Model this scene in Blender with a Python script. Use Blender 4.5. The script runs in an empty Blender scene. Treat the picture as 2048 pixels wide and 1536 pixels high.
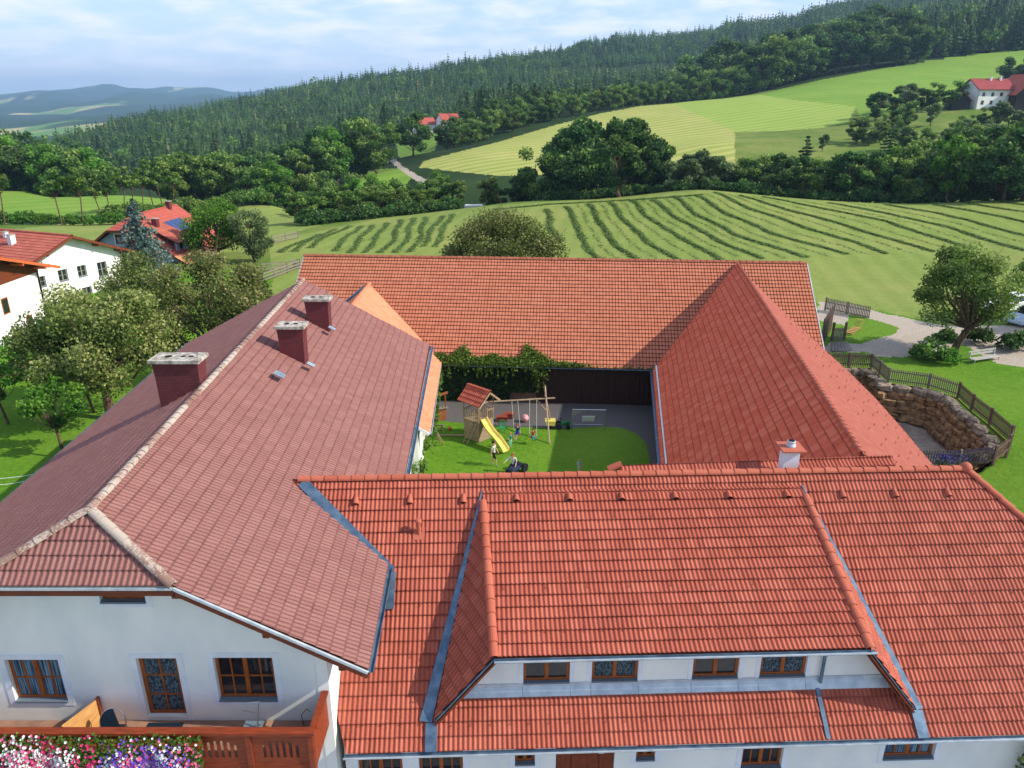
import bpy, math, random
import numpy as np
from mathutils import Vector, Matrix
R = math.radians
rng = np.random.default_rng(7)
random.seed(7)
scene = bpy.context.scene
COL = scene.collection

# ---------------------------------------------------------------- camera
H = 18.7
FPX = 1500.0
PITCH = R(20.7)
cam_d = bpy.data.cameras.new("camera")
cam = bpy.data.objects.new("camera", cam_d)
COL.objects.link(cam)
cam.location = (0, 0, H)
cam.rotation_euler = (R(90) - PITCH, 0, 0)
cam_d.sensor_width = 36.0
cam_d.lens = 36.0 * FPX / 2048.0
cam_d.clip_start = 0.5
cam_d.clip_end = 40000.0
scene.camera = cam

# ---------------------------------------------------------------- world, sun, exposure
SUN_EL, SUN_AZ = 36.0, 10.0          # elevation; degrees in front of the +X axis
world = bpy.data.worlds.new("World")
scene.world = world
world.use_nodes = True
wn, wl = world.node_tree.nodes, world.node_tree.links
wn.clear()
w_out = wn.new("ShaderNodeOutputWorld")
w_bg = wn.new("ShaderNodeBackground")
w_sky = wn.new("ShaderNodeTexSky")
w_sky.sky_type = 'NISHITA'
w_sky.sun_disc = False
w_sky.sun_elevation = R(SUN_EL)
w_sky.sun_rotation = R(90 + SUN_AZ)
w_sky.altitude = 500
w_sky.air_density = 1.0
w_sky.dust_density = 0.6
w_sky.ozone_density = 2.0
w_bg.inputs[1].default_value = 0.15
# soft high clouds, laid out on the direction of the sky
w_tc = wn.new("ShaderNodeTexCoord")
w_sep = wn.new("ShaderNodeSeparateXYZ")
wl.new(w_tc.outputs["Generated"], w_sep.inputs[0])
w_add = wn.new("ShaderNodeMath"); w_add.operation = 'ADD'; w_add.inputs[1].default_value = 0.16
wl.new(w_sep.outputs[2], w_add.inputs[0])
w_dx = wn.new("ShaderNodeMath"); w_dx.operation = 'DIVIDE'
w_dy = wn.new("ShaderNodeMath"); w_dy.operation = 'DIVIDE'
wl.new(w_sep.outputs[0], w_dx.inputs[0]); wl.new(w_add.outputs[0], w_dx.inputs[1])
wl.new(w_sep.outputs[1], w_dy.inputs[0]); wl.new(w_add.outputs[0], w_dy.inputs[1])
w_cmb = wn.new("ShaderNodeCombineXYZ")
wl.new(w_dx.outputs[0], w_cmb.inputs[0]); wl.new(w_dy.outputs[0], w_cmb.inputs[1])
w_n1 = wn.new("ShaderNodeTexNoise"); w_n1.inputs["Scale"].default_value = 2.8
w_n1.inputs["Detail"].default_value = 9; w_n1.inputs["Roughness"].default_value = 0.55
w_n1.inputs["Distortion"].default_value = 0.2
wl.new(w_cmb.outputs[0], w_n1.inputs["Vector"])
w_r1 = wn.new("ShaderNodeValToRGB")
w_r1.color_ramp.elements[0].position = 0.41; w_r1.color_ramp.elements[0].color = (0, 0, 0, 1)
w_r1.color_ramp.elements[1].position = 0.66; w_r1.color_ramp.elements[1].color = (1, 1, 1, 1)
wl.new(w_n1.outputs[0], w_r1.inputs[0])
w_z = wn.new("ShaderNodeMapRange")       # clouds thin out towards the horizon
w_z.inputs[1].default_value = 0.0; w_z.inputs[2].default_value = 0.10
w_z.inputs[3].default_value = 0.25; w_z.inputs[4].default_value = 0.95
wl.new(w_sep.outputs[2], w_z.inputs[0])
w_m = wn.new("ShaderNodeMath"); w_m.operation = 'MULTIPLY'
wl.new(w_r1.outputs[0], w_m.inputs[0]); wl.new(w_z.outputs[0], w_m.inputs[1])
w_hz = wn.new("ShaderNodeMapRange")      # pale air low over the horizon
w_hz.inputs[1].default_value = 0.0; w_hz.inputs[2].default_value = 0.30
w_hz.inputs[3].default_value = 0.85; w_hz.inputs[4].default_value = 0.0
wl.new(w_sep.outputs[2], w_hz.inputs[0])
w_mx0 = wn.new("ShaderNodeMixRGB"); w_mx0.inputs[2].default_value = (2.9, 3.7, 5.5, 1)
wl.new(w_hz.outputs[0], w_mx0.inputs[0]); wl.new(w_sky.outputs[0], w_mx0.inputs[1])
w_mx = wn.new("ShaderNodeMixRGB"); w_mx.inputs[2].default_value = (5.3, 5.4, 6.4, 1)
wl.new(w_m.outputs[0], w_mx.inputs[0]); wl.new(w_mx0.outputs[0], w_mx.inputs[1])
wl.new(w_mx.outputs[0], w_bg.inputs[0]); wl.new(w_bg.outputs[0], w_out.inputs[0])

sun_d = bpy.data.lights.new("sun", 'SUN')
sun_d.energy = 4.1
sun_d.angle = R(0.5)
sun_d.color = (1.0, 0.91, 0.76)
sun = bpy.data.objects.new("sun", sun_d)
COL.objects.link(sun)
ce, se = math.cos(R(SUN_EL)), math.sin(R(SUN_EL))
sun.rotation_euler = Vector((-ce * math.cos(R(SUN_AZ)), ce * math.sin(R(SUN_AZ)), -se)).to_track_quat('-Z', 'Y').to_euler()
scene.view_settings.view_transform = 'Standard'
scene.view_settings.look = 'None'
scene.view_settings.exposure = 0.5
scene.view_settings.gamma = 1.0
scene.cycles.max_bounces = 6
scene.cycles.diffuse_bounces = 3
scene.cycles.transparent_max_bounces = 8
scene.cycles.volume_bounces = 0

# ---------------------------------------------------------------- picture geometry -> world
SP, CP = math.sin(PITCH), math.cos(PITCH)
def ray(px, py):
    u = (px - 1024) / FPX; v = (py - 768) / FPX
    return np.array([u, CP - v * SP, -SP - v * CP])
C0 = np.array([0, 0, H])
def atz(px, py, z):
    d = ray(px, py); return C0 + d * ((z - H) / d[2])
def atY(px, py, Y):
    d = ray(px, py); return C0 + d * (Y / d[1])
def atplane(px, py, p0, n):
    d = ray(px, py); n = np.asarray(n, float)
    return C0 + d * (np.dot(np.asarray(p0, float) - C0, n) / np.dot(d, n))
def proj(P):
    P = np.asarray(P, float)
    x, y, z = P[..., 0], P[..., 1], P[..., 2] - H
    dep = y * CP - z * SP
    up = y * SP + z * CP
    dep = np.where(dep < .01, .01, dep)
    return 1024 + FPX * x / dep, 768 - FPX * up / dep

# ---------------------------------------------------------------- object helpers
def tag(o, label=None, cat=None, group=None, kind=None):
    if label: o["label"] = label
    if cat: o["category"] = cat
    if group: o["group"] = group
    if kind: o["kind"] = kind
    return o
def empty(name, loc=(0, 0, 0), rz=0.0, **k):
    o = bpy.data.objects.new(name, None); COL.objects.link(o)
    o.empty_display_size = 0.3
    o.location = loc; o.rotation_euler = (0, 0, rz)
    return tag(o, **k)
def link(name, me, parent=None):
    o = bpy.data.objects.new(name, me); COL.objects.link(o)
    if parent is not None: o.parent = parent
    return o
def nmesh(name, V, F, mats, parent=None, midx=None, uv=None, smooth=False, attr=None):
    """V (n,3); F = list of int arrays (m,k) of quads / tris, or list of python faces"""
    me = bpy.data.meshes.new(name)
    V = np.asarray(V, np.float32)
    if isinstance(F, np.ndarray): F = [F]
    loops, starts, totals = [], [], []
    pos = 0
    for f in F:
        f = np.asarray(f, np.int32)
        if f.size == 0: continue
        m, k = f.shape
        loops.append(f.ravel()); starts.append(pos + np.arange(m) * k); totals.append(np.full(m, k)); pos += m * k
    loops = np.concatenate(loops); starts = np.concatenate(starts); totals = np.concatenate(totals)
    me.vertices.add(len(V)); me.vertices.foreach_set("co", V.ravel())
    me.loops.add(len(loops)); me.loops.foreach_set("vertex_index", loops.astype(np.int32))
    me.polygons.add(len(starts)); me.polygons.foreach_set("loop_start", starts.astype(np.int32))
    me.polygons.foreach_set("loop_total", totals.astype(np.int32))
    if midx is not None: me.polygons.foreach_set("material_index", np.asarray(midx, np.int32))
    me.polygons.foreach_set("use_smooth", np.full(len(starts), bool(smooth)))
    if uv is not None:
        l = me.uv_layers.new(name="UVMap")
        l.data.foreach_set("uv", np.asarray(uv, np.float32)[loops].ravel())
    if attr is not None:
        a = me.attributes.new("tint", 'FLOAT', 'POINT'); a.data.foreach_set("value", np.asarray(attr, np.float32))
    me.update(calc_edges=True)
    for m in (mats if isinstance(mats, (list, tuple)) else [mats]): me.materials.append(m)
    if name is None: return me
    return link(name, me, parent)

class MB:
    """collects simple shapes into one mesh"""
    def __init__(s): s.v = []; s.f = []; s.m = []; s.cur = 0; s.n = 0
    def add(s, V, F):
        s.v.extend([tuple(map(float, p)) for p in V])
        for f in F: s.f.append([i + s.n for i in f]); s.m.append(s.cur)
        s.n += len(V); return s
    def obox(s, c, ax, ay, az):
        """centre and three half-axis vectors"""
        c = np.asarray(c, float); ax, ay, az = [np.asarray(a, float) for a in (ax, ay, az)]
        V = [c + i * ax + j * ay + k * az for k in (-1, 1) for j in (-1, 1) for i in (-1, 1)]
        return s.add(V, [(0, 2, 3, 1), (4, 5, 7, 6), (0, 1, 5, 4), (2, 6, 7, 3), (0, 4, 6, 2), (1, 3, 7, 5)])
    def box(s, x0, x1, y0, y1, z0, z1):
        return s.obox(((x0 + x1) / 2, (y0 + y1) / 2, (z0 + z1) / 2), ((x1 - x0) / 2, 0, 0), (0, (y1 - y0) / 2, 0), (0, 0, (z1 - z0) / 2))
    def bar(s, a, b, w, h, up=(0, 0, 1)):
        a = np.asarray(a, float); b = np.asarray(b, float); d = b - a; L = np.linalg.norm(d)
        if L < 1e-6: return s
        d /= L; up = np.asarray(up, float); side = np.cross(d, up)
        if np.linalg.norm(side) < 1e-4: side = np.cross(d, (1, 0, 0.01))
        side /= np.linalg.norm(side); u2 = np.cross(side, d)
        return s.obox((a + b) / 2, d * L / 2, side * w / 2, u2 * h / 2)
    def tube(s, pts, rad, seg=8, cap=True):
        pts = [np.asarray(p, float) for p in pts]; n = len(pts)
        rad = [rad] * n if np.isscalar(rad) else list(rad)
        V = []; prev = None
        for i in range(n):
            d = pts[min(i + 1, n - 1)] - pts[max(i - 1, 0)]; d /= (np.linalg.norm(d) + 1e-9)
            if prev is None:
                a = np.cross(d, (0, 0, 1)) if abs(d[2]) < .9 else np.cross(d, (1, 0, 0))
            else: a = prev - d * np.dot(prev, d)
            a /= (np.linalg.norm(a) + 1e-9); b = np.cross(d, a); prev = a
            for k in range(seg):
                t = 2 * math.pi * k / seg
                V.append(pts[i] + rad[i] * (a * math.cos(t) + b * math.sin(t)))
        F = []
        for i in range(n - 1):
            for k in range(seg):
                k2 = (k + 1) % seg
                F.append((i * seg + k, i * seg + k2, (i + 1) * seg + k2, (i + 1) * seg + k))
        if cap: F.append(tuple(range(seg))[::-1]); F.append(tuple((n - 1) * seg + k for k in range(seg)))
        return s.add(V, F)
    def lathe(s, prof, seg=16, c=(0, 0, 0)):
        V = []; F = []
        for r, z in prof:
            for k in range(seg):
                t = 2 * math.pi * k / seg; V.append((c[0] + r * math.cos(t), c[1] + r * math.sin(t), c[2] + z))
        for i in range(len(prof) - 1):
            for k in range(seg):
                k2 = (k + 1) % seg; F.append((i * seg + k, i * seg + k2, (i + 1) * seg + k2, (i + 1) * seg + k))
        F.append(tuple(range(seg))[::-1]); F.append(tuple((len(prof) - 1) * seg + k for k in range(seg)))
        return s.add(V, F)
    def sphere(s, c, r, sx=1, sy=1, sz=1, seg=12, ring=8):
        return s.lathe([(r * sx * math.sin(math.pi * (i + .02) / (ring + .04)), -r * sz * math.cos(math.pi * i / ring)) for i in range(ring + 1)], seg, c)
    def prism(s, poly, d):
        """polygon (3D points) extruded by vector d"""
        n = len(poly); d = np.asarray(d, float)
        V = [np.asarray(p, float) for p in poly] + [np.asarray(p, float) + d for p in poly]
        F = [tuple(range(n))[::-1], tuple(n + i for i in range(n))] + [(i, (i + 1) % n, n + (i + 1) % n, n + i) for i in range(n)]
        return s.add(V, F)
    def build(s, name, mats, parent=None, smooth=False, bevel=0, **k):
        me = bpy.data.meshes.new(name); me.from_pydata(s.v, [], s.f)
        for m in (mats if isinstance(mats, (list, tuple)) else [mats]): me.materials.append(m)
        me.polygons.foreach_set("material_index", s.m)
        if smooth: me.polygons.foreach_set("use_smooth", [True] * len(s.f))
        me.update()
        import bmesh
        bm = bmesh.new(); bm.from_mesh(me); bmesh.ops.recalc_face_normals(bm, faces=bm.faces); bm.to_mesh(me); bm.free()
        o = link(name, me, parent)
        if bevel:
            b = o.modifiers.new("bevel", 'BEVEL'); b.width = bevel; b.segments = 1; b.limit_method = 'ANGLE'
        return tag(o, **k)

def copy_tree(o, parent=None):
    c = o.copy(); COL.objects.link(c); c.parent = parent
    for ch in list(o.children): copy_tree(ch, c)
    return c

# ---------------------------------------------------------------- materials
def lin(c):
    """sRGB 0-255 -> linear base colour"""
    return tuple(((x / 255) / 12.92 if x / 255 < .04045 else ((x / 255 + .055) / 1.055) ** 2.4) for x in c)
def newmat(name):
    m = bpy.data.materials.new(name); m.use_nodes = True
    nt = m.node_tree; nt.nodes.clear()
    o = nt.nodes.new("ShaderNodeOutputMaterial"); b = nt.nodes.new("ShaderNodeBsdfPrincipled")
    nt.links.new(b.outputs[0], o.inputs[0])
    return m, nt, b
def N(nt, t, **k):
    n = nt.nodes.new(t)
    for a, v in k.items(): setattr(n, a, v)
    return n
def noise(nt, scale, detail=4, vec=None, rough=.55, dist=0.0):
    n = N(nt, "ShaderNodeTexNoise"); n.inputs["Scale"].default_value = scale; n.inputs["Detail"].default_value = detail
    n.inputs["Roughness"].default_value = rough; n.inputs["Distortion"].default_value = dist
    if vec is not None: nt.links.new(vec, n.inputs["Vector"])
    return n
def ramp(nt, src, stops):
    r = N(nt, "ShaderNodeValToRGB"); e = r.color_ramp.elements
    while len(e) < len(stops): e.new(.5)
    for i, (p, c) in enumerate(stops):
        e[i].position = p; e[i].color = (*c, 1) if len(c) == 3 else c
    nt.links.new(src, r.inputs[0]); return r
def mixc(nt, fac, a, b, mode='MIX'):
    m = N(nt, "ShaderNodeMixRGB", blend_type=mode)
    for s, i in ((fac, 0), (a, 1), (b, 2)):
        if hasattr(s, "is_linked") or hasattr(s, "links"): nt.links.new(s, m.inputs[i])
        elif isinstance(s, (int, float)): m.inputs[i].default_value = s
        else: m.inputs[i].default_value = (*s, 1) if len(s) == 3 else s
    return m.outputs[0]
def objco(nt, sc=(1, 1, 1)):
    t = N(nt, "ShaderNodeTexCoord"); mp = N(nt, "ShaderNodeMapping"); mp.inputs["Scale"].default_value = sc
    nt.links.new(t.outputs["Object"], mp.inputs[0]); return mp.outputs[0]
def bumpn(nt, b, h, strength=.3, dist=.02):
    n = N(nt, "ShaderNodeBump"); n.inputs["Strength"].default_value = strength; n.inputs["Distance"].default_value = dist
    nt.links.new(h, n.inputs["Height"]); nt.links.new(n.outputs[0], b.inputs["Normal"])
def simple(name, c1, c2=None, scale=6.0, rough=.75, spec=.3, sc=(1, 1, 1), bump=0.0, metal=0.0, detail=5, lo=.35, hi=.65):
    m, nt, b = newmat(name)
    b.inputs["Roughness"].default_value = rough; b.inputs["Specular IOR Level"].default_value = spec
    b.inputs["Metallic"].default_value = metal
    v = objco(nt, sc); n = noise(nt, scale, detail, v)
    c2 = c2 or tuple(x * .78 for x in c1)
    r = ramp(nt, n.outputs[0], [(lo, c2), (hi, c1)])
    nt.links.new(r.outputs[0], b.inputs["Base Color"])
    if bump: bumpn(nt, b, n.outputs[0], bump)
    return m
def wood(name, c1, c2, sc=(1, 1, 12), rough=.6):
    return simple(name, lin(c1), lin(c2), 2.5, rough, .35, sc, .15, lo=.3, hi=.7)

def tile_mat(name, cols, lichen=None, lich_amt=.6, rough=.7, var=.5, spec=.35, weather=.35, wcol=None, painted_shade=None):
    """per-tile colour from the tile UVs, large-scale weathering, lichen specks"""
    m, nt, b = newmat(name)
    uv = N(nt, "ShaderNodeUVMap"); uv.uv_map = "UVMap"
    fl = N(nt, "ShaderNodeVectorMath", operation='FLOOR'); nt.links.new(uv.outputs[0], fl.inputs[0])
    w = N(nt, "ShaderNodeTexWhiteNoise", noise_dimensions='2D'); nt.links.new(fl.outputs[0], w.inputs["Vector"])
    n = len(cols)
    r = ramp(nt, w.outputs["Value"], [(i / max(1, n - 1), c) for i, c in enumerate(cols)])
    base = mixc(nt, var, cols[n // 2], r.outputs[0])
    v = objco(nt)
    n1 = noise(nt, .35, 6, v, .65)
    r1 = ramp(nt, n1.outputs[0], [(.35, (0, 0, 0)), (.7, (1, 1, 1))])
    f1 = N(nt, "ShaderNodeMath", operation='MULTIPLY'); nt.links.new(r1.outputs[0], f1.inputs[0]); f1.inputs[1].default_value = weather
    base = mixc(nt, f1.outputs[0], base, wcol or tuple(c * .6 for c in cols[0]))
    n3 = noise(nt, 40, 3, v, .7)
    base = mixc(nt, .35, base, ramp(nt, n3.outputs[0], [(.3, tuple(c * .55 for c in cols[0])), (.7, tuple(min(1, c * 1.35) for c in cols[-1]))]).outputs[0])
    if lichen:
        n2 = noise(nt, 14, 8, v, .75)
        n4 = noise(nt, .8, 3, v)
        ad = N(nt, "ShaderNodeMath", operation='ADD'); nt.links.new(n2.outputs[0], ad.inputs[0]); nt.links.new(n4.outputs[0], ad.inputs[1])
        r2 = ramp(nt, ad.outputs[0], [(1.0 - .001, (0, 0, 0)), (1.0, (0, 0, 0))])
        r2.color_ramp.elements[0].position = .98 - .12 * lich_amt; r2.color_ramp.elements[1].position = min(1, 1.08 - .12 * lich_amt)
        r2.color_ramp.elements[1].color = (.75, .75, .75, 1)
        base = mixc(nt, r2.outputs[0], base, lichen)
    if painted_shade:      # shade in the troughs and under the overlaps, painted into the tile colour
        amt, ribs, phase, course, shade_col = painted_shade
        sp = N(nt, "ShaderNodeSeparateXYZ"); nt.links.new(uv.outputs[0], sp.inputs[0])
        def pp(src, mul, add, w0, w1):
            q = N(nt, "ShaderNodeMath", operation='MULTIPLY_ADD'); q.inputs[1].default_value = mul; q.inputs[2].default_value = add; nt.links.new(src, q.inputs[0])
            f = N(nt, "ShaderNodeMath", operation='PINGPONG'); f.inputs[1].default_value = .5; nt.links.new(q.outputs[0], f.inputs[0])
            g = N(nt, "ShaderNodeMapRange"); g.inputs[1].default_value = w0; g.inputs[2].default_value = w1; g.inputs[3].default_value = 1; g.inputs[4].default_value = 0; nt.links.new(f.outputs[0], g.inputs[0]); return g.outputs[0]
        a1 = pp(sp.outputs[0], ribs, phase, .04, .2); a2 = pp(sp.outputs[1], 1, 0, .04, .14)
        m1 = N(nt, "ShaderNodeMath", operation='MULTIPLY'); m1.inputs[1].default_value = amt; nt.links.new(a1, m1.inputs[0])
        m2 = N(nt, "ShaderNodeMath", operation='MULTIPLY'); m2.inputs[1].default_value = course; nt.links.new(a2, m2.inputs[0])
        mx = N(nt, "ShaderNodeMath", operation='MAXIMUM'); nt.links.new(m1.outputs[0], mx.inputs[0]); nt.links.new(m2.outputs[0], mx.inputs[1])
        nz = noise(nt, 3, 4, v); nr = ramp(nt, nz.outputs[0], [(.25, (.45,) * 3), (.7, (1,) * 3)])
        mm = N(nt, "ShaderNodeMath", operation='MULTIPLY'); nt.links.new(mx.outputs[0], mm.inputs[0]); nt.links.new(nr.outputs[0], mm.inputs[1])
        base = mixc(nt, mm.outputs[0], base, shade_col)
    nt.links.new(base, b.inputs["Base Color"])
    b.inputs["Roughness"].default_value = rough; b.inputs["Specular IOR Level"].default_value = spec
    bumpn(nt, b, n3.outputs[0], .25, .01)
    return m

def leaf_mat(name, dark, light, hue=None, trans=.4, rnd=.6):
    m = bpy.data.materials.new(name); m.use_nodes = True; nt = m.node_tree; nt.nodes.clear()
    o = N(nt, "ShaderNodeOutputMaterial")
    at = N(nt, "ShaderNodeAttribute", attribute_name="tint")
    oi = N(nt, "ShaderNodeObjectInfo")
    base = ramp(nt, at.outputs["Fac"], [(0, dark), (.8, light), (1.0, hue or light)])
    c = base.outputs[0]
    hs = N(nt, "ShaderNodeHueSaturation")
    mr = N(nt, "ShaderNodeMapRange"); mr.inputs[3].default_value = 1 - .35 * rnd; mr.inputs[4].default_value = 1 + .35 * rnd
    nt.links.new(oi.outputs["Random"], mr.inputs[0]); nt.links.new(mr.outputs[0], hs.inputs["Value"])
    mh = N(nt, "ShaderNodeMapRange"); mh.inputs[3].default_value = .5 - .025 * rnd; mh.inputs[4].default_value = .5 + .02 * rnd
    sq = N(nt, "ShaderNodeMath", operation='FRACT'); ml = N(nt, "ShaderNodeMath", operation='MULTIPLY'); ml.inputs[1].default_value = 7.31
    nt.links.new(oi.outputs["Random"], ml.inputs[0]); nt.links.new(ml.outputs[0], sq.inputs[0]); nt.links.new(sq.outputs[0], mh.inputs[0])
    nt.links.new(mh.outputs[0], hs.inputs["Hue"]); nt.links.new(c, hs.inputs["Color"])
    d = N(nt, "ShaderNodeBsdfPrincipled"); d.inputs["Roughness"].default_value = .6; d.inputs["Specular IOR Level"].default_value = .25
    t = N(nt, "ShaderNodeBsdfTranslucent"); mx = N(nt, "ShaderNodeMixShader"); mx.inputs[0].default_value = trans
    nt.links.new(hs.outputs[0], d.inputs["Base Color"]); nt.links.new(hs.outputs[0], t.inputs[0])
    nt.links.new(d.outputs[0], mx.inputs[1]); nt.links.new(t.outputs[0], mx.inputs[2]); nt.links.new(mx.outputs[0], o.inputs[0])
    return m

def glassm(name, col, rough=.08):
    m, nt, b = newmat(name)
    v = objco(nt, (3, 3, 1)); n = noise(nt, 4, 3, v)
    r = ramp(nt, n.outputs[0], [(.35, tuple(c * .4 for c in col)), (.65, col)])
    nt.links.new(r.outputs[0], b.inputs["Base Color"])
    b.inputs["Roughness"].default_value = rough; b.inputs["Specular IOR Level"].default_value = .8
    return m

M = {}
M['red'] = tile_mat("red_roof_tile", [lin((144, 68, 50)), lin((168, 84, 64)), lin((194, 110, 88))], lin((182, 130, 106)), -.55, rough=.65, var=.8, weather=.35, wcol=lin((132, 58, 46)), spec=.25, painted_shade=(.55, 2, .5, .75, lin((96, 30, 24))))
M['red_ridge'] = tile_mat("red_ridge_tile", [lin((160, 78, 58)), lin((174, 92, 70)), lin((188, 110, 88))], lin((200, 160, 140)), -.3, rough=.7, var=.6, weather=.15, spec=.2)
M['brown'] = tile_mat("brown_roof_tile", [lin((126, 82, 78)), lin((146, 102, 96)), lin((166, 124, 116))], lin((196, 172, 166)), -.35, rough=.85, var=.4, weather=.3, wcol=lin((118, 76, 78)), spec=.12, painted_shade=(.8, 2, 0, .75, lin((78, 44, 46))))
M['brown_ridge'] = tile_mat("lichened_ridge_tile", [lin((120, 84, 74)), lin((138, 106, 94)), lin((156, 130, 118))], lin((186, 176, 164)), .1, rough=.8, var=.9)
M['orange'] = tile_mat("orange_barn_tile", [lin((170, 98, 72)), lin((190, 116, 88)), lin((206, 138, 110))], lin((130, 86, 64)), -.6, rough=.85, var=.6, weather=.15, wcol=lin((176, 94, 68)), spec=.15, painted_shade=(.7, 1, .5, .95, lin((84, 40, 28))))
M['old_red'] = tile_mat("old_fluted_tile", [lin((196, 76, 48)), lin((220, 98, 66)), lin((234, 138, 108))], lin((190, 140, 130)), -.5, rough=.8, var=.8, weather=.3, wcol=lin((196, 92, 68)), spec=.15, painted_shade=(.5, 3, .5, .9, lin((96, 30, 22))))
M['pink'] = tile_mat("faded_red_tile", [lin((146, 78, 66)), lin((160, 90, 77)), lin((172, 104, 90))], None, rough=.8, var=.7, weather=.35, wcol=lin((140, 72, 60)), spec=.15, painted_shade=(.25, 1, 0, .75, lin((116, 56, 46))))
M['pale_orange'] = tile_mat("pale_orange_tile", [lin((205, 120, 84)), lin((220, 140, 102)), lin((230, 155, 120))], None, rough=.8, var=.8)
M['deck'] = wood("roof_deck_wood", (92, 48, 28), (60, 30, 18))
M['fascia'] = wood("brown_fascia_wood", (128, 62, 34), (92, 42, 22))
M['zinc'] = simple("blue_grey_zinc", lin((112, 136, 156)), lin((78, 102, 126)), 3, .35, .5, metal=.5)
M['zinc_light'] = simple("light_zinc", lin((196, 206, 214)), lin((166, 180, 192)), 3, .45, .5, metal=.2)
M['white_wall'] = simple("white_plaster", lin((236, 237, 232)), lin((220, 224, 222)), .9, .9, .2, bump=.12, detail=12, sc=(1, 1, .5))
M['trim'] = simple("pale_trim_paint", lin((228, 232, 238)), lin((214, 220, 228)), 2, .8, .3)
M['win_wood'] = wood("amber_window_wood", (168, 92, 38), (132, 64, 22), (6, 6, 1.5), .4)
M['door_wood'] = wood("red_brown_door_wood", (130, 56, 28), (96, 38, 18), (6, 6, 1.5), .45)
M['rail_wood'] = wood("red_brown_rail_wood", (148, 66, 34), (108, 44, 22), (1, 6, 6), .5)
M['sill'] = simple("granite_sill", lin((118, 134, 146)), lin((84, 98, 112)), 60, .5, .4)
M['glass'] = glassm("dark_window_glass", lin((38, 44, 50)))
M['lace'] = simple("lace_curtain", lin((96, 112, 120)), lin((44, 54, 62)), 22, .9, .1, sc=(1, 1, .5), lo=.42, hi=.6)
M['curtain'] = simple("blue_grey_curtain", lin((120, 146, 164)), lin((36, 52, 66)), 6, .9, .1, sc=(5, 5, .15), lo=.4, hi=.6)
M['bricks'] = None
def brick_mat(name, c1, c2, mortar, sc=4.0):
    m, nt, b = newmat(name)
    t = N(nt, "ShaderNodeTexCoord"); s = N(nt, "ShaderNodeSeparateXYZ"); nt.links.new(t.outputs["Object"], s.inputs[0])
    a = N(nt, "ShaderNodeMath", operation='ADD'); nt.links.new(s.outputs[0], a.inputs[0]); nt.links.new(s.outputs[1], a.inputs[1])
    c = N(nt, "ShaderNodeCombineXYZ"); nt.links.new(a.outputs[0], c.inputs[0]); nt.links.new(s.outputs[2], c.inputs[1])
    br = N(nt, "ShaderNodeTexBrick"); br.inputs["Color1"].default_value = (*c1, 1); br.inputs["Color2"].default_value = (*c2, 1)
    br.inputs["Mortar"].default_value = (*mortar, 1); br.inputs["Scale"].default_value = sc; br.inputs["Mortar Size"].default_value = .014
    nt.links.new(c.outputs[0], br.inputs["Vector"])
    n = noise(nt, 9, 5, t.outputs["Object"])
    col = mixc(nt, .35, br.outputs[0], ramp(nt, n.outputs[0], [(.3, tuple(x * .6 for x in c1)), (.7, tuple(min(1, x * 1.25) for x in c2))]).outputs[0])
    nt.links.new(col, b.inputs["Base Color"]); b.inputs["Roughness"].default_value = .7
    bumpn(nt, b, br.outputs["Fac"], -.4, .02)
    return m
M['bricks'] = brick_mat("dark_red_shingle", lin((112, 48, 52)), lin((92, 38, 44)), lin((52, 22, 26)), 2.4)
M['concrete'] = simple("stained_concrete", lin((196, 192, 182)), lin((120, 112, 100)), 5, .9, .2)
M['soot'] = simple("soot", (.01, .01, .01), (.02, .02, .02), 5, .9, .1)
M['bark'] = simple("brown_bark", lin((112, 92, 74)), lin((66, 52, 42)), 8, .9, .1, (1, 1, .3), .4)
M['grey_wood'] = wood("weathered_grey_wood", (150, 140, 128), (104, 94, 86))
M['brown_wood'] = wood("weathered_brown_wood", (128, 104, 92), (88, 68, 60))
M['pine'] = wood("pale_pine_board", (206, 160, 100), (180, 130, 76), (1, 1, 4))
M['steel'] = simple("brushed_steel", (.6, .6, .6), (.5, .5, .5), 8, .3, .5, metal=1)
M['black'] = simple("black_fabric", (.012, .014, .018), (.02, .022, .028), 30, .9, .2)
M['navy'] = simple("dark_teal_fabric", lin((24, 44, 62)), lin((14, 30, 44)), 30, .8, .2)
M['mulch'] = simple("brown_mulch", lin((120, 90, 66)), lin((80, 58, 42)), 20, .95, .1)
# ---------------------------------------------------------------- terrain
NEAR = np.array([  # X, Y, z
 (0, 0, -1.0), (-20, 5, -1.2), (20, 5, -.8), (-45, 15, -1.6), (45, 10, 0.2), (0, -30, -1), (-40, -30, -1), (40, -30, 0), (-80, 0, -2), (80, 0, 1),
 (0, 15, -1.0), (-5, 30, -2.4), (5, 42, -2.6), (-15, 30, -2.0), (-22, 25, -1.6), (-28, 40, -1.6), (-26, 55, -1.8), (-36, 50, -1.6), (-44, 62, -1.3), (-60, 62, -1.3), (-52, 85, -2.4),
 (24, 24, -.8), (22, 35.5, -1.4), (26, 36, -1.0), (30, 36, -.4), (30, 30, -.2), (30, 40, 0), (32, 50, 0), (29, 57, 0), (25, 57, -.2), (36, 60, 0.1), (45, 50, .4), (60, 60, .8), (26, 66, -.4), (30, 74, -.5), (45, 74, -.3), (60, 74, -.2),
 (0, 62, -1.8), (-18, 64, -2.0), (18, 62, -1.2), (0, 75, -1.8), (-32, 96, -2.0), (-20, 80, -2.0), (20, 90, -1.0), (0, 100, -1.3)], float)
def _c(px, py, Y, top=0.0):
    p = atY(px, py, Y); return (p[0], p[1], p[2] - top)
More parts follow.
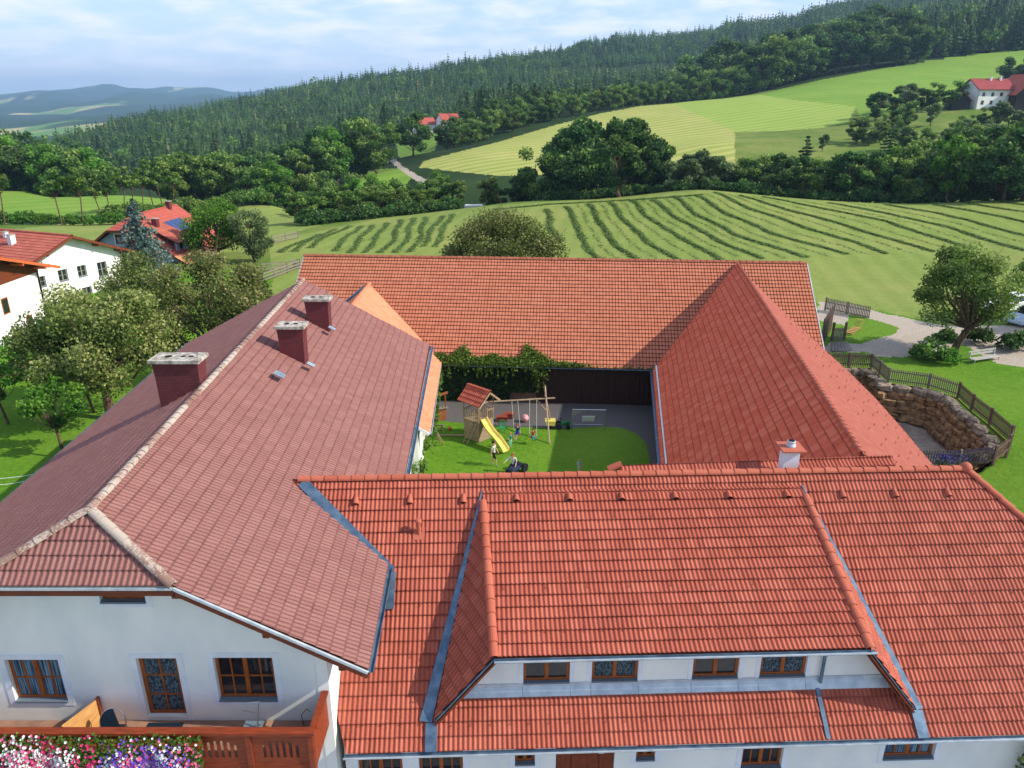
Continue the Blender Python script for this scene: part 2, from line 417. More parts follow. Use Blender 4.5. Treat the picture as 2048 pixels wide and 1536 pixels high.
FARP = [
 _c(1024, 520, 100), _c(1024, 405, 150), _c(1400, 380, 150), _c(1300, 450, 120), _c(1640, 405, 135), _c(1640, 605, 74), _c(2040, 400, 140), _c(2040, 600, 72), _c(1900, 500, 100), _c(2300, 400, 140), _c(2300, 560, 75),
 _c(700, 480, 115), _c(760, 438, 140), _c(560, 480, 115), _c(640, 462, 125), _c(560, 560, 88), _c(1500, 540, 90), _c(1200, 397, 150), _c(850, 427, 145),
 # valley behind the crest
 (0, 180, -6.5), (-15, 200, -8), (25, 205, -6), (15, 180, -6), (60, 172, -3.5), (90, 165, -2.5), (50, 185, -4), (110, 180, -1.5), (-45, 185, -9), (-60, 215, -12), (-40, 230, -10), (140, 170, 0),
 # opposite slope
 _c(1050, 335, 240), _c(850, 325, 262), _c(1100, 255, 340), _c(1200, 228, 380), _c(1350, 205, 430), _c(930, 300, 280), _c(1000, 283, 310), _c(1480, 270, 290), _c(1400, 292, 250), _c(1200, 300, 270),
 _c(1500, 192, 450), _c(1680, 215, 340), _c(1700, 150, 480), _c(1870, 130, 500), _c(2048, 105, 520), _c(2048, 160, 420), _c(1975, 217, 300), _c(1700, 290, 250), _c(1750, 330, 215), _c(2040, 300, 230), _c(1900, 340, 200), _c(2250, 130, 420), _c(2250, 70, 540), _c(2250, 250, 280), _c(2250, 330, 200), _c(1600, 180, 420),
 # left side
 _c(480, 430, 170), _c(600, 440, 160), _c(150, 450, 150), _c(300, 445, 155), _c(100, 395, 210), _c(60, 384, 235), _c(540, 410, 185), _c(-150, 460, 150), _c(-150, 390, 220), _c(0, 450, 140), _c(400, 408, 195), _c(250, 392, 215),
 (-130, 232, -12), (-95, 245, -13.5), (-70, 260, -13), (-110, 300, -18), (-60, 330, -16),
 # track and meadows in the valley
 _c(800, 335, 270), _c(860, 378, 215), _c(780, 320, 290), _c(750, 350, 250), _c(845, 290, 360), _c(830, 268, 430), _c(865, 258, 510), _c(700, 380, 235), _c(880, 300, 330),
 # forest ground (height of crown tops minus a tree)
 _c(200, 335, 470, 14), _c(300, 300, 520, 14), _c(450, 300, 480, 14), _c(600, 290, 460, 14), _c(700, 262, 460, 13), _c(250, 240, 820, 12), _c(370, 216, 950, 12), _c(130, 274, 800, 12), _c(190, 256, 820, 12), _c(310, 226, 900, 12), _c(500, 245, 700, 14), _c(480, 222, 900, 13), _c(560, 205, 900, 13), _c(700, 225, 700, 14), _c(900, 225, 640, 14), _c(1000, 190, 700, 14),
 _c(460, 205, 1150, 14), _c(590, 172, 1150, 14), _c(700, 160, 1180, 14), _c(830, 141, 1200, 14), _c(1000, 112, 1200, 14), _c(1230, 74, 1300, 14), _c(1400, 66, 1400, 14), _c(1550, 52, 1500, 14), _c(1700, 26, 1600, 14), _c(1850, -5, 1600, 14), _c(2048, -50, 1600, 14), _c(2300, -80, 1600, 14),
 _c(1200, 180, 600, 14), _c(1250, 140, 850, 14), _c(1400, 130, 900, 14), _c(1350, 180, 560, 14), _c(1500, 110, 620, 16), _c(1700, 62, 640, 17), _c(1900, 25, 660, 17), _c(2048, -5, 680, 17), _c(2300, -30, 700, 17), _c(1450, 140, 540, 16), _c(1600, 45+40, 900, 14), _c(1850, 20, 1000, 14),
 # left wooded hill
 _c(0, 268, 360, 11), _c(100, 290, 350, 12), _c(160, 322, 330, 14), _c(-150, 262, 360, 11), _c(30, 320, 280, 16), _c(210, 345, 320, 18),
]
for px_ in (60, 200, 330, 450): FARP.append(_c(px_, 330, 1500))
for q_ in ((-120, 335, 550), (20, 340, 560), (-120, 330, 900), (20, 330, 900), (-120, 330, 1150), (60, 320, 1150), (160, 305, 1150), (260, 290, 1200), (370, 275, 1250), (110, 350, 560), (180, 352, 520)): FARP.append(_c(*q_))
for px_, py_, Y_ in [(-100, 280, 2000), (60, 285, 1800), (200, 262, 2200), (330, 240, 2300), (-100, 232, 4000), (80, 228, 4200), (250, 222, 4300), (430, 205, 4200), (560, 200, 4200), (120, 200, 6000), (300, 198, 5600), (480, 196, 5600),
                     (-150, 196, 9000), (20, 190, 9000), (90, 183, 9000), (150, 172, 9000), (200, 171, 9000), (270, 174, 9000), (330, 177, 9000), (420, 181, 9000), (480, 183, 9000), (540, 178, 9000), (620, 184, 9000)]:
    FARP.append(_c(px_, py_, Y_, 12))
for px_ in (700, 1000, 1400, 1800, 2200): FARP.append((( px_ - 1024) / 1500 * 2600 / .935, 2600, -40)); FARP.append(((px_ - 1024) / 1500 * 9000 / .935, 9000, -250))
FARP = np.array(FARP)
KL = 3.2
def _q(X, Y): Y = np.maximum(Y, 1.0); return np.stack([np.clip(X / Y, -2.2, 2.2) * 3.0, KL * np.log(Y)], -1)
def _tps_fit(Q, z, lam):
    n = len(Q); d = np.linalg.norm(Q[:, None] - Q[None], axis=-1)
    K = np.where(d > 0, d * d * np.log(d + 1e-12), 0) + lam * np.eye(n)
    Pm = np.c_[np.ones(n), Q]; A = np.zeros((n + 3, n + 3)); A[:n, :n] = K; A[:n, n:] = Pm; A[n:, :n] = Pm.T
    return np.linalg.solve(A, np.r_[z, 0, 0, 0])
def _tps_eval(w, Q, q):
    out = np.empty(len(q)); n = len(Q)
    for i in range(0, len(q), 20000):
        qq = q[i:i + 20000]; d = np.linalg.norm(qq[:, None] - Q[None], axis=-1)
        out[i:i + 20000] = (d * d * np.log(d + 1e-12)) @ w[:n] + w[n] + qq @ w[n + 1:]
    return out
QF = _q(FARP[:, 0], FARP[:, 1])
# interpolate the elevation ANGLE (smooth over distance), not the raw height
WF = _tps_fit(QF, (FARP[:, 2] - H) / FARP[:, 1] * 40, 0.002)
QN = NEAR[:, :2] / 25.0
WN = _tps_fit(QN, NEAR[:, 2], 0.01)
def vnoise(X, Y, s, seed=0):
    r = np.random.default_rng(seed + 99); out = 0
    for k in range(5):
        a = r.uniform(0, 2 * np.pi); f = r.uniform(.6, 1.6) / s; ph = r.uniform(0, 6.28, 2)
        out = out + np.sin((X * np.cos(a) + Y * np.sin(a)) * f * 6.28 + ph[0]) * np.sin((-X * np.sin(a) + Y * np.cos(a)) * f * 5.1 + ph[1])
    return out / 3
_pp = [(1655, 733), (1742, 735), (1775, 765), (1856, 776), (1915, 795), (1942, 820), (1978, 849), (2020, 886), (2014, 905), (1985, 925)]
_pp = np.array([atz(a, b, 0)[:2] for a, b in _pp]); _pc = np.array((22.5, 46.0))
_pp = _pp + (_pc - _pp) / np.linalg.norm(_pc - _pp, axis=1)[:, None] * .5
PIT = np.vstack([_pp, [(22.0, 37.4), (18, 37.4), (18, 56.5)]])
def inpoly(X, Y, poly):
    X = np.asarray(X); Y = np.asarray(Y); c = np.zeros(X.shape, bool); n = len(poly)
    for i in range(n):
        x0, y0 = poly[i]; x1, y1 = poly[(i + 1) % n]
        if y0 == y1: continue
        c ^= ((y0 > Y) != (y1 > Y)) & (X < (x1 - x0) * (Y - y0) / (y1 - y0) + x0)
    return c
def ground(X, Y, pit=True):
    X = np.atleast_1d(np.asarray(X, float)); Y = np.atleast_1d(np.asarray(Y, float))
    zn = _tps_eval(WN, QN, np.stack([np.clip(X, -90, 90), np.clip(Y, -35, 105)], -1) / 25.0)
    zf = H + _tps_eval(WF, QF, _q(X, Y)) / 40 * np.maximum(Y, 1)
    t = np.clip((Y - 66) / 24, 0, 1); t = t * t * (3 - 2 * t)
    z = np.where(Y > 66, zn * (1 - t) + zf * t, zn)
    z = z + vnoise(X, Y, 40, 1) * .12 * np.clip((Y - 60) / 60, 0, 1) + vnoise(X, Y, 260, 2) * 5 * np.clip((Y - 1400) / 1500, 0, 1) + vnoise(X, Y, 900, 3) * 45 * np.clip((Y - 3000) / 2500, 0, 1)
    z = z + (vnoise(X, Y, 210, 12) * 7 + vnoise(X, Y, 75, 13) * 2.2) * np.clip((Y - 540) / 250, 0, 1) * np.clip((1900 - Y) / 500, 0, 1)
    if pit: z = np.where(inpoly(X, Y, PIT), -2.3, z)
    z = np.where((X > -20) & (X < 22) & (Y > 14) & (Y < 57) & ~inpoly(X, Y, PIT), np.minimum(z, -2.35), z)
    return z
def gz(x, y): return float(ground([x], [y])[0])
def onground(px, py, y0=60, y1=1600):
    """world point where the view ray meets the terrain"""
    d = ray(px, py); Ys = np.exp(np.linspace(math.log(y0), math.log(y1), 500)); t = Ys / d[1]
    X = d[0] * t; zr = H + d[2] * t; g = ground(X, Ys, False); k = np.where(zr <= g)[0]
    i = k[0] if len(k) else len(Ys) - 1
    return np.array([X[i], Ys[i], g[i]])

# land-cover polygons, drawn on the picture's ground and kept with a depth range
def P2(X, Y, Z):
    return proj(np.stack([X, Y, Z], -1))
COVER = [  # name, polygon (px), Ymin, Ymax
 ('gravel_track', [(1636, 603), (1700, 607), (1760, 625), (1830, 640), (1900, 652), (2100, 650), (2100, 745), (1990, 725), (1930, 690), (1870, 700), (1800, 715), (1745, 712), (1735, 704), (1640, 704), (1660, 685), (1720, 688), (1790, 668), (1800, 655), (1750, 640), (1700, 628), (1690, 650), (1636, 640)], 50, 82),
 ('gravel_track', [(776, 318), (790, 318), (806, 333), (830, 347), (858, 362), (880, 388), (864, 390), (845, 370), (815, 350), (795, 336)], 200, 320),
 ('gravel_track', [(792, 268), (830, 262), (880, 260), (880, 264), (832, 267), (795, 275)], 380, 560),
 ('stubble_field', [(848, 322), (900, 308), (1000, 283), (1100, 253), (1200, 227), (1280, 212), (1345, 207), (1470, 262), (1470, 330), (1300, 345), (1000, 352), (930, 345), (838, 335)], 215, 445),
 ('pale_meadow', [(1345, 207), (1400, 200), (1520, 189), (1560, 196), (1600, 201), (1712, 213), (1695, 245), (1640, 256), (1560, 262), (1470, 264)], 215, 470),
 ('bright_meadow', [(1345, 206), (1520, 188), (1640, 160), (1800, 130), (2060, 92), (2060, 170), (1930, 200), (1720, 235), (1712, 214), (1600, 202), (1520, 190), (1400, 201)], 250, 560),
 ('bright_meadow', [(700, 352), (760, 338), (800, 336), (830, 350), (800, 380), (690, 392)], 200, 300),
 ('bright_meadow', [(790, 278), (880, 263), (870, 300), (800, 322)], 300, 520),
 ('bright_meadow', [(-300, 384), (60, 382), (180, 383), (330, 392), (335, 405), (230, 428), (100, 440), (0, 448), (-300, 450)], 150, 260),
 ('mown_field', [(545, 478), (620, 466), (760, 437), (900, 419), (1000, 410), (1120, 402), (1300, 390), (1420, 380), (1560, 392), (1700, 402), (2300, 396), (2300, 640), (1900, 650), (1760, 622), (1630, 604), (1600, 700), (500, 700), (545, 560), (540, 500)], 58, 160),
 ('mown_field', [(-300, 470), (0, 462), (300, 428), (420, 408), (560, 412), (640, 432), (640, 450), (545, 478), (480, 520), (0, 500), (-300, 500)], 105, 200),
]
def build_terrain():
    inn = np.linspace(-38.5, 38.5, 720); out = np.r_[np.linspace(-180, -40, 60), inn, np.linspace(40, 180, 60)]
    A = np.radians(out)
    Rr = np.r_[np.exp(np.linspace(math.log(3), math.log(45), 110)), np.linspace(45.2, 160, 330), np.exp(np.linspace(math.log(160.5), math.log(560), 380)), np.exp(np.linspace(math.log(566), math.log(10300), 140))]
    AA, RR = np.meshgrid(A, Rr, indexing='ij')
    X = (RR * np.sin(AA)).ravel(); Y = (RR * np.cos(AA)).ravel()
    Z = ground(X, Y)
    nA, nR = len(A), len(Rr)
    idx = np.arange(nA * nR).reshape(nA, nR)
    F = np.stack([idx[:-1, :-1], idx[1:, :-1], idx[1:, 1:], idx[:-1, 1:]], -1).reshape(-1, 4)
    V = np.stack([X, Y, Z], -1)
    c = V[F].mean(1)
    px, py = P2(c[:, 0], c[:, 1], c[:, 2])
    jx = vnoise(c[:, 0], c[:, 1], 5, 5) * 2.0; jy = vnoise(c[:, 0], c[:, 1], 4, 6) * 1.0
    cls = np.zeros(len(F), int)     # 0 = ground (lawn / meadow)
    names = ['ground', 'forest_floor', 'gravel_track', 'stubble_field', 'pale_meadow', 'bright_meadow', 'mown_field', 'lawn', 'dirt_yard', 'hills', 'bounce_ground']
    ok = c[:, 1] > 10
    Yc = c[:, 1]
    cls[(Yc > 150)] = 1
    cls[(np.hypot(c[:, 0], Yc) < 100) ] = 7
    cls[(Yc < 10)] = 7
    cls[(Yc < 15.5) & (Yc > -12) & (np.abs(c[:, 0]) < 30)] = 10  # unseen grey ground, added to keep green bounce off the white wall
    cls[Yc > 1400] = 9
    cls[(Yc > 150) & (Yc < 470) & (px > 1462) & (py > 180)] = 0
    for nm, poly, y0, y1 in COVER[::-1]:
        m = ok & (Yc > y0) & (Yc < y1) & inpoly(px + jx, py + jy, poly)
        cls[m] = names.index(nm)
    cls[inpoly(c[:, 0], c[:, 1], PIT)] = 8
    return names, V, F, cls
names_t, TV, TF, TC = build_terrain()

def grass_mat(name, dark, light, dry, scale=1.2, dryamt=.5, stripes=None, spec=.1):
    m, nt, b = newmat(name)
    v = objco(nt)
    n1 = noise(nt, scale, 8, v, .7); n2 = noise(nt, .06, 4, v, .6); n3 = noise(nt, 18, 3, v, .8)
    c = ramp(nt, n1.outputs[0], [(.3, dark), (.68, light)]).outputs[0]
    f = ramp(nt, n2.outputs[0], [(.42, (0, 0, 0)), (.66, (dryamt,) * 3)]).outputs[0]
    c = mixc(nt, f, c, dry)
    c = mixc(nt, .3, c, ramp(nt, n3.outputs[0], [(.3, tuple(x * .5 for x in dark)), (.7, tuple(min(1, x * 1.5) for x in light))]).outputs[0])
    if stripes:
        rot, freq, amt, sd, sl = stripes
        mp = N(nt, "ShaderNodeMapping"); mp.inputs["Rotation"].default_value = (0, 0, R(rot))
        t = N(nt, "ShaderNodeTexCoord"); nt.links.new(t.outputs["Object"], mp.inputs[0])
        w = N(nt, "ShaderNodeTexWave"); w.inputs["Scale"].default_value = freq; w.inputs["Distortion"].default_value = 3.5
        w.inputs["Detail"].default_value = 3; w.inputs["Detail Scale"].default_value = .25; nt.links.new(mp.outputs[0], w.inputs["Vector"])
        mr = ramp(nt, w.outputs["Fac"], [(.2, sd), (.8, sl)]).outputs[0]
        c = mixc(nt, amt, c, mr)
    nt.links.new(c, b.inputs["Base Color"]); b.inputs["Roughness"].default_value = .95; b.inputs["Specular IOR Level"].default_value = spec
    bumpn(nt, b, n1.outputs[0], .6, .15)
    return m
TM = {
 'ground': grass_mat("meadow_grass", lin((64, 92, 34)), lin((104, 130, 52)), lin((150, 146, 84)), 1.0, .6),
 'forest_floor': grass_mat("wooded_hill_ground", lin((28, 48, 24)), lin((44, 66, 30)), lin((60, 74, 40)), .03, .4),
 'gravel_track': simple("pale_gravel", lin((192, 182, 168)), lin((146, 134, 120)), 14, .95, .1, bump=.3, detail=10),
 'stubble_field': grass_mat("yellow_stubble", lin((132, 148, 70)), lin((160, 170, 88)), lin((180, 172, 106)), .5, .7, (62, .06, .4, lin((124, 134, 66)), lin((180, 178, 106)))),
 'pale_meadow': grass_mat("pale_green_meadow", lin((124, 150, 62)), lin((146, 168, 78)), lin((160, 170, 90)), .6, .5, (70, .05, .35, lin((116, 148, 56)), lin((158, 176, 92)))),
 'bright_meadow': grass_mat("bright_green_meadow", lin((94, 132, 44)), lin((120, 152, 58)), lin((140, 160, 74)), .8, .6, (80, .04, .25, lin((92, 130, 44)), lin((132, 162, 68)))),
 'mown_field': grass_mat("mown_hay_field", lin((96, 118, 50)), lin((130, 146, 72)), lin((152, 150, 88)), 1.3, .6, (12, .11, .14, lin((108, 132, 58)), lin((150, 164, 90)))),
 'lawn': grass_mat("green_lawn", lin((58, 102, 20)), lin((100, 142, 36)), lin((128, 150, 58)), 2.6, .6),
 'hills': grass_mat('far_hill_woods', lin((30, 54, 30)), lin((44, 70, 36)), lin((150, 160, 96)), .012, .0),
 'bounce_ground': simple('grey_bounce_ground', lin((176, 174, 172)), lin((150, 148, 146)), 4, .95, .1),
 'dirt_yard': simple("sandy_yard", lin((176, 160, 142)), lin((140, 122, 106)), 1.5, .95, .1, bump=.2, detail=9),
}
for k, nm in enumerate(names_t):
    fk = TF[TC == k]
    if len(fk) == 0: continue
    u, inv = np.unique(fk.ravel(), return_inverse=True)
    o = nmesh(nm if nm != 'ground' else 'meadow_ground', TV[u], inv.reshape(-1, 4), TM[nm], smooth=True)
    tag(o, kind="structure")
_m = TM['hills'].node_tree; _b = [n for n in _m.nodes if n.type == 'BSDF_PRINCIPLED'][0]
_src = _b.inputs['Base Color'].links[0].from_socket
_v = objco(_m, (1, .45, 1)); _n = noise(_m, .0016, 3, _v, .5); _f = ramp(_m, _n.outputs[0], [(.60, (0, 0, 0)), (.62, (1, 1, 1))])
_n2 = noise(_m, .004, 2, _v); _c = ramp(_m, _n2.outputs[0], [(.45, lin((96, 136, 60))), (.55, lin((180, 170, 116)))])
_m.links.new(mixc(_m, _f.outputs[0], _src, _c.outputs[0]), _b.inputs['Base Color'])
# far clearings on the hazy hills
def drape(name, poly, n, m, lift=.05, **k):
    pass
# ---------------------------------------------------------------- roofs
def _clip_poly(pts, uvs, p0, n):
    out, ou = [], []
    for i in range(len(pts)):
        a, b = pts[i], pts[(i + 1) % len(pts)]; ua, ub = uvs[i], uvs[(i + 1) % len(pts)]
        da, db = np.dot(a - p0, n), np.dot(b - p0, n)
        if da >= 0: out.append(a); ou.append(ua)
        if (da >= 0) != (db >= 0):
            t = da / (da - db); out.append(a + t * (b - a)); ou.append(ua + t * (ub - ua))
    return out, ou
def tile_roof(name, poly, mat, parent, period=.15, gauge=.34, amp=.022, lap=.028, tw=None, seg=6, prof='wave', deck=True, stagger=False, jit=.004, seed=0, thick=.1, **k):
    """real tile courses over a planar convex polygon (3-D points)"""
    poly = [np.asarray(p, float) for p in poly]; tw = tw or 2 * period
    n = np.zeros(3)
    for i in range(len(poly)): n += np.cross(poly[i] - poly[0], poly[(i + 1) % len(poly)] - poly[0])
    n /= np.linalg.norm(n)
    if n[2] < 0: n = -n
    u = np.cross((0, 0, 1), n); u /= np.linalg.norm(u); v = np.cross(n, u)
    if v[2] < 0: v = -v; u = -u
    o = min(poly, key=lambda p: p[2])
    PU = [np.dot(p - o, u) for p in poly]; PV = [np.dot(p - o, v) for p in poly]
    u0, u1, v1 = min(PU), max(PU), max(PV)
    r = np.random.default_rng(seed + 5)
    nu = int(math.ceil((u1 - u0) / period * seg)) + 1; nv = int(math.ceil(v1 / gauge))
    us = u0 + np.arange(nu) * period / seg
    ph = (us / period) % 1.0
    if prof == 'wave': h = amp * (.5 + .5 * np.cos(2 * np.pi * ph)) ** .8
    elif prof == 'groove': h = amp * np.where(np.abs(ph - .5) < .12, 0.0, 1.0)
    elif prof == 'flute': h = amp * (.5 + .5 * np.cos(2 * np.pi * ph))
    else: h = amp * np.abs(np.sin(np.pi * ph)) ** .5
    rows_V, rows_uv = [], []
    for kx in range(nv):
        a, b = kx * gauge, (kx + 1) * gauge
        tid = np.floor(us / tw + (.5 * (kx % 2) if stagger else 0))
        jr = r.random(int(tid.max() - tid.min()) + 2)[(tid - tid.min()).astype(int)]
        jl = jit * jr; sag = .004 * np.sin(us * 1.3 + kx)
        up = (us / tw) + (.5 * (kx % 2) if stagger else 0)
        for vv, hh, tv in ((a + min(.05, lap * 1.3), h * .8 + .0, kx - .0), (a - .012, h + lap + jl, kx + .02), (b, h + .004, kx + .98)):
            rows_V.append(o[None] + us[:, None] * u + (vv + sag * 0)[..., None] * v + (hh + sag)[:, None] * n if np.ndim(vv) else o[None] + us[:, None] * u + vv * v + (hh + sag)[:, None] * n)
            rows_uv.append(np.stack([up, np.full(nu, kx + (.02 if tv <= kx + .02 else .98))], -1))
    V = np.concatenate(rows_V); UV = np.concatenate(rows_uv)
    nr = len(rows_V); idx = np.arange(nr * nu).reshape(nr, nu)
    F = np.stack([idx[:-1, :-1], idx[:-1, 1:], idx[1:, 1:], idx[1:, :-1]], -1).reshape(-1, 4)
    cen = np.mean(poly, 0)
    planes = []
    for i in range(len(poly)):
        a, b = poly[i], poly[(i + 1) % len(poly)]; e = b - a
        if np.linalg.norm(e) < 1e-3: continue
        pn = np.cross(n, e); pn /= np.linalg.norm(pn)
        if np.dot(cen - a, pn) < 0: pn = -pn
        p0 = a
        if abs(np.dot(e / np.linalg.norm(e), u)) > .999 and a[2] < o[2] + .05: p0 = a - pn * .03   # let the eave course overhang
        planes.append((p0, pn))
    inside = np.ones(len(V), bool); D = [(V - p0) @ pn for p0, pn in planes]
    for d in D: inside &= d >= 0
    allin = inside[F].all(1)
    cand = ~allin
    for d in D: cand &= ~(d[F] < 0).all(1)
    exV, exUV, exF = [], [], []
    base = len(V)
    for f in F[cand]:
        pts = [V[i] for i in f]; uvs = [UV[i] for i in f]
        for p0, pn in planes:
            pts, uvs = _clip_poly(pts, uvs, p0, pn)
            if len(pts) < 3: break
        if len(pts) >= 3:
            exF.append([base + len(exV) + i for i in range(len(pts))]); exV += pts; exUV += uvs
    by = {}
    for f in exF: by.setdefault(len(f), []).append(f)
    Fs = [F[allin]] + [np.array(x) for x in by.values()]
    allV = np.concatenate([V, np.array(exV).reshape(-1, 3)]); allUV = np.concatenate([UV, np.array(exUV).reshape(-1, 2)])
    nf = sum(len(x) for x in Fs)
    # underside deck
    mi = [0] * nf
    if deck:
        b0 = len(allV); m = len(poly)
        pp = [p - n * np.dot(p - o, n) for p in poly]; lo = [p - n * .02 for p in pp]; hi = [p - n * (.02 + thick) for p in pp]
        allV = np.concatenate([allV, np.array(lo + hi)]); allUV = np.concatenate([allUV, np.zeros((2 * m, 2))])
        Fs.append(np.array([[b0 + i for i in range(m)]])); Fs.append(np.array([[b0 + m + i for i in range(m)][::-1]]))
        Fs.append(np.array([[b0 + i, b0 + (i + 1) % m, b0 + m + (i + 1) % m, b0 + m + i] for i in range(m)]))
        mi += [1] * (2 + m)
    # drop unused vertices
    used = np.unique(np.concatenate([x.ravel() for x in Fs])); remap = np.full(len(allV), -1); remap[used] = np.arange(len(used))
    Fs = [remap[x] for x in Fs]
    ob = nmesh(name, allV[used], Fs, [mat, M['deck']], parent, mi, allUV[used])
    return tag(ob, **k)

def ridge_caps(name, p0, p1, mat, parent, rad=.13, L=.38, over=.05, seg=8, seed=0, hgt=.9):
    p0 = np.asarray(p0, float); p1 = np.asarray(p1, float); d = p1 - p0; D = np.linalg.norm(d); d /= D
    side = np.cross(d, (0, 0, 1)); side /= np.linalg.norm(side); up = np.cross(side, d)
    if up[2] < 0: up = -up
    n = max(1, int(round(D / L))); L = D / n; r = np.random.default_rng(seed)
    V, F, UV = [], [], []
    for i in range(n):
        a = p0 + d * (i * L - over); b = p0 + d * ((i + 1) * L); j = r.uniform(-.006, .006, 2)
        for q, (c, rr, lf) in enumerate(((a, rad * 1.12, .02), (b, rad, .0))):
            for k2 in range(seg + 1):
                t = math.pi * k2 / seg
                for s2 in (0, 1):
                    rr2 = rr - .02 * s2
                    V.append(c + side * (rr2 * math.cos(t) + j[q]) + up * (rr2 * math.sin(t) * hgt + lf - .03)); UV.append((i + .5 + .3 * (t - 1.5) / 3, seed + .5))
        m = 2 * (seg + 1); b0 = i * 2 * m
        for k2 in range(seg):
            for s2 in (0, 1): F.append((b0 + 2 * k2 + s2, b0 + 2 * k2 + 2 + s2, b0 + m + 2 * k2 + 2 + s2, b0 + m + 2 * k2 + s2))
            F.append((b0 + 2 * k2, b0 + 2 * k2 + 2, b0 + 2 * k2 + 3, b0 + 2 * k2 + 1)); F.append((b0 + m + 2 * k2, b0 + m + 2 * k2 + 2, b0 + m + 2 * k2 + 3, b0 + m + 2 * k2 + 1))
    return nmesh(name, np.array(V), np.array(F), mat, parent, uv=np.array(UV))

def gutter(name, pts, parent, mat=None, r=.07, edge=True):
    """half-round channel with a rolled front edge"""
    mat = mat or M['zinc']; mb = MB()
    for a, b in zip(pts[:-1], pts[1:]):
        a = np.asarray(a, float); b = np.asarray(b, float); d = b - a; d /= np.linalg.norm(d)
        s = np.cross(d, (0, 0, 1)); s /= np.linalg.norm(s)
        V = []; sg = 8
        for c in (a, b):
            for k in range(sg + 1):
                t = math.pi + math.pi * k / sg
                for rr in (r, r - .008): V.append(c + s * rr * math.cos(t) + np.array((0, 0, rr * math.sin(t))))
        m = 2 * (sg + 1); F = []
        for k in range(sg):
            F += [(2 * k, 2 * k + 2, m + 2 * k + 2, m + 2 * k), (2 * k + 1, 2 * k + 3, m + 2 * k + 3, m + 2 * k + 1)]
        F += [tuple(2 * k for k in range(sg + 1)) + tuple(2 * k + 1 for k in range(sg, -1, -1)), tuple(m + 2 * k for k in range(sg + 1)) + tuple(m + 2 * k + 1 for k in range(sg, -1, -1))]
        mb.add(V, F)
        if edge:
            for sg2 in (-1, 1): mb.tube([a + s * r * sg2, b + s * r * sg2], .013, 6)
    return mb.build(name, mat, parent)

def wall(name, o, u, poly, holes, parent, mat, depth=.22, thick=.3, trim=None, **k):
    """vertical wall in the plane o + s*u + t*z, outward normal = u x z turned out; poly convex in (s,t); holes = (s0,s1,t0,t1)"""
    o = np.asarray(o, float); u = np.asarray(u, float); u = u / np.linalg.norm(u); z = np.array((0, 0, 1.0)); out = np.cross(u, z)
    ss = sorted(set([p[0] for p in poly] + [h[i] for h in holes for i in (0, 1)])); ts = sorted(set([p[1] for p in poly] + [h[i] for h in holes for i in (2, 3)]))
    cx = np.mean([p[0] for p in poly]); cy = np.mean([p[1] for p in poly])
    mb = MB()
    P = lambda s, t, q=0: o + s * u + t * z - q * out
    for i in range(len(ss) - 1):
        for j in range(len(ts) - 1):
            a, b, c, d = ss[i], ss[i + 1], ts[j], ts[j + 1]; ms, mt = (a + b) / 2, (c + d) / 2
            if any(h[0] < ms < h[1] and h[2] < mt < h[3] for h in holes): continue
            pts = [np.array(p, float) for p in ((a, c), (b, c), (b, d), (a, d))]; uv = pts
            for q in range(len(poly)):
                p0 = np.array(poly[q], float); e = np.array(poly[(q + 1) % len(poly)], float) - p0; nn = np.array((-e[1], e[0]))
                if np.dot(np.array((cx, cy)) - p0, nn) < 0: nn = -nn
                pts, uv = _clip_poly(pts, pts, p0, nn)
                if len(pts) < 3: break
            if len(pts) >= 3: mb.add([P(*p) for p in pts], [tuple(range(len(pts)))])
    for h in holes:
        a, b, c, d = h
        for s0, t0, s1, t1 in ((a, c, b, c), (b, c, b, d), (b, d, a, d), (a, d, a, c)):
            mb.add([P(s0, t0), P(s1, t1), P(s1, t1, depth), P(s0, t0, depth)], [(0, 1, 2, 3)])
    # back sheet closes the wall (dark room behind panes)
    bk = [P(p[0], p[1], thick) for p in poly]; mb.cur = 1; mb.add(bk, [tuple(range(len(bk)))])
    n = len(poly); mb.cur = 0
    for q in range(n):
        a, b = poly[q], poly[(q + 1) % n]; mb.add([P(*a), P(*b), P(b[0], b[1], thick), P(a[0], a[1], thick)], [(0, 1, 2, 3)])
    me = bpy.data.meshes.new(name); me.from_pydata(mb.v, [], mb.f); me.materials.append(mat); me.materials.append(M['soot'])
    me.polygons.foreach_set("material_index", mb.m); me.update()
    return tag(link(name, me, parent), **k)

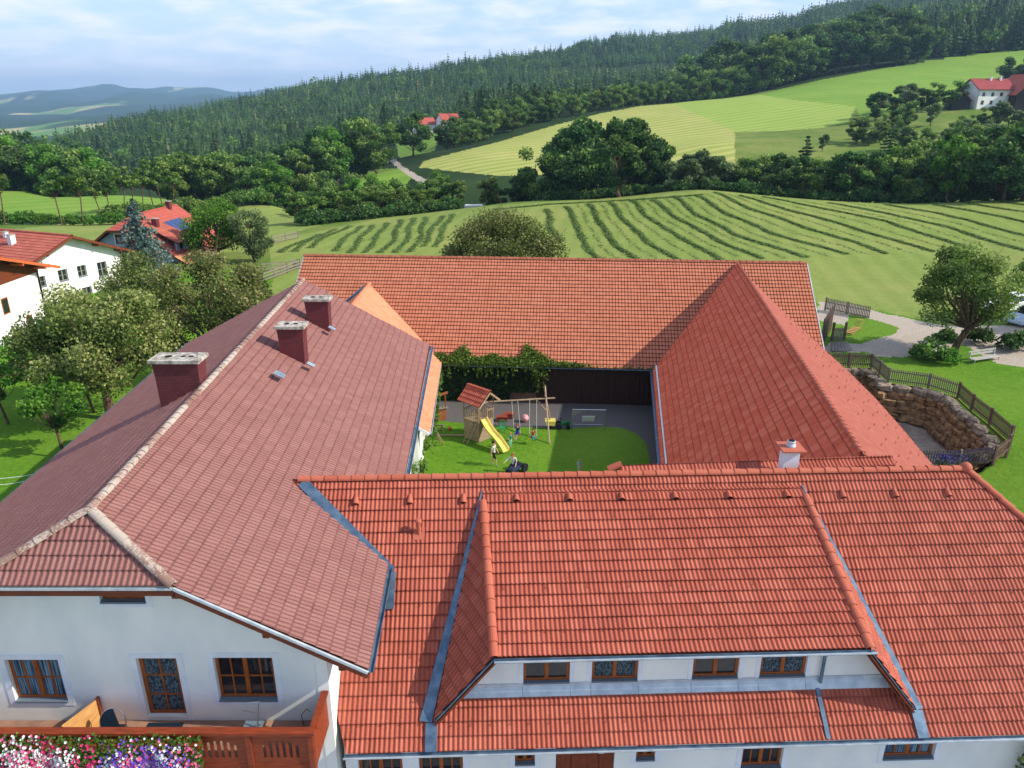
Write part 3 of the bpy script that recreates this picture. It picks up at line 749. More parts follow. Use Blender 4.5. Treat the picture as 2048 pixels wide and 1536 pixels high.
def window(parent, o, u, s0, s1, t0, t1, cols=2, rows=2, back=.14, trimw=.16, sash=2, glass=None, sill=True, name='window', wood_=None, label=None, fw=.07, trimtop=True):
    """frame + panes + sill + painted surround; returns the window frame"""
    o = np.asarray(o, float); u = np.asarray(u, float); u = u / np.linalg.norm(u); z = np.array((0, 0, 1.0)); out = np.cross(u, z)
    wood_ = wood_ or M['win_wood']; glass = glass or M['glass']
    P = lambda s, t, q=0: o + s * u + t * z - q * out
    def bx(mb, a, b, c, d, q0, q1): mb.obox(P((a + b) / 2, (c + d) / 2, (q0 + q1) / 2), u * (b - a) / 2, out * (q1 - q0) / 2, z * (d - c) / 2)
    g = .012
    mb = MB(); a, b, c, d = s0 + g, s1 - g, t0 + g, t1 - g
    bx(mb, a, a + fw, c, d, back - .03, back + .04); bx(mb, b - fw, b, c, d, back - .03, back + .04)
    bx(mb, a + fw, b - fw, d - fw, d, back - .03, back + .04); bx(mb, a + fw, b - fw, c, c + fw, back - .03, back + .04)
    if sash == 2: bx(mb, (a + b) / 2 - .055, (a + b) / 2 + .055, c + fw, d - fw, back - .04, back + .03)
    for i in range(1, cols):
        s = a + (b - a) * i / cols
        if sash == 2 and abs(s - (a + b) / 2) < .05: continue
        bx(mb, s - .02, s + .02, c + fw, d - fw, back - .025, back + .02)
    for j in range(1, rows):
        t = c + (d - c) * j / rows; bx(mb, a + fw, b - fw, t - .02, t + .02, back - .022, back + .018)
    w = mb.build(name, wood_, parent)
    if label: w['label'] = label
    m2 = MB(); bx(m2, a + fw * .5, b - fw * .5, c + fw * .5, d - fw * .5, back + .0, back + .012); m2.build('pane', glass, w)
    if sill:
        m3 = MB(); bx(m3, s0 - .0, s1 + .0, t0 - .045, t0 + .008, -.05, back - .032); m3.build('sill', M['sill'], w)
        m4 = MB(); bx(m4, a, b, t0 + .012, t0 + .03, back - .07, back - .034); m4.build('rain_rail', M['steel'], w)
    if trimw:
        m5 = MB(); q0, q1 = -.014, .003
        bx(m5, s0 - trimw, s0 - .002, t0 - trimw, t1 + trimw, q0, q1); bx(m5, s1 + .002, s1 + trimw, t0 - trimw, t1 + trimw, q0, q1)
        if trimtop: bx(m5, s0 - .002, s1 + .002, t1 + .002, t1 + trimw, q0, q1)
        if sill: bx(m5, s0 - .002, s1 + .002, t0 - trimw, t0 - .05, q0, q1)
        m5.build('surround', M['trim'], w)
    return w
def st(o, u, p):
    u = np.asarray(u, float) / np.linalg.norm(u); q = p - np.asarray(o, float); return float(np.dot(q, u)), float(q[2])
def lerp(a, b, t): return np.asarray(a, float) * (1 - t) + np.asarray(b, float) * t

# ================================================================ the farm
# ---- brown-roofed farmhouse wing (left)
brown_house = empty("farmhouse", (-10.7, 15.8, -1), label="old farmhouse wing with long brown tiled roof and three shingled chimneys", cat="house")
def W(o):  # parent transform is only a translation: children are built in world space
    return o
def attach(parent):
    """all geometry is authored in world space; keep it there under its Empty"""
    for ch in list(parent.children):
        ch.matrix_parent_inverse = Matrix.Translation(-Vector(parent.location)) if parent.rotation_euler[2] == 0 else (Matrix.Translation(parent.location) @ Matrix.Rotation(parent.rotation_euler[2], 4, 'Z')).inverted()
BR = 9.2
rn, rf = np.array((-10.47, 16.3, BR)), np.array((-11.8, 41.8, BR))
BSL = .535
def ridgeX(Y): return rn[0] + (rf[0] - rn[0]) * (Y - rn[1]) / (rf[1] - rn[1])
def eaveE(Y): return np.array((-3.6 - (Y - 15) * .0414, Y, 5.4))
yf = 15.0
e_n, e_f = eaveE(yf), eaveE(41.6)
w_n, w_f = np.array((-17.5, yf, 5.45)), np.array((-18.9, 41.9, 5.45))
hipE, hipW = np.array((-8.07, yf, 7.9)), np.array((-12.95, yf, 7.9))
roofE = tile_roof('roof', [e_n, hipE, rn, rf, e_f], M['brown'], brown_house, period=.15, gauge=.36, amp=.036, lap=.03, prof='pan', stagger=True, seed=1)
roofW = tile_roof('roof', [w_n, hipW, rn, rf, w_f], M['brown'], brown_house, period=.15, gauge=.36, amp=.036, lap=.03, prof='pan', stagger=True, seed=2)
roofH = tile_roof('hip_roof', [hipE, hipW, rn], M['brown'], brown_house, period=.15, gauge=.36, amp=.03, lap=.03, seed=3)
ridge_caps('ridge_tiles', rn + (0, 0, .04), rf + (0, 0, .04), M['brown_ridge'], roofE, rad=.115, L=.4)
ridge_caps('hip_tiles', hipE + (0, -.02, .05), rn + (0, 0, .05), M['brown_ridge'], roofH, rad=.125, L=.42, seed=2)
ridge_caps('hip_tiles', hipW + (0, -.02, .05), rn + (0, 0, .05), M['brown_ridge'], roofH, rad=.125, L=.42, seed=3)
# verge boards and gutters
for a, b in ((e_n, hipE), (hipW, w_n), (hipE, hipW)):
    MB().bar(a + (0, .03, -.2), b + (0, .03, -.2), .05, .2).build('bargeboard', M['fascia'], brown_house)
    MB().bar(a + (0, -.025, -.07), b + (0, -.025, -.07), .06, .07).build('verge_flashing', M['zinc_light'], brown_house)
for a, b in ((e_f, rf), (w_f, rf)): MB().bar(a + (0, -.03, -.2), b + (0, -.03, -.2), .05, .2).build('bargeboard', M['fascia'], brown_house)
for q in (hipE, hipW): MB().box(q[0] - .12, q[0] + .12, yf + .06, 15.8, q[2] - .42, q[2] - .2).build('rafter_end', M['fascia'], brown_house)
for t in (.45, .85):
    q = lerp(hipE, e_n, t); MB().box(q[0] - .08, q[0] + .08, yf + .06, 15.8, q[2] - .46, q[2] - .28).build('rafter_end', M['fascia'], brown_house)
yv = 19.45
gutter('gutter', [e_n + (.07, 0, -.03), eaveE(yv) + (.07, 0, -.03)], brown_house, M['zinc'])
gutter('gutter', [eaveE(22.5) + (.07, 0, -.03), e_f + (.07, 0, -.03)], brown_house, M['zinc'])
gutter('gutter', [w_n + (-.07, 0, -.03), w_f + (-.07, 0, -.03)], brown_house, M['zinc'])
# walls
WO = (-16.2, 15.8, 0); WU = (1, 0, 0)
def ws(px, py): p = atplane(px, py, (0, 15.8, 0), (0, 1, 0)); return p[0] + 16.2, p[2]
def opening(f, x0, y0, x1, y1):
    a = f(x0, y0); b = f(x1, y1); return (a[0], b[0], b[1], a[1])
hW1 = opening(ws, 8, 1319, 137, 1401); hW3 = opening(ws, 425, 1315, 556, 1399); hD = opening(ws, 271, 1316, 371, 1450)
hD = (hD[0], hD[0] + 1.06, 3.12, hD[3]); hW1 = (hW1[0], hW1[1], hW1[2], hW1[3])
hT = opening(ws, 195, 1176, 292, 1203)
hT = (hT[0], hT[1], hT[2], min(hT[3], 7.75))
def ez(X): return BR - BSL * abs(X - ridgeX(15.8)) - .2
poly = [(0, -1.2), (11.34, -1.2), (11.34, ez(-4.86)), (8.1, 7.62), (3.3, 7.62), (0, ez(-16.2))]
wl_f = wall('wall', WO, WU, poly, [hW1, hD, hW3, hT], brown_house, M['white_wall'])
wl_e = wall('wall', (-4.86, 15.8, 0), (-.0414, 1, 0), [(0, -2.4), (25.6, -2.4), (25.6, ez(-4.86)), (0, ez(-4.86))], [], brown_house, M['white_wall'])
wl_w = wall('wall', (-17.3, 41.3, 0), (.0414, -1, 0), [(0, -2.4), (25.5, -2.4), (25.5, ez(-16.2)), (0, ez(-16.2))], [(4, 5.2, 1, 2.4), (9, 10.2, 1, 2.4), (15, 16.2, 1, 2.4), (20, 21.2, 1, 2.4)], brown_house, M['white_wall'])
for s_ in (4, 9, 15, 20): window(brown_house, (-17.3, 41.3, 0), (.0414, -1, 0), s_, s_ + 1.2, 1, 2.4, 4, 3)
wall('wall', (-5.9, 41.3, 0), (-1, 0, 0), [(0, -2.4), (11.4, -2.4), (11.4, 5.3), (5.75, 8.75), (0, 5.3)], [], brown_house, M['white_wall'])
window(brown_house, WO, WU, *hW1, cols=4, rows=2, glass=M['curtain']); window(brown_house, WO, WU, *hW3, cols=4, rows=2, glass=M['glass'])
window(brown_house, WO, WU, *hT, cols=2, rows=1, glass=M['glass'])
window(brown_house, WO, WU, *hD, cols=2, rows=3, sash=1, glass=M['lace'], sill=False, name='balcony_door', fw=.1)
# chimneys
def chimney(parent, x0, x1, y0, y1, zb, zt, holes, label=None, cap=.14, over=.12):
    mb = MB(); cx, cy = (x0 + x1) / 2, (y0 + y1) / 2
    V = [(x0 + .04, y0 + .02, zb), (x1 - .04, y0 + .02, zb), (x1 - .04, y1 - .02, zb), (x0 + .04, y1 - .02, zb), (x0, y0, zt - .5), (x1, y0, zt - .5), (x1, y1, zt - .5), (x0, y1, zt - .5),
         (x0 - .03, y0 - .03, zt), (x1 + .03, y0 - .03, zt), (x1 + .03, y1 + .03, zt), (x0 - .03, y1 + .03, zt)]
    F = [(3, 2, 1, 0), (8, 9, 10, 11)] + [(a + i, a + (i + 1) % 4, a + 4 + (i + 1) % 4, a + 4 + i) for a in (0, 4) for i in range(4)]
    c = mb.add(V, F).build('chimney', M['bricks'], parent)
    if label: c['label'] = label
    m2 = MB(); m2.box(x0 - over, x1 + over, y0 - over, y1 + over, zt + .003, zt + cap); m2.build('chimney_cap', M['concrete'], c, bevel=.012)
    for hx, r_ in holes:
        m3 = MB(); m3.lathe([(r_, 0), (r_ * .98, .012)], 20, (x0 + (x1 - x0) * hx, cy, zt + cap)); m3.build('flue', M['soot'], c)
    m4 = MB(); m4.tube([(x1 + .02, y0 + .02, zt - .6), (x1 + .05, y0 + .03, zt + .5)], .008, 5); m4.tube([(x1 + .05, y0 + .03, zb + .5), (x1 + .05, y0 + .03, zt - .6)], .008, 5)
    m4.build('lightning_rod', M['steel'], c)
    return c
chimney(brown_house, -12.68, -11.12, 25.0, 25.7, 7.6, 10.03, [(.28, .13), (.62, .085), (.8, .085)], "broad shingled chimney beside the ridge")
chimney(brown_house, -10.0, -8.95, 30.7, 31.35, 7.3, 9.6, [(.32, .11), (.68, .09)])
chimney(brown_house, -10.15, -9.05, 35.8, 36.4, 7.4, 9.5, [(.3, .11), (.65, .09)])
# glass tiles on the roof
nE = np.array((BSL, 0, 1)); nE /= np.linalg.norm(nE)
def roof_patch(px, py, w, h, parent, name, mat, n_, p0, lift=.05, strips=0):
    p = atplane(px, py, p0, n_); u = np.array((0, 1.0, 0)); u = u - n_ * np.dot(u, n_); u /= np.linalg.norm(u); v = np.cross(n_, u)
    mb = MB(); mb.obox(p + n_ * lift, u * w / 2, v * h / 2, n_ * .015)
    o = mb.build(name, mat, parent)
    if strips:
        m2 = MB()
        for i in range(strips + 1): m2.obox(p + n_ * (lift + .022) + u * (w * (i / strips - .5)), u * .015, v * h / 2, n_ * .007)
        m2.build('tile_rib', M['zinc'], o)
    return o
Epl = e_n
for px_, py_, s_ in ((558, 751, 4), (621, 731, 2), (663, 658, 2)):
    roof_patch(px_, py_, .42 if s_ == 4 else .3, .42 if s_ == 4 else .34, roofE, 'glass_tile', M['zinc_light'], nE, Epl + nE * .03, strips=s_)
nW = np.array((-BSL, 0, 1)); nW /= np.linalg.norm(nW)
roof_patch(487, 657, .5, .5, roofW, 'glass_tile', M['zinc_light'], nW, w_n + nW * .03, strips=2)

# ---- red-roofed front wing
red_house = empty("farmhouse", (4, 19, -1), label="white front wing of the farm with bright red tiled roof and wide dormer", cat="house")
e1 = np.array((1, .035, 0)); e1 /= np.linalg.norm(e1); w1 = np.array((-e1[1], e1[0], 0))
RO = np.array((-6.95, 21.6, 7.2)); RS = .857
def FR(s, d, z=None):
    p = RO + e1 * s + w1 * d
    return np.array((p[0], p[1], 7.2 + RS * d if z is None else z))
DE = -6.07
sR = 22.08; sEl = 2.2
red_n = np.array((-w1[0] * RS, -w1[1] * RS, 1.0)); red_n /= np.linalg.norm(red_n)
front_poly = [FR(sEl, DE), FR(sR + 6.0, DE), FR(sR, 0), FR(-.35, 0)]
# the roof, one plane with tiles of 30 x 34 cm, as three fields so the dormer interrupts it
roofR = tile_roof('roof', front_poly, M['red'], red_house, period=.135, gauge=.365, amp=.034, lap=.045, seed=4)
def HP(s, d): return FR(s, d)
hipend = [FR(sR, 0), FR(sR + 6.0, DE), FR(sR + 6.0, 6.0, 7.2 + RS * DE)]
tile_roof('roof', hipend, M['red'], red_house, period=.135, gauge=.365, amp=.034, lap=.045, seed=5)
backp = [FR(-.35, 0), FR(sR, 0), FR(sR + 6, 6, 7.2 + RS * DE), FR(-.35, 6, 7.2 + RS * DE)]
tile_roof('roof', backp, M['red'], red_house, period=.135, gauge=.365, amp=.034, lap=.045, seed=6)
ridge_caps('ridge_tiles', FR(.1, 0, 7.25), FR(sR, 0, 7.25), M['red_ridge'], roofR, rad=.125, L=.43)
ridge_caps('hip_tiles', FR(sR + 6, DE, 7.24 + RS * DE), FR(sR, 0, 7.25), M['red_ridge'], roofR, rad=.125, L=.43, seed=1)
ridge_caps('hip_tiles', FR(sR + 6, 6, 7.24 + RS * DE), FR(sR, 0, 7.25), M['red_ridge'], roofR, rad=.125, L=.43, seed=2)
mb = MB(); mb.sphere(FR(sR, 0, 7.27), .19, seg=12, ring=8); mb.build('ridge_end_cap', M['red_ridge'], roofR, smooth=True)
gutter('gutter', [FR(sEl - .05, DE - .1, 7.2 + RS * DE - .02), FR(sR + 6, DE - .1, 7.2 + RS * DE - .02)], red_house, M['zinc'], r=.075)
mb = MB(); mb.bar(FR(sEl - .05, DE - .185, 7.2 + RS * DE + .0), FR(sR + 6, DE - .185, 7.2 + RS * DE + .0), .02, .05); mb.build('gutter_edge', M['zinc_light'], red_house)
# blue metal valley where the brown roof cuts in
mb = MB()
va, vb = FR(.2, -.05), np.array((eaveE(19.5)[0] + .12, 19.4, 0)); vb[2] = 7.2 + RS * np.dot(vb - RO, w1)
nn = red_n * .085
for a, b, wd in ((va, vb, .17),):
    d = (b - a) / np.linalg.norm(b - a); s_ = np.cross(red_n, d)
    mb.obox((a + b) / 2 + nn - s_ * .02, d * np.linalg.norm(b - a) / 2, s_ * wd, red_n * .012)
a2 = vb; b2 = vb + np.array((.02, -.85, 0)); b2[2] = 7.2 + RS * np.dot(b2 - RO, w1)
d = (b2 - a2) / np.linalg.norm(b2 - a2); s_ = np.cross(red_n, d); mb.obox((a2 + b2) / 2 + nn * 1.2, d * np.linalg.norm(b2 - a2) / 2, s_ * .13, red_n * .012)
mb.build('valley_flashing', M['zinc'], red_house)
# dormer
dsl, dsr, dse = 5.92, 16.42, -5.47
dz_e, dz_t = 4.62, 6.87
DT = -.385
dl_t, dr_t = FR(5.98, DT, dz_t), FR(16.42, DT, dz_t)
dl_e, dr_e = FR(6.28, dse, dz_e), FR(16.6, dse, dz_e)
tl, tr = FR(4.62, dse - .12, 2.62), FR(18.15, dse - .12, 2.62)
dormer = tile_roof('dormer_roof', [dl_e, dr_e, dr_t, dl_t], M['red'], red_house, period=.135, gauge=.365, amp=.034, lap=.045, seed=7)
tile_roof('dormer_side_roof', [dl_t, dl_e, tl], M['red'], red_house, period=.135, gauge=.365, amp=.03, lap=.045, seed=8)
tile_roof('dormer_side_roof', [dr_t, dr_e, tr], M['red'], red_house, period=.135, gauge=.365, amp=.03, lap=.045, seed=9)
ridge_caps('hip_tiles', dl_e + (0, 0, .05), lerp(dl_e, dl_t, .93) + (0, 0, .05), M['red_ridge'], dormer, rad=.125, L=.43, seed=3)
ridge_caps('hip_tiles', dr_e + (0, 0, .05), lerp(dr_e, dr_t, .93) + (0, 0, .05), M['red_ridge'], dormer, rad=.125, L=.43, seed=4)
mb = MB()
for top, tip, sg in ((dl_t, tl, -1), (dr_t, tr, 1)):
    mb = MB()
    a = top + w1 * .02; a[2] = 7.2 + RS * np.dot(a - RO, w1); b = tip + e1 * sg * .1 + w1 * .05; b[2] = 7.2 + RS * np.dot(b - RO, w1)
    c = b - w1 * .55; c[2] = 7.2 + RS * np.dot(c - RO, w1)
    d = (b - a) / np.linalg.norm(b - a); s_ = np.cross(red_n, d); wd = .16 if sg < 0 else .1
    wb_ = .17 if sg < 0 else .1
    mb.prism([a + red_n * .085 + s_ * .02, a + red_n * .085 - s_ * .02, b + red_n * .085 + s_ * (sg * wb_ - wb_), b + red_n * .085 + s_ * (sg * wb_ + wb_)], red_n * .02)
    d = (c - b) / np.linalg.norm(c - b); s_ = np.cross(red_n, d)
    mb.obox((b + c) / 2 + red_n * .1, d * np.linalg.norm(c - b) / 2, s_ * .16, red_n * .012)
    mb.build('valley_flashing', M['zinc'], red_house)
mb = MB()
for s_m in (15.55,):
    a, b = FR(s_m, -5.0), FR(s_m + .02, -6.05); d = (b - a) / np.linalg.norm(b - a); s_ = np.cross(red_n, d)
    mb.obox((a + b) / 2 + red_n * .065, d * np.linalg.norm(b - a) / 2, s_ * .06, red_n * .012)
mb.build('valley_flashing', M['zinc'], red_house)
for e_, t_ in ((dl_e, tl), (dr_e, tr)):
    mb = MB(); mb.bar(e_ + w1 * .02 + (0, 0, -.16), t_ + w1 * .02 + (0, 0, -.12), .05, .22, up=tuple(w1))
    mb.bar(e_ + w1 * .25 + (0, 0, -.2), t_ + w1 * .25 + (0, 0, -.16), .5, .04, up=tuple(w1)) if False else None
    nrm = np.cross(e_ - t_, w1); nrm /= np.linalg.norm(nrm)
    if nrm[2] < 0: nrm = -nrm
    mb.obox((e_ + t_) / 2 + w1 * .28 - nrm * .16, (e_ - t_) / 2, w1 * .27, nrm * .02)
    mb.build('dormer_bargeboard', M['fascia'], red_house)
for e_, t_ in ((dl_e, tl), (dr_e, tr)): mb = MB(); mb.bar(e_ - w1 * .03 + (0, 0, -.03), t_ - w1 * .03 + (0, 0, -.01), .03, .08, up=tuple(w1)); mb.build('verge_flashing', M['zinc'], red_house)
gutter('dormer_gutter', [dl_e - w1 * .1 + (0, 0, -.04), dr_e - w1 * .1 + (0, 0, -.04) + e1 * .15], red_house, M['zinc'])
mb = MB(); mb.bar(dl_e - w1 * .18 + (0, 0, -.02), dr_e - w1 * .18 + (0, 0, -.02) + e1 * .15, .02, .05); mb.build('gutter_edge', M['zinc_light'], red_house)
DW = -4.96
dwo = FR(0, DW, 0)
def wsd(px, py): p = atplane(px, py, dwo, w1); return st(dwo, e1, p)
dh = [opening(wsd, *q) for q in ((1047, 1318, 1139, 1362), (1185, 1316, 1275, 1355), (1388, 1313, 1475, 1355), (1524, 1311, 1610, 1348))]
dh = [(a, b, 3.28, 4.5) for a, b, c, d in dh]
zb_ = 7.2 + RS * DW
wall('dormer_wall', dwo, e1, [(4.95, zb_ - .3), (17.8, zb_ - .3), (17.8, zb_ + .1), (16.5, 4.72), (6.3, 4.72), (4.95, zb_ + .1)], dh, red_house, M['white_wall'])
for q, g in zip(dh, ('glass', 'lace', 'glass', 'lace')): window(red_house, dwo, e1, *q, cols=2, rows=1, back=.1, trimw=.13, glass=M[g], trimtop=False)
mb = MB()
s_a = 5.0
xs = [5.0]
for q in dh: xs += [q[0] - .02, q[1] + .02]
xs.append(17.7)
for i in range(len(xs) - 1):
    a, b = xs[i], xs[i + 1]; dz = .0 if i % 2 == 0 else .0
    p = (FR(a + .005, DW - .012, zb_ + .2), FR(b - .005, DW - .012, zb_ + .2), FR(b - .005, DW - .15, zb_ - .15 * RS + .09), FR(a + .005, DW - .15, zb_ - .15 * RS + .09))
    mb.prism(p, (0, 0, -.02))
    mb.prism([FR(a + .005, DW - .014, zb_ + .2), FR(b - .005, DW - .014, zb_ + .2), FR(b - .005, DW - .014, zb_ + .3), FR(a + .005, DW - .014, zb_ + .3)], w1 * -.01)
mb.build('apron_flashing', M['zinc_light'], red_house)
# downpipe at the dormer's right end
mb = MB(); q = FR(15.62, DW - .1, 0); mb.tube([q + np.array((.55, 0, 4.45)) , q + np.array((.2, 0, 4.2)), q + np.array((.0, 0, 4.05)), q + np.array((0, 0, 3.1))], .05, 8)
mb.build('downpipe', M['zinc'], red_house)
# lower front wall
FW = -5.62
fwo = FR(0, FW, 0)
def wsf(px, py): p = atplane(px, py, fwo, w1); return st(fwo, e1, p)
zt_ = 7.2 + RS * FW - .1
fh = []
for x0, x1, zz in ((715, 803, .6), (837, 925, .6), (1030, 1070, None), (1112, 1230, -1.1), (1272, 1311, None), (1484, 1567, .55), (1766, 1870, .75)):
    a = wsf(x0, 1512)[0]; b = wsf(x1, 1500)[0]
    if zz is None: zz = wsf(x0, 1528)[1] if x0 < 1200 else wsf(x0, 1519)[1]
    fh.append((a, b, zz, zt_ - .12))
wall('wall', fwo, e1, [(2.05, -1.3), (25.5, -1.3), (25.5, zt_ - .03), (2.05, zt_ - .03)], fh, red_house, M['white_wall'])
for i, q in enumerate(fh):
    if i == 3: continue
    small = i in (2, 4)
    window(red_house, fwo, e1, *q, cols=2 if small else 4, rows=1, glass=M['curtain'] if i in (6,) else M['glass'], trimtop=False)
q = fh[3]
dm = MB()
P_ = lambda s, t, o_: fwo + e1 * s + np.array((0, 0, t)) + w1 * o_
def bx_(mb, a, b, c, d, q0, q1): mb.obox(P_((a + b) / 2, (c + d) / 2, (q0 + q1) / 2), e1 * (b - a) / 2, w1 * (q1 - q0) / 2, np.array((0, 0, (d - c) / 2)))
bx_(dm, q[0] + .01, q[1] - .01, q[2], q[3], .12, .17)
for a, b in ((q[0] + .03, q[0] + .42), (q[1] - .42, q[1] - .03)): bx_(dm, a, b, q[2] + .1, q[3] - .06, .09, .118)
bx_(dm, (q[0] + q[1]) / 2 - .38, (q[0] + q[1]) / 2 + .38, q[2] + .3, q[3] - .1, .085, .118)
door = dm.build('front_door', M['door_wood'], red_house, bevel=.01)
dm = MB(); bx_(dm, (q[0] + q[1]) / 2 - .25, (q[0] + q[1]) / 2 + .25, q[3] - .55, q[3] - .2, .06, .083); dm.build('door_pane', M['glass'], door)
dm = MB(); p = P_(q[1] - .45, q[3] - .95, .05); dm.tube([p, p + e1 * .14], .016, 6); dm.tube([p, p + w1 * .06], .016, 6); dm.build('door_handle', M['steel'], door)
# crucifix over the door
cx_ = empty("crucifix", P_((q[0] + q[1]) / 2, q[3] - .75, .02), label="small pale wall crucifix hanging on the red brown front door", cat="crucifix")
dm = MB(); c_ = P_((q[0] + q[1]) / 2, q[3] - .42, .05)
dm.obox(c_ - np.array((0, 0, .12)), e1 * .022, w1 * .01, np.array((0, 0, .3))); dm.obox(c_ - np.array((0, 0, -.08)), e1 * .16, w1 * .01, np.array((0, 0, .02)))
dm.build('cross', M['trim'], cx_)
dm = MB(); dm.tube([c_ + e1 * -.14 + (0, -.02, .1), c_ + (0, -.03, .04), c_ + e1 * .14 + (0, -.02, .1)], .012, 6); dm.tube([c_ + (0, -.03, .07), c_ + (0, -.03, -.1), c_ + (0, -.03, -.3)], [.02, .028, .014], 6); dm.sphere(c_ + np.array((0, -.03, .12)), .03)
dm.build('figure', M['trim'], cx_)
attach(cx_)
# vent hoods, vent pipe, snow hooks
dn_d = np.cross(dr_e - dl_e, dl_t - dl_e); dn_d /= np.linalg.norm(dn_d); dn_d = dn_d if dn_d[2] > 0 else -dn_d
hoods = [712, 820, 927, 1033, 1139, 1243, 1350, 1458, 1574, 1685, 1790, 1895]
for px_ in hoods:
    y_ = 1002 - (px_ - 712) / 1200 * 16
    on_d = 980 < px_ < 1600
    rn_ = dn_d if on_d else red_n
    p = atplane(px_, y_, (dl_e if on_d else FR(0, -.6)) + rn_ * .05, rn_)
    u_ = np.array(e1); v_ = np.cross(rn_, u_)
    mb = MB(); V = []; sg = 7
    for k2, (dv, r_) in enumerate(((.2, .04), (.03, .095), (-.12, .11))):
        for k3 in range(sg + 1):
            t = math.pi * k3 / sg; V.append(p + v_ * dv + u_ * r_ * math.cos(t) + rn_ * (r_ * math.sin(t) * 1.3))
    F = [(a * (sg + 1) + k3, a * (sg + 1) + k3 + 1, (a + 1) * (sg + 1) + k3 + 1, (a + 1) * (sg + 1) + k3) for a in range(2) for k3 in range(sg)]
    mb.add(V, F); mb.cur = 1; mb.add([V[2 * (sg + 1) + k3] + v_ * .02 for k3 in range(sg + 1)], [tuple(range(sg + 1))])
    mb.build('vent_hood', [M['red_ridge'], M['soot']], roofR, smooth=True)
p = atplane(838, 1068, FR(0, -.6) + red_n * .03, red_n)
mb = MB(); mb.tube([p, p + np.array((0, 0, .4))], .065, 12); mb.lathe([(.07, .4), (.1, .41), (.1, .5), (.06, .54)], 12, p); mb.cur = 1; mb.obox(p + red_n * .03, e1 * .18, np.cross(red_n, e1) * .2, red_n * .008)
mb.build('vent_pipe', [M['red_ridge'], M['red_ridge']], roofR, smooth=False)
def hooks(parent, p0, p1, step, n_, off=0.0, mat=None):
    mb = MB(); p0 = np.asarray(p0, float); p1 = np.asarray(p1, float); D = np.linalg.norm(p1 - p0); d = (p1 - p0) / D
    v_ = np.cross(n_, d)
    if v_[2] < 0: v_ = -v_
    k = off
    while k < D:
        p = p0 + d * k; mb.tube([p + v_ * .22 + n_ * .06, p + n_ * .06], .006, 4, False)
        mb.tube([p + n_ * .05 + d * -.035, p + n_ * .11 - d * .025, p + n_ * .11 + d * .025, p + n_ * .05 + d * .035], .006, 4, False); k += step
    return mb
M['hook'] = simple('painted_hook_metal', lin((140, 62, 48)), None, 5, .5, .3)
HM = MB()
def addmb(a, b): a.v += b.v; a.f += [[i + a.n for i in f] for f in b.f]; a.m += b.m; a.n += b.n
for s0_, s1_, d_, st_ in ((2.6, 5.4, -2.0, 1.2), (2.8, 5.0, -3.1, 1.2), (2.6, 4.8, -4.2, 1.2), (2.5, 4.3, -5.55, .54), (5.0, 15.4, -5.6, .54), (15.7, 17.8, -5.6, .54), (18.5, 26, -5.6, .54), (17.0, 25, -2.0, 1.2), (17.3, 25, -3.1, 1.2), (17.7, 25, -4.2, 1.2), (18.2, 26, -5.0, 1.2)):
    addmb(HM, hooks(None, FR(s0_, d_), FR(s1_, d_), st_, red_n, .1))
dn = np.cross(dr_e - dl_e, dl_t - dl_e); dn /= np.linalg.norm(dn); dn = dn if dn[2] > 0 else -dn
for t_, st_ in ((.12, .54), (.36, 1.22), (.58, 1.22), (.8, 1.22)): addmb(HM, hooks(None, lerp(dl_e, dl_t, t_), lerp(dr_e, dr_t, t_), st_, dn, .4))
HM.build('snow_hooks', M['hook'], red_house, kind='stuff')
# courtyard-side roof over the ridge and the white chimney
cb = atY(1240, 937, 23.2); ce_ = atY(1745, 941, 23.9)
tile_roof('back_dormer_roof', [np.array((cb[0], 23.2, 6.9)), np.array((ce_[0] + .6, 23.95, 6.9)), np.array((ce_[0] + .6, 28.5, 3.4)), np.array((cb[0], 27.8, 3.4))], M['red'], red_house, period=.135, gauge=.365, amp=.034, lap=.045, seed=11)
ridge_caps('ridge_tiles', (cb[0] - .35, 23.2, 6.8), (cb[0] + .05, 23.22, 7.0), M['red_ridge'], red_house, rad=.14, L=.4)
tile_roof('back_dormer_roof', [np.array((cb[0], 23.2, 6.9)), np.array((ce_[0] + .6, 23.95, 6.9)), np.array((ce_[0] + .6, 22.6, 6.2)), np.array((cb[0], 22.0, 6.2))], M['red'], red_house, period=.135, gauge=.365, amp=.034, lap=.045, seed=12)
wc = empty("chimney", (8.9, 22.9, 6), label="slim white rendered chimney with red slab and round zinc cowl behind the red ridge", cat="chimney")
cxp = atY(1577, 930, 22.9)[0]
mb = MB(); mb.box(cxp - .26, cxp + .26, 22.7, 23.15, 5.8, 7.72); mb.build('shaft', M['trim'], wc)
mb = MB(); mb.box(cxp - .4, cxp + .4, 22.52, 23.33, 7.723, 7.79); mb.build('cap_slab', M['red_ridge'], wc, bevel=.01)
mb = MB(); mb.lathe([(.16, 0), (.16, .05), (.13, .12), (.14, .2), (.12, .21)], 18, (cxp, 22.93, 7.79)); mb.cur = 1; mb.lathe([(.11, .2), (.11, .215)], 18, (cxp, 22.93, 7.79)); mb.build('cowl', [M['zinc_light'], M['soot']], wc, smooth=False)
attach(wc)

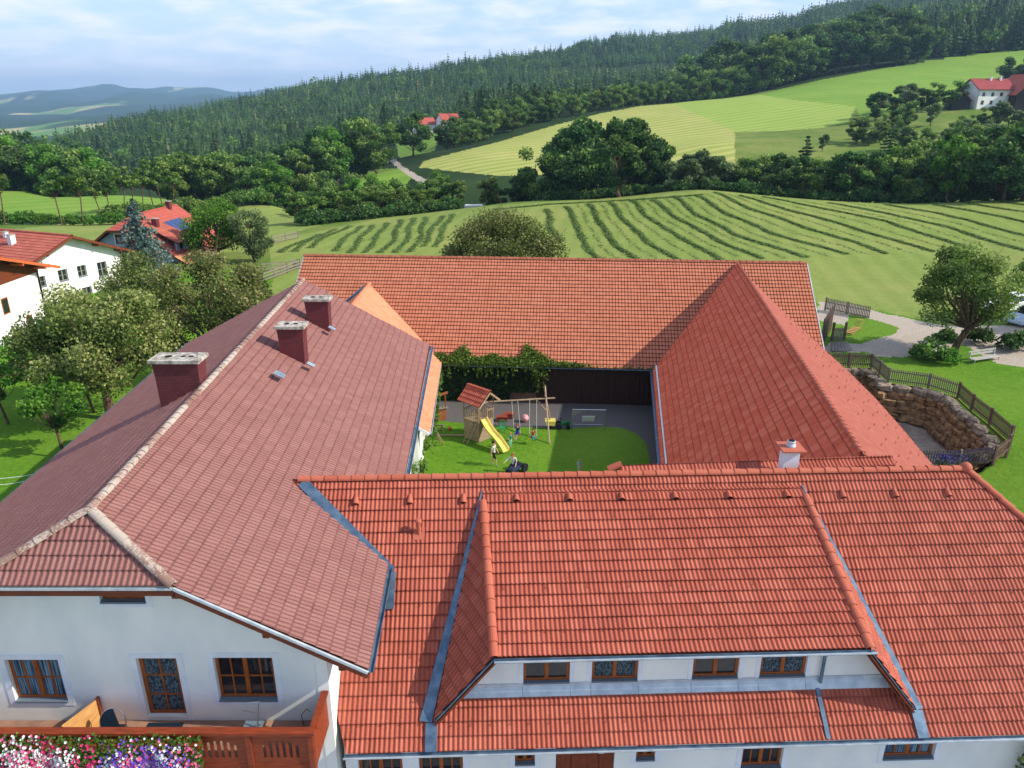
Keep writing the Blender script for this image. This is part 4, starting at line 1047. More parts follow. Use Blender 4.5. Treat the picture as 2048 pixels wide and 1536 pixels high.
# ---- far barn
barn = empty("barn", (2, 54, -2.3), label="long barn with orange tiled roof closing the far side of the courtyard", cat="barn")
bl, br_ = np.array((-16.7, 60.1, 7.0)), np.array((22.6, 57.1, 7.0))
bu = (br_ - bl) / np.linalg.norm(br_ - bl); bw = np.array((-bu[1], bu[0], 0))
BH, BE = 8.15, .9
b_el, b_er = bl - bw * BH + (0, 0, BE - 7), br_ - bw * BH + (0, 0, BE - 7)
roofB = tile_roof('roof', [b_el, b_er, br_, bl], M['orange'], barn, period=.235, gauge=.35, amp=.045, lap=.05, tw=.235, prof='groove', seg=8, seed=13)
tile_roof('roof', [bl + bw * BH + (0, 0, BE - 7), br_ + bw * BH + (0, 0, BE - 7), br_, bl], M['orange'], barn, period=.47, gauge=.7, amp=.045, lap=.05, tw=.235, prof='groove', seg=6, seed=14)
ridge_caps('ridge_tiles', bl + (0, 0, .05), br_ + (0, 0, .05), M['orange'], roofB, rad=.16, L=.5)
mb = MB(); mb.bar(br_ + bu * .04 + (0, 0, -.03), b_er + bu * .04 + (0, 0, -.03), .08, .14); mb.build('verge_flashing', M['zinc_light'], barn); mb = MB(); mb.bar(bl - bu * .04 + (0, 0, -.03), b_el - bu * .04 + (0, 0, -.03), .08, .14); mb.build('verge_flashing', M['zinc_light'], barn)
gutter('gutter', [b_el - bw * .08, b_er - bw * .08], barn)
BWD = BH - .55
bwo = bl - bw * BWD; bwo[2] = 0
wall('wall', bwo, bu, [(10.5, -2.4), (26.5, -2.4), (26.5, BE + .25), (10.5, BE + .25)], [], barn, M['brown_wood'])
# dark open gateway at the right of the courtyard wall
dm = MB(); g0, g1 = 19.1, 27.6
PB = lambda s, t, o_: bwo + bu * s + np.array((0, 0, t)) + bw * o_
mbx = MB()
for i in range(24):
    s_ = g0 + (g1 - g0) * i / 24
    mbx.obox(PB(s_ + .17, -.8, -.06), bu * .165, bw * .02, np.array((0, 0, 1.5)))
mbx.build('sliding_door', wood("dark_stained_boards", (58, 34, 26), (36, 20, 16)), barn)
mbx = MB(); mbx.bar(PB(g0 - .3, .78, -.16), PB(g1 + .3, .78, -.16), .05, .07); mbx.build('door_rail', M['zinc_light'], barn)
wall('gable_wall', br_ + bw * (BWD) - bu * .5 + (0, 0, -7), -bw, [(0, -2.4), (2 * BWD, -2.4), (2 * BWD, 1.1), (BWD, 6.8), (0, 1.1)][::1], [], barn, M['brown_wood'])
wall('gable_wall', bl - bw * (BWD) + bu * .5 + (0, 0, -7), bw, [(0, -2.4), (2 * BWD, -2.4), (2 * BWD, 1.1), (BWD, 6.8), (0, 1.1)], [], barn, M['brown_wood'])
wall('wall', br_ + bw * BWD + (0, 0, -7), -bu, [(.5, -2.4), (38.9, -2.4), (38.9, 1.1), (.5, 1.1)], [], barn, M['brown_wood'])
# ---- right wing
wing = empty("barn", (15, 40, -2.3), label="right barn wing with dark fluted tiles inside and faded red tiles outside", cat="barn")
wr_n, wr_f = np.array((12.6, 24.9, 7.0)), np.array((17.3, 56.3, 7.0))
def wrX(Y): return 12.2 + (17.2 - 12.2) * (Y - 22.7) / (56.2 - 22.7)
wr_n = np.array((wrX(24.0), 24.0, 7.0)); wr_f = np.array((wrX(57.2), 57.2, 7.0))
def weX(Y): return 7.73 + (9.9 - 7.73) * (Y - 34.9) / (49.9 - 34.9)
we_n, we_f = np.array((weX(24.0), 24.0, .9)), np.array((weX(50.4), 50.4, .9))
sl_w = 6.1 / (wrX(49.9) - 9.9)
roofRW = tile_roof('roof', [we_n, np.array((weX(57), 57, .9)), wr_f, wr_n], M['old_red'], wing, period=.075, gauge=.42, amp=.014, lap=.035, tw=.225, prof='flute', seg=4, seed=15, stagger=True)
Epts = [(20.2, 28.0), (20.75, 32.8), (21.5, 38.0), (22.0, 42.1), (22.4, 47), (22.6, 51.5)]
for i in range(len(Epts) - 1):
    (x0, y0), (x1, y1) = Epts[i], Epts[i + 1]
for nm_ in (0,):
    # outer slope: low curved eave, built as one smooth-tiled sheet
    Yn = np.linspace(24.0, 53.2, 148); ex = np.interp(Yn, [p[1] for p in Epts], [p[0] for p in Epts]); NV = 26
    Vv, UVv = [], []
    for j in range(NV):
        for rr in (0, 1):
            t = (j + rr * .98) / NV; lift = (.03 if rr == 0 else .0)
            t = min(t, 1.0)
            Vv.append(np.stack([ex + (wrX(Yn) - ex) * t, Yn, 1.8 + (7.02 - 1.8) * t + lift + .012 * np.cos(Yn / .2 * 0 )], -1)); UVv.append(np.stack([Yn / .3, np.full_like(Yn, j + .02 + .96 * rr)], -1))
    Vv = np.concatenate(Vv); UVv = np.concatenate(UVv); ny = len(Yn); ix = np.arange(2 * NV * ny).reshape(2 * NV, ny)
    Fv = np.stack([ix[:-1, :-1], ix[:-1, 1:], ix[1:, 1:], ix[1:, :-1]], -1).reshape(-1, 4)
    outer = nmesh('outer_roof', Vv, Fv, M['pink'], wing, uv=UVv)
    sol = outer.modifiers.new("thickness", 'SOLIDIFY'); sol.thickness = .08; sol.offset = -1
ridge_caps('ridge_tiles', wr_n + (0, 0, .04), wr_f + (0, 0, .04), M['red_ridge'], roofRW, rad=.1, L=.4)
mb = MB()
gutter('gutter', [we_n + (-.09, 0, 0), np.array((weX(50.0), 50.0, .9)) + (-.09, 0, 0)], wing)
nE2 = np.cross(np.array((1.5 / 10, 1, 0)), np.array((wrX(40) - 21.8, 0, 5.2))); nE2 /= np.linalg.norm(nE2); nE2 = nE2 if nE2[2] > 0 else -nE2
rr_ = np.random.default_rng(3)
for j in range(1, 7):
    for Y_ in np.arange(26, 50, 1.6 if j > 1 else .8):
        Y_ = Y_ + .4 * (j % 2); x_ = np.interp(Y_, [p[1] for p in Epts], [p[0] for p in Epts]); t = j / 7.4 - .09
        p = np.array((x_ + (wrX(Y_) - x_) * t, Y_, 1.8 + 5.22 * t + .03)); mb.tube([p, p + nE2 * .1, p + nE2 * .1 + np.array((-.06, 0, .05))], .016, 4, False)
mb.build('snow_hooks', M['old_red'], wing, kind='stuff')
wall('wall', (weX(24) + .5, 24, 0), (.145, 1, 0), [(0, -2.4), (26.3, -2.4), (26.3, 1.2), (0, 1.2)], [], wing, M['white_wall'])
wall('wall', (20.9, 52, 0), (-.07, -1, 0), [(0, -2.4), (24, -2.4), (24, 1.9), (0, 1.9)], [], wing, M['white_wall'])
# ---- low orange wing between house and barn
low = empty("shed", (-8, 48, -2.3), label="low lean shed wing with pale orange tiles under the brown eave", cat="shed")
lr_n, lr_f = np.array((-11.3, 38.5, 5.34)), np.array((-11.1, 57.4, 5.34))
le_n, le_f = np.array((-4.72, 39.0, .95)), np.array((-5.25, 51.5, .95))
a_ = np.array((-11.3, 39.0, 5.34))
roofL = tile_roof('roof', [le_n, np.array((-5.45, 57.3, .95)), lr_f, a_], M['pale_orange'], low, period=.2, gauge=.35, amp=.02, lap=.025, tw=.2, stagger=True, seed=16)
tile_roof('roof', [np.array((-17.1, 41.9, .95)), np.array((-17.1, 57.3, .95)), lr_f, np.array((-11.3, 41.9, 5.34))], M['pale_orange'], low, period=.2, gauge=.35, amp=.02, lap=.025, tw=.2, stagger=True, seed=17)
ridge_caps('ridge_tiles', np.array((-11.2, 42, 5.38)), lr_f + (0, 0, .04), M['pale_orange'], roofL, rad=.15, L=.4)
gutter('gutter', [le_n + (.08, 0, 0), le_f + (.08, 0, 0)], low, M['zinc_light'])
mb = MB(); mb.bar(le_n + (0, -.04, -.05), a_ + (0, -.04, -.05), .06, .16); mb.build('verge_board', M['trim'], low)
mb = MB(); 
d = np.array((-6.2, 0, -4.4)); vp = lr_f + np.array((-.25, -.25, -.05)); mb.bar(vp, vp + d * .35 + np.array((0, -2.0, 0)), .3, .03); mb.build('valley_flashing', M['zinc'], low)
wall('wall', (-5.4, 39.2, 0), (-.03, 1, 0), [(0, -2.4), (12, -2.4), (12, 1.1), (0, 1.1)], [], low, M['white_wall'])
wall('wall', (-10, 39.2, 0), (1, 0, 0), [(0, -2.4), (4.6, -2.4), (4.6, 1.0), (0, 4.0)], [], low, M['white_wall'])
for o in (brown_house, red_house, barn, wing, low): attach(o)

# ---- courtyard ground
def sheet(name, pts, z, mat, sub=1, **k):
    mb = MB(); mb.add([(p[0], p[1], z) for p in pts], [tuple(range(len(pts)))]); return mb.build(name, mat, None, kind="structure", **k)
CZ = -2.0
sheet("courtyard_paving", [(-9, 22), (14, 22), (14, 53), (-9, 53)], CZ, brick_mat("grey_block_paving", lin((132, 128, 126)), lin((108, 106, 106)), lin((72, 70, 70)), 2.5))
M['court_grass'] = TM['lawn']
lp = [atz(862, 745, CZ + .03)] 
lawn_px = [(780, 1040), (812, 945), (835, 860), (850, 838), (925, 846), (960, 851), (1130, 857), (1200, 853), (1240, 855), (1272, 866), (1292, 886), (1300, 920), (1302, 960), (1304, 1040)]
lw = [atz(x, y, CZ + .03) for x, y in lawn_px]
lawn_o = sheet("courtyard_lawn", lw, CZ + .03, TM['lawn'])
# ================================================================ vegetation
M['leaf_orchard'] = leaf_mat("olive_fruit_tree_leaves", lin((64, 88, 36)), lin((136, 152, 78)), lin((176, 176, 118)))
M['leaf_orchard2'] = leaf_mat('mixed_fruit_tree_leaves', lin((66, 92, 34)), lin((126, 148, 66)), lin((168, 176, 104)))
M['leaf_green'] = leaf_mat("fresh_green_leaves", lin((50, 96, 28)), lin((96, 146, 46)), lin((132, 170, 66)))
M['leaf_mid'] = leaf_mat("woodland_leaves", lin((40, 76, 30)), lin((112, 146, 62)), lin((156, 176, 92)))
M['leaf_dark'] = leaf_mat("dark_woodland_leaves", lin((28, 62, 32)), lin((86, 124, 58)), lin((132, 158, 80)))
M['leaf_grey'] = leaf_mat("grey_green_willow_leaves", lin((72, 98, 56)), lin((128, 150, 96)), lin((156, 170, 118)))
M['needle'] = leaf_mat("spruce_needles", lin((38, 66, 38)), lin((86, 118, 62)), lin((140, 138, 90)), trans=.2)
M['needle_blue'] = leaf_mat("blue_spruce_needles", lin((44, 66, 62)), lin((98, 124, 118)), lin((136, 122, 98)), trans=.1)
M['leaf_vine'] = leaf_mat("vine_leaves", lin((52, 88, 24)), lin((110, 148, 52)), lin((146, 172, 76)))
M['leaf_ivy'] = leaf_mat("wall_ivy_leaves", lin((24, 50, 24)), lin((48, 84, 36)), lin((70, 104, 46)))
M['leaf_hedge'] = leaf_mat("clipped_hedge_leaves", lin((30, 70, 34)), lin((60, 110, 52)), lin((84, 130, 66)))

def quads(cen, size, nrm=None, r=None, flat=0.0, aspect=1.0):
    """random leaf quads: (4n,3) verts, (n,4) faces"""
    r = r or rng; n = len(cen)
    a = r.normal(size=(n, 3)); 
    if nrm is not None: a = a * (1 - flat) + nrm * flat * 2
    a /= np.linalg.norm(a, axis=1)[:, None] + 1e-9
    b = np.cross(a, r.normal(size=(n, 3))); b /= np.linalg.norm(b, axis=1)[:, None] + 1e-9
    c = np.cross(a, b); s = (size * r.uniform(.6, 1.3, n))[:, None]
    b = b * s * .5 * aspect; c = c * s * .5
    V = np.stack([cen - b * .5 - c * .7, cen + b * .9 - c * .1, cen + b * .3 + c, cen - b * .8 + c * .4], 1).reshape(-1, 3)
    return V, np.arange(4 * n).reshape(n, 4)
def blobs(n_b, rc, hc, z0, r, shape='round', spread=.82):
    out = []
    for i in range(n_b):
        for _ in range(30):
            p = r.uniform(-1, 1, 3)
            if np.linalg.norm(p) < 1: break
        q = p / max(.35, np.linalg.norm(p)) ** .45 * spread
        if shape == 'round': q[2] = q[2] * .9
        if shape == 'cone': f = 1 - .6 * (q[2] + 1) / 2; q[0] *= f; q[1] *= f
        if shape == 'dome': q[2] = abs(q[2]) * 1.3 - .55
        out.append((q[0] * rc, q[1] * rc, z0 + hc * (.5 + .5 * q[2])))
    return np.array(out)
def crown_points(B, R_, n, r, shell=.5):
    k = r.integers(0, len(B), n); d = r.normal(size=(n, 3)); d /= np.linalg.norm(d, axis=1)[:, None]
    rad = R_[k] * r.uniform(0, 1, n) ** shell
    return B[k] + d * rad[:, None] * np.array([1, 1, .8]), d, k
def make_tree(seed, h, rc, hc, n, leaf, nb=16, br=.36, trunk=.22, shape='round', mat=None, limbs=None, bare=0, twig=True, barkm=None, shell=.5, forks=1):
    r = np.random.default_rng(seed); z0 = h - hc
    B = blobs(nb, rc, hc, z0, r, shape); Rb = rc * br * r.uniform(.7, 1.25, nb)
    C, d, k = crown_points(B, Rb, n, r, shell)
    V, F = quads(C, leaf, d, r, .25)
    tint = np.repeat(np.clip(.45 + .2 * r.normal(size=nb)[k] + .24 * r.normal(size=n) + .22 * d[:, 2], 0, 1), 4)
    crown = nmesh(None if False else 'crown', V, F, mat, None, attr=tint); me_c = crown.data; bpy.data.objects.remove(crown)
    mb = MB(); th = z0 + hc * .25
    fork = z0 + .05 * hc
    bend = r.uniform(-.06, .06, 2) * h
    base = [np.array((0, 0, -.6)), np.array((0, 0, 0.0)), np.array((bend[0] * .4, bend[1] * .4, fork * .5)), np.array((bend[0], bend[1], fork))]
    if forks == 1:
        mb.tube(base + [np.array((bend[0], bend[1], z0 + hc * .6))], [trunk * 1.35, trunk * 1.15, trunk * .95, trunk * .85, trunk * .3], 8)
    else: mb.tube(base, [trunk * 1.35, trunk * 1.15, trunk, trunk * .95], 9)
    for i in range(nb if limbs is None else min(nb, limbs)):
        e = B[i]; s0 = base[-1] + np.array((0, 0, 0 if forks > 1 else max(0, (e[2] - fork) * .25)))
        m_ = (s0 + e) / 2 + np.array((0, 0, -.08 * h * (1 if e[2] < z0 + hc * .6 else -.2))) + r.normal(size=3) * rc * .06
        mb.tube([s0, m_, e], [trunk * .5, trunk * .3, trunk * .1], 5)
        if twig:
            for _ in range(3):
                e2 = e + r.normal(size=3) * Rb[i] * .6; mb.tube([e, e2], [trunk * .1, .012], 4, False)
    for _ in range(bare):
        a = B[r.integers(nb)]; dirn = r.normal(size=3); dirn[2] = abs(dirn[2]) + .6; dirn /= np.linalg.norm(dirn)
        e = a + dirn * rc * .55; mb.tube([a, (a + e) / 2 + r.normal(size=3) * .15, e], [.05, .03, .012], 4, False)
        for _2 in range(4):
            s_ = a + (e - a) * r.uniform(.3, .95); mb.tube([s_, s_ + r.normal(size=3) * rc * .14 + (0, 0, .1)], [.02, .008], 3, False)
    t = mb.build('trunk', barkm or M['bark'], None); me_t = t.data; bpy.data.objects.remove(t)
    return me_c, me_t
def put_tree(meshes, x, y, z=None, s=1.0, rz=0.0, sz=None, name='tree', label='tree', cat='tree', group=None):
    z = gz(x, y) if z is None else z
    e = empty(name, (x, y, z), rz, label=label, cat=cat, group=group); e.scale = (s, s, sz or s)
    for nm, me in zip(('crown', 'trunk'), meshes):
        if me is not None: link(nm, me, e)
    return e
# --- single trees near the farm
def at_ground(px, py, z):
    return atz(px, py, z)
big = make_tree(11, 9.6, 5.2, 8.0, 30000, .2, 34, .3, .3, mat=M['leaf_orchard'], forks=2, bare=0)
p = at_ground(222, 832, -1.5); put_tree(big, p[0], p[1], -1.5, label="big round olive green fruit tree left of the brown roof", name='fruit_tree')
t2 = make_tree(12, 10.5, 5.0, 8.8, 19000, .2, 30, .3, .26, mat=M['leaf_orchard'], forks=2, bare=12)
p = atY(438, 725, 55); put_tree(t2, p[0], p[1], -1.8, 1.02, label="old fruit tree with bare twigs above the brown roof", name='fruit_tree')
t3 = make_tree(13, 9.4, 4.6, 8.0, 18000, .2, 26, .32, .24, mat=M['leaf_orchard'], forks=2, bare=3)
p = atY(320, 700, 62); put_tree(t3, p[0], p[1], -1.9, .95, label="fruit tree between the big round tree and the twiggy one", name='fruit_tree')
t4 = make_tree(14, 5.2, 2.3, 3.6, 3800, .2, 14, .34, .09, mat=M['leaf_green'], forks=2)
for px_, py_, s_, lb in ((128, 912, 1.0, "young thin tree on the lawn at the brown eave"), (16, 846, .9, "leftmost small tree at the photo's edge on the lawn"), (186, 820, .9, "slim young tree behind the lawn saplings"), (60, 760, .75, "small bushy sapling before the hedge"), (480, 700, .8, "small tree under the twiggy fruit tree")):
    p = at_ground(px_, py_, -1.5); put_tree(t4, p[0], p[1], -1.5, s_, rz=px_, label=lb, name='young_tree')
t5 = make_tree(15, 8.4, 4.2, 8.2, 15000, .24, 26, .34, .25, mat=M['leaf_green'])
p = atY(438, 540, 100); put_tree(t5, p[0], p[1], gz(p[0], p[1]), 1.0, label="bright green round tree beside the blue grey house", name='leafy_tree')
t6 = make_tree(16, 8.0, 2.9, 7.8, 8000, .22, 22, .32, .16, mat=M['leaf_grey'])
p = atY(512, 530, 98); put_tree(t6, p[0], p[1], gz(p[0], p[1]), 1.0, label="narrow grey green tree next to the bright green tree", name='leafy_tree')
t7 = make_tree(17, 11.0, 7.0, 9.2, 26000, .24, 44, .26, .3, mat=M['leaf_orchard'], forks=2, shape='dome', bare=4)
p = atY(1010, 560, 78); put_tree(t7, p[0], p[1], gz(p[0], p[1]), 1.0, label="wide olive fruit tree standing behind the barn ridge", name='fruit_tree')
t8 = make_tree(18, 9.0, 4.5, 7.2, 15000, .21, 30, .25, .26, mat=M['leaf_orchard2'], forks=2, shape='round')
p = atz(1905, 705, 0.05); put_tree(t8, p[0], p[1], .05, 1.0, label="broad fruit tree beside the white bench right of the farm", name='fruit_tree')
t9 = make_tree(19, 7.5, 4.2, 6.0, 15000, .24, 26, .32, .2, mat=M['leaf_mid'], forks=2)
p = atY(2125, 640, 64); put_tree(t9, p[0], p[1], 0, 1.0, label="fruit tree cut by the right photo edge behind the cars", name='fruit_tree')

def spruce_mesh(seed, h, r0, lev, per, mat, seg=3, droop=.35, quadsz=.25, dens=14, trunkr=.14):
    r = np.random.default_rng(seed); Cn = []; 
    for i in range(lev):
        t = i / (lev - 1); z = h * (.08 + .9 * t); L = r0 * (1 - t) ** .85 + .12
        for j in range(max(5, int(per * (1 - .6 * t)))):
            a = r.uniform(0, 6.283); Lj = L * r.uniform(.75, 1.1); m = max(3, int(dens * Lj / r0))
            s = np.linspace(.15, 1, m); zz = z - droop * Lj * s + .15 * Lj * s * s
            wd = .22 * Lj * (1 - .6 * s)
            for w_ in (-1, 0, 1):
                Cn.append(np.stack([np.cos(a) * Lj * s - np.sin(a) * wd * w_ , np.sin(a) * Lj * s + np.cos(a) * wd * w_, zz + r.normal(size=m) * .04 * Lj - abs(w_) * .05], -1))
    Cn = np.concatenate(Cn); n = len(Cn)
    V, F = quads(Cn, quadsz, None, r)
    rad = np.hypot(Cn[:, 0], Cn[:, 1]) / r0
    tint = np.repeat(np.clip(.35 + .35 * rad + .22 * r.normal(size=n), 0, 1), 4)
    o = nmesh('crown', V, F, mat, None, attr=tint); mc = o.data; bpy.data.objects.remove(o)
    mb = MB(); mb.tube([(0, 0, -.5), (0, 0, h * .5), (0, 0, h * .96)], [trunkr * 1.2, trunkr * .7, .03], 7); o = mb.build('trunk', M['bark']); mt = o.data; bpy.data.objects.remove(o)
    return mc, mt
bs = spruce_mesh(3, 9.6, 4.0, 30, 20, M['needle_blue'], quadsz=.34, dens=12)
p = atY(292, 560, 88); put_tree(bs, p[0], p[1], gz(p[0], p[1]) - .3, 1.0, name='spruce', label="tall blue spruce before the blue grey house")

def shrub_mesh(seed, rc, h, n, leaf, mat, nb=10, br=.42):
    r = np.random.default_rng(seed); B = blobs(nb, rc, h * .8, h * .1, r, 'dome', .7); B[:, 2] = np.clip(B[:, 2], .15 * h, h * .8)
    C, d, k = crown_points(B, rc * br * r.uniform(.7, 1.2, nb), n, r); C[:, 2] = np.maximum(C[:, 2], .02)
    V, F = quads(C, leaf, d, r, .3); t = np.repeat(np.clip(.45 + .3 * r.normal(size=n) * .7 + .2 * d[:, 2], 0, 1), 4)
    o = nmesh('s', V, F, mat, None, attr=t); m = o.data; bpy.data.objects.remove(o); return m
def put_shrub(me, x, y, z, s, label, name='shrub', cat='shrub', rz=0, group=None, sc=None):
    o = link(name, me); o.location = (x, y, z); o.rotation_euler = (0, 0, rz); o.scale = sc or (s, s, s); return tag(o, label, cat, group)
sh_mid = shrub_mesh(31, 1.0, 1.5, 1400, .16, M['leaf_mid']); sh_green = shrub_mesh(32, 1.0, 1.4, 1400, .16, M['leaf_green']); sh_hedge = shrub_mesh(33, 1.0, 2.0, 3200, .12, M['leaf_hedge'], 14, .5); sh_dark = shrub_mesh(34, 1.0, 1.6, 1500, .18, M['leaf_dark'])

# --- woods: broadleaf and conifer prototypes for the middle distance
dec = []
dmats = ['leaf_mid', 'leaf_dark', 'leaf_mid', 'leaf_green', 'leaf_dark', 'leaf_grey']
for i in range(6):
    dec.append(make_tree(50 + i, 15, [5.2, 5.6, 4.4, 5.0, 4.2, 4.0][i], 14.6, [6200, 7000, 5400, 5800, 5400, 5000][i], .56, [24, 26, 22, 22, 22, 16][i], .32, .28, mat=M[dmats[i]], limbs=8, twig=False, shape='round'))
con = [spruce_mesh(70 + i, 22, [3.4, 3.9, 3.0][i], 20, 10, M['needle'], quadsz=.95, dens=7, trunkr=.25) for i in range(3)]
pine = make_tree(90, 22, 3.6, 8, 2200, .7, 12, .36, .26, mat=M['needle'], limbs=8, twig=False, barkm=simple("orange_pine_bark", lin((176, 108, 76)), lin((120, 76, 56)), 2, .9, .1))

rt = np.random.default_rng(5)
n_dec = [0]; n_con = [0]
def row_trees(pts, n, hmin, hmax, label, group, kinds=(0, 1, 2), jit=3.0, width=0.0, wide=1.0, base=0.0):
    """trees along a line of world points given as (px,py,Y) on the ground"""
    W_ = []
    for q in pts:
        if len(q) == 3:
            p = atY(q[0], q[1], q[2]); W_.append((p[0], p[1]))
        else: W_.append(q)
    W_ = np.array(W_); L = np.r_[0, np.cumsum(np.linalg.norm(np.diff(W_, axis=0), axis=1))]
    for i in range(n):
        s = L[-1] * (i + rt.uniform(-.3, .3) + .5) / n
        x = np.interp(s, L, W_[:, 0]) + rt.normal() * jit * .4; y = np.interp(s, L, W_[:, 1]) + rt.normal() * jit * .6 + rt.uniform(-1, 1) * width
        h = rt.uniform(hmin, hmax); k = kinds[rt.integers(len(kinds))]
        z = gz(x, y) - .3 - base; sw = h / 15 * wide * rt.uniform(.85, 1.15)
        put_tree(dec[k], x, y, z, sw, rz=rt.uniform(0, 6.28), sz=h / 15, label=label, group=group, name='broadleaf_tree'); n_dec[0] += 1
# crest trees behind the mown field
row_trees([(1085, 420, 162), (1330, 400, 164)], 12, 13, 18, "tall dark broadleaf tree in the clump behind the middle of the mown field", "tall tree clump behind the mown field", (0, 1, 4), 5, 9)
row_trees([(1120, 420, 175), (1300, 400, 178)], 9, 18, 22, "tall dark broadleaf tree in the clump behind the middle of the mown field", "tall tree clump behind the mown field", (0, 1), 5, 6)
row_trees([(860, 430, 160), (1090, 410, 166)], 8, 7, 10.5, "medium broadleaf tree at the field crest left of the tall clump", "trees at the field crest", (0, 2, 4), 3, 3)
row_trees([(600, 470, 140), (870, 425, 158)], 15, 5.5, 8, "low bushy tree along the hollow at the field's left crest", "bushy trees along the hollow", (0, 1, 2), 2, 2, 1.3)
row_trees([(640, 440, 170), (880, 420, 180)], 12, 9, 14, "leafy tree in the hollow beyond the mown field", "trees in the hollow", (0, 2, 3), 4, 6)
row_trees([(1340, 400, 160), (1500, 400, 160)], 9, 7.5, 12, "grey green bushy tree behind the field right of the tall clump", "grey green trees behind the field", (5, 5, 0), 4, 5, 1.2)
row_trees([(1480, 402, 158), (1800, 408, 152)], 17, 8, 12, "dark broadleaf tree in the belt behind the striped field", "dark tree belt behind the striped field", (1, 4, 0), 4, 5, 1.15)
row_trees([(1480, 390, 175), (1820, 395, 170)], 14, 9, 13, "dark broadleaf tree in the belt behind the striped field", "dark tree belt behind the striped field", (1, 4, 5), 5, 6, 1.1)
row_trees([(1800, 408, 150), (2120, 405, 140)], 14, 11, 16, "large leafy tree at the right end of the belt behind the field", "trees at the right end of the belt", (0, 1, 3), 4, 5, 1.1)
row_trees([(1850, 395, 165), (2120, 380, 158)], 11, 14, 19, "large leafy tree at the right end of the belt behind the field", "trees at the right end of the belt", (0, 1, 3), 5, 6, 1.1)
# orchard round the far farmhouse
row_trees([(1720, 290, 245), (1790, 262, 262), (1860, 240, 275)], 9, 8, 11, "orchard tree on the slope below the far white farmhouse", "orchard below the far farmhouse", (5, 0, 2), 5, 6, 1.25)
row_trees([(1790, 320, 225), (1900, 300, 235), (1960, 280, 255)], 10, 7, 10, "orchard tree on the slope below the far white farmhouse", "orchard below the far farmhouse", (5, 5, 0), 6, 6, 1.3)
row_trees([(1740, 250, 290), (1830, 225, 305), (1905, 222, 312)], 9, 9, 13, "grey green tree clustered left of the far farmhouse", "trees left of the far farmhouse", (5, 0, 4), 5, 6, 1.3)
row_trees([(1960, 262, 268), (2060, 258, 265)], 6, 8, 11, "orchard tree just below the far farmhouse wall", "trees below the farmhouse wall", (5, 0), 4, 4, 1.3)
row_trees([(1635, 293, 240), (1650, 292, 240)], 1, 6.5, 6.8, "small lone round tree on the slope above the dark belt", None, (5,), 1, 0, 1.1)
row_trees([(2020, 160, 395), (2100, 150, 390)], 4, 14, 17, "dark tree above the far farmhouse roof at the right edge", "trees above the far farmhouse", (1, 4), 4, 3, 1.2)
# tree line along the top of the stubble field
tl_pts = [(885, 312, 292), (1000, 286, 335), (1100, 258, 362), (1200, 231, 400), (1350, 208, 448)]
row_trees(tl_pts, 30, 10.5, 14, "dense tree in the line along the upper edge of the stubble field", "tree line above the stubble field", (0, 1, 0, 2), 3, 4, 1.1)
row_trees([(900, 300, 320), (1100, 252, 395), (1340, 206, 480)], 24, 12, 15, "dense tree in the line along the upper edge of the stubble field", "tree line above the stubble field", (0, 1, 1), 4, 6, 1.1)
row_trees([(1370, 204, 455), (1480, 193, 470), (1520, 188, 475)], 9, 17, 20, "round tree in the even row left of the dark wood", "even tree row beside the dark wood", (0, 0, 2), 2, 1, 1.1)
row_trees([(1500, 190, 475), (1600, 172, 500), (1700, 150, 510), (1845, 128, 520)], 20, 28, 36, "tall broadleaf tree at the lower edge of the dark wood", "broadleaf edge of the dark wood", (1, 1, 4, 0), 4, 6, 1.25)
row_trees([(1400, 190, 520), (1600, 150, 560), (1780, 110, 590)], 20, 30, 38, "tall broadleaf tree inside the dark wood above the meadow", "broadleaf trees inside the dark wood", (1, 1, 0), 6, 12, 1.3)
# valley
row_trees([(700, 345, 262), (770, 330, 275)], 5, 18, 24, "tall dark valley tree left of the pale track", "valley trees left of the track", (1, 0, 5), 5, 5, 1.1)
row_trees([(818, 322, 285), (825, 320, 285)], 1, 17, 17.5, "lone round dark tree beside the pale track in the valley", None, (1,), 1, 0, 1.1)
row_trees([(300, 410, 215), (480, 400, 222), (620, 410, 215)], 16, 12, 18, "leafy tree at the far edge of the left meadow", "trees at the far edge of the left meadow", (0, 3, 2), 4, 4, 1.1)
row_trees([(400, 400, 245), (560, 395, 250), (700, 375, 255)], 16, 16, 22, "taller leafy tree of the second row behind the left meadow", "second tree row behind the left meadow", (0, 1, 2, 3), 6, 8, 1.1)
row_trees([(640, 360, 290), (560, 350, 330), (440, 350, 340)], 14, 20, 26, "dark tree in the valley before the conifer slope", "dark valley trees before the conifers", (1, 1, 4), 8, 12, 1.1)
row_trees([(-40, 388, 235), (60, 386, 238), (200, 386, 232)], 14, 15, 21, "tree at the foot of the left wooded hill", "trees at the foot of the left hill", (0, 3, 1), 4, 5, 1.2)
row_trees([(-40, 370, 262), (180, 370, 262)], 14, 16, 21, "tree higher up the left wooded hill", "trees higher up the left hill", (0, 3, 1), 5, 7, 1.2)
